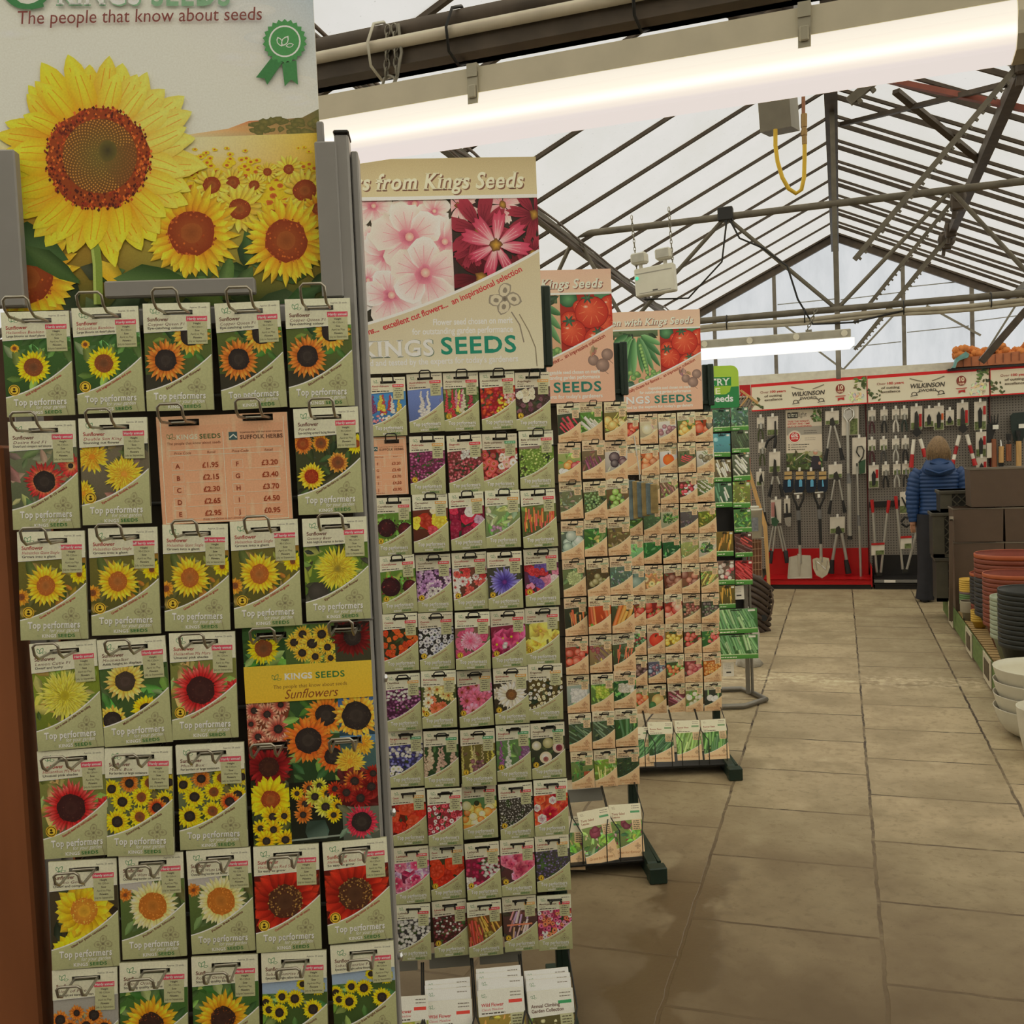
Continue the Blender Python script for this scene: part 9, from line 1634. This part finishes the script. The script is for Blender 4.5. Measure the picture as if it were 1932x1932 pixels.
VAL = [('leaf', (70, 100, 84), [(84, 120, 100), (60, 88, 74), (100, 140, 116)], 'dark kale leaves', 0, 772, 814), ('leaf', (84, 116, 96), [(100, 140, 116), (76, 108, 90), (126, 156, 134)], 'curly pale kale', 1, 769, 812), ('ball', (96, 160, 170), [(120, 186, 196)], 'one round blue green cabbage', 0, 818, 862, 1), ('root', (84, 96, 76), [(60, 84, 54), (90, 116, 70)], 'dark green aubergine shapes', 1, 813, 854, 7, 1.2), ('stick', (120, 110, 80), [(222, 218, 196), (206, 196, 166)], 'cream salsify sticks', 0, 867, 909, 9, 1.2), ('stick', (96, 106, 84), [(226, 226, 212), (206, 210, 190)], 'white leek shafts', 1, 857, 907, 9, 1.0), ('stick', (76, 110, 84), [(220, 226, 206), (196, 206, 180), (90, 150, 110)], 'green topped leeks', 0, 911, 957, 9, 1.35), ('leaf', (126, 136, 70), [(160, 170, 90), (130, 146, 70), (180, 186, 116)], 'yellow green lettuce', 1, 909, 958), ('leaf', (84, 130, 74), [(104, 156, 90), (76, 120, 66), (140, 176, 84)], 'bright leafy salad', 1, 961, 1004), ('root', (120, 100, 50), [(226, 156, 50), (206, 136, 44)], 'orange carrots', 0, 1003, 1049, 9, 1.7), ('stick', (96, 60, 56), [(206, 70, 56), (176, 50, 46), (90, 60, 56)], 'red peppers', 1, 1007, 1051, 9, .5), ('ball', (120, 96, 84), [(226, 190, 180), (206, 80, 90), (230, 220, 206)], 'pink and white radishes', 0, 1058, 1103, 12), ('stick', (150, 40, 40), [(206, 50, 50), (176, 36, 40)], 'scarlet chillies', 1, 1058, 1103, 18, .6), ('root', (110, 96, 50), [(226, 176, 60), (206, 150, 46)], 'yellow courgettes', 0, 1105, 1148, 8, 1.5)]
u1_ = F5.uz(1343, 800)[0]; um = F5.uz(1378, 800)[0]
def value_packet(u0, u1, pt, pb, art, lab, off, seed, px=1390):
    z1_ = F5.uz(px, pt, off)[1]; z0_ = F5.uz(px, pb, off)[1]; w = u1-u0; h = z1_-z0_
    mb = MB(); mb.bbox(-w/2, 0, -h, w/2, .004, 0, .001); a = Art(lambda x, y: (x-w/2, -y), 2.5e-5, seed, 1.4, box=(0, 0, w, h)); art(a, w, h); mb.mi = 1; a.attach(mb)
    o = build_print(mb, 'seed_packet', PAPERW, label=lab, cat='seed packet', group='value seed packets on the fifth rack'); o.location = F5.world((u0+u1)/2, off, z1_); o.rotation_euler = Euler((R(-1), R((seed*37 % 5-2)*.6), F5.rz), 'XYZ')
rows_ = {0: 0, 1: 0}
for i, v in enumerate(VAL):
    c = v[4]; art = value_art((v[0], v[1], v[2])+tuple(v[7:]))
    value_packet(um-.105 if c == 0 else um+.004, um-.003 if c == 0 else u5, v[5], v[6], art, f'green banded seed packet with {v[3]} on the fifth rack', 0, 90+i, 1362 if c == 0 else 1395)
    z_ = F5.uz(1362 if c == 0 else 1395, v[5], 0)[1]; h = HK.build('hook', BLACKW, S5) if i == 0 else hk5.copy()
    if i == 0: hk5 = h
    else: COL.objects.link(h)
    h.location = ((um-.054 if c == 0 else (um+u5)/2)-(u5-.22), -.082, z_-.012)
for i, (pt, pb) in enumerate(((1149, 1195), (1198, 1243))):
    value_packet(F5.uz(1358, 1170)[0]-.03, u5+.012, pt, pb, value_art(('wide', (76, 124, 70), [(110, 166, 100), (84, 140, 84), (150, 190, 130)], 34, 1.2)), f'wide green bean seed pack, {("upper", "lower")[i]} of two on the fifth rack', -.03, 120+i, 1390)
def shelf_label(a, w, h): a.rect(0, 0, w, h, (206, 202, 190)); [a.scribble(.15*w, (.2+.13*k)*h, .6*w, .05*h, (150, 146, 136)) for k in range(3)]; a.rect(.3*w, .66*h, .75*w, .76*h, (50, 48, 46))
z_ = F5.uz(1394, 1104)[1]
for i, (px, pt, pb) in enumerate(((1394, 1105, 1131), (1375, 1250, 1276))):
    u_ = F5.uz(px, pt, 0)[0]; value_packet(u_-.033, u_+.033, pt, pb, shelf_label, ('grey price ticket hanging beside the yellow courgette packet', 'grey price ticket hanging below the wide bean packs')[i], .02, 130+i, px)
for o in list(bpy.data.objects)[-2:]: pass
# its sign
ur_ = F5.uz(1394, 730, .0)[0]; zt = F5.uz(1360, 690, 0)[1]; zb = F5.uz(1360, 770, 0)[1]; w5 = .44; h5 = zt-zb
mb = MB(); O_ = [(-w5/2, 0), (w5/2, 0)]; r5 = .045
for k in range(7): t = k/6*math.pi/2; O_.append((w5/2-r5+r5*math.cos(t), h5-r5+r5*math.sin(t)))
for k in range(7): t = math.pi/2+k/6*math.pi/2; O_.append((-w5/2+r5+r5*math.cos(t), h5-r5+r5*math.sin(t)))
mb.prism(O_, 0, .005)
a = Art(lambda x, y: (x, y), 3e-5, 7, 1.4); a.poly(O_, (150, 182, 66)); H5 = h5
def y5(t): return h5*(1-t)
a.poly([(-w5/2, 0), (w5/2, 0), (w5/2, y5(.5)), (-w5/2, y5(.56))], (46, 120, 70)); a.poly([(-.16, y5(.25)), (.175, y5(.27)), (.175, y5(.48)), (-.16, y5(.48))], (44, 122, 66)); a.poly([(-.12, y5(.48)), (.175, y5(.48)), (.165, y5(.62)), (.14, y5(.68)), (-.12, y5(.68))], (140, 176, 60))
def ttx(t, x, ty, s_, c, w='b', **k):
    P = len(a.V); old = a.m; a.m = lambda X, Y: (X, -Y); a.text(t, x, -y5(ty), s_, c, w, **k); a.m = old
ttx('COUNTRY', .165, .46, .058, (226, 228, 206), 'B', align='r', wide=.3); ttx('VALUE', .11, .66, .05, (216, 222, 176), 'b', align='r', wide=.2); ttx('Garden Seeds', .185, .85, .056, (232, 236, 226), 'b', align='r', wide=.33)
mb.mi = 1; a.attach(mb); o = build_print(mb, 'rack_sign', mat('green_sign_board', (60, 120, 70), .5), label='green rounded value seeds sign on the fifth rack', cat='sign'); o.location = F5.world(ur_-w5/2, .0, zb); o.rotation_euler = (0, 0, F5.rz)
# clutter between the fifth rack and the tool wall
tool('timber_lath', 'pale bent timber lath leaning beside the red base shelf', 'timber lath', [('lath', WOODL, [('p', [(1400, 850), (1405, 850), (1430, 935), (1447, 990), (1450, 1040), (1454, 1113), (1448, 1114), (1443, 1040), (1440, 995), (1424, 940)], .02)])], y=10.72)
tool('wooden_rake', 'wooden hay rake head with pale tines at upper left of the tool wall', 'rake', [('head', WOODL, [('p', [(1395, 737), (1399, 735), (1431, 758), (1429, 763)], .03)])]+[('tine', mat('grey_wood', (150, 138, 116), .7), [('t', [(1398+4.4*k, 741+3.1*k), (1390+4.4*k, 757+3.1*k)], .8)]) for k in range(7)]+[('shaft', WOODL, [('t', [(1412, 748), (1372, 800), (1350, 960)], 1.2)])], y=8.9)
tool('red_post', 'slim red post with white top beside the timber lath', 'post', [('post', REDM, [('p', rc(1409, 864, 1415, 1137, 0), .03)]), ('top', TAGW, [('p', rc(1409, 840, 1413, 864, 0), .03)])], y=9.98)
WR = mat('copper_coloured_wire', (176, 140, 110), .4, .4)
mb_ = []
for k in range(5): mb_.append(('t', [(1411+6*k, 985 if k > 1 else 925), (1415+6*k*.98, 1108)], .45))
for k in range(10): mb_.append(('t', [(1411+.4*k, 985+13*k), (1438, 983+13*k)], .45))
mb_ += [('t', [(1409+2*k, 925+k*20), (1424+2*k, 922+k*20)], .45) for k in range(3)]
tool('wire_basket_stand', 'copper coloured wire grid stand holding the white bucket', 'wire stand', [('grid', WR, mb_), ('back_board', mat('brown_board', (110, 72, 50), .7), [('p', rc(1412, 1018, 1436, 1100, 0), .01, .05)]), ('basket_rail', mat('white_wire', (206, 202, 192), .4), [('t', [(1410, 1016), (1442, 1014)], .7, -.05)])], y=8.9)
b_ = at_y(1425, 1014, 8.8); mb = MB(); k_ = 1825/ (8.5); mb.lathe([(0, 0), (.055, 0), (.066, .24), (.069, .24), (.069, .255), (.064, .255), (.052, .01), (0, .01)], 20)
BU = mb.build('bucket', WPL, loc=b_, label='white plastic bucket held in the copper wire stand', cat='bucket')
mb = MB(); mb.tube([(.03*math.cos(t), .03*math.sin(t), .27) for t in [i*.785 for i in range(8)]], .012, 6, True); mb.build('lid_knob', WPL, BU); mb = MB(); mb.box(-.03, -.07, .06, .035, -.064, .18); mb.build('label_print', mat('blue_grey_print', (120, 122, 126), .6, var=.3, scale=50), BU)
# brown ribbed bundle with hoops
b_ = at_z(1428, 1195, 0); b_.y = 8.3; b_.x = at_y(1425, 1150, 8.3).x; b_.z = 0
BD = empty('ribbed_bundle', b_, 0, 'dark brown ribbed plastic bundle standing behind the bean seed packs', 'plastic bundle')
RIB = mat('dark_brown_ribbed', (74, 62, 54), .6, var=.15)
for k in range(9):
    mb = MB(); pts = []
    for t in range(13):
        u = t/12; a_ = -.5+u*2.2; z = at_y(1420, 1085+k*11, 8.3).z; w = .1*(1-.05*k)+.0
        pts.append((-.1+.24*u-.005*k, -.12*math.sin(math.pi*u)-.0, z+.05*math.sin(math.pi*u*1.1)-.11*u))
    mb.tube(pts, [.022]*13, 7); mb.build('rib', RIB, BD)
mb = MB(); prf = []
for py, xL, xR in ((1200, 1412, 1428), (1180, 1408, 1438), (1150, 1408, 1446), (1120, 1410, 1450), (1100, 1413, 1446), (1088, 1420, 1436)):
    c0 = at_y((xL+xR)/2, py, 8.3)-b_; w = (at_y(xR, py, 8.3)-at_y(xL, py, 8.3)).length/2; prf.append([c0+Vector((w*math.cos(q), .09*math.sin(q), 0)) for q in [k*2*math.pi/16 for k in range(16)]])
mb.loft(prf); mb.build('core', RIB, BD)
mb = MB(); mb.tube([at_y(1440, 1120, 8.25)-b_, at_y(1455, 1112, 8.25)-b_, at_y(1459, 1135, 8.25)-b_, at_y(1454, 1160, 8.25)-b_, at_y(1442, 1178, 8.25)-b_], .008, 6); mb.tube([at_y(1440, 1140, 8.25)-b_, at_y(1450, 1120, 8.25)-b_, at_y(1448, 1145, 8.25)-b_, at_y(1440, 1165, 8.25)-b_], .007, 6); mb.build('hoop', mat('brown_wire', (96, 80, 66), .5), BD)
mb = MB(); mb.tube([at_y(1441, 1166, 8.2)-b_, at_y(1442, 1166, 8.3)-b_], .028, 10); mb.build('wheel', BLACK, BD)
# white sack
WSK = mat('white_woven_sack', (190, 186, 176), .7, var=.08, bump=.3, scale=60)
mb = MB(); prf = []; rd = random.Random(2); yb_ = 6.95; b_ = at_y(1415, 1262, yb_); b_.z = 0
for py, xL, xR, dd in ((1262, 1388, 1438, .1), (1255, 1388, 1440, .11), (1240, 1390, 1430, .1), (1220, 1392, 1431, .1), (1195, 1394, 1432, .09), (1175, 1398, 1428, .07), (1158, 1403, 1421, .05), (1145, 1407, 1416, .02)):
    c0 = at_y((xL+xR)/2, py, yb_)-b_; w = (at_y(xR, py, yb_)-at_y(xL, py, yb_)).length/2; prf.append([Vector((c0.x+w*(1+.06*math.sin(k*2.7+py))*math.cos(k*2*math.pi/20), dd*(1+.1*math.sin(k*3.3+py*.2))*math.sin(k*2*math.pi/20), max(.002, c0.z+.0))) for k in range(20)])
prf[0] = [Vector((v.x, v.y, .002)) for v in prf[0]]
mb.loft(prf); mb.build('woven_sack', WSK, loc=b_, label='white woven plastic sack slumped behind the wide bean packs', cat='sack')
# price hang strip of garden tools on the fourth rack
T = F4.uz(1205, 905, -.06); mb = MB()
HG = empty('hanging_pouch_bundle', F4.world(T[0], -.1, T[1]), F4.rz, 'bundle of blue grey packaged plant ties hanging left on the fourth rack', 'packet bundle')
for k in range(6):
    mb = MB(); x = -.05+.02*k; mb.bbox(x-.008, -.012-.006*k, -.19+.006*k, x+.028, .012, -.004*k, .004); mb.build('pouch', mat(('blue_grey_pouch', 'straw_pouch')[k % 2], ((104, 120, 124), (150, 130, 84))[k % 2], .35, var=.3, scale=30), HG)
mb = MB(); mb.tube([(-.0, .0, 0), (-.0, .0, .03), (-.02, .0, .21), (-.035, .01, .2)], .003, 5); mb.build('hanging_wire', mat('white_wire', (206, 202, 192), .4), HG)
w = bpy.data.worlds.new('sky'); sc.world = w; w.use_nodes = True
bg = w.node_tree.nodes['Background']; bg.inputs[0].default_value = (1, .98, .94, 1); bg.inputs[1].default_value = 1.12
sc.view_settings.view_transform = 'Standard'
sc.cycles.max_bounces = 7; sc.cycles.diffuse_bounces = 3; sc.cycles.use_denoising = True; sc.cycles.use_adaptive_sampling = True; sc.cycles.adaptive_threshold = .03
vs = sc.view_settings; vs.use_curve_mapping = True; cm = vs.curve_mapping; cm.use_clip = False; cv = cm.curves[3]
PTS = ((0, 0), (.06, .092), (.15, .232), (.36, .52), (.6, .655), (.88, .745), (1.0, .785))
while len(cv.points) < len(PTS): cv.points.new(.5, .5)
for p, (x, y) in zip(cv.points, PTS): p.location = (x, y)
cm.update()
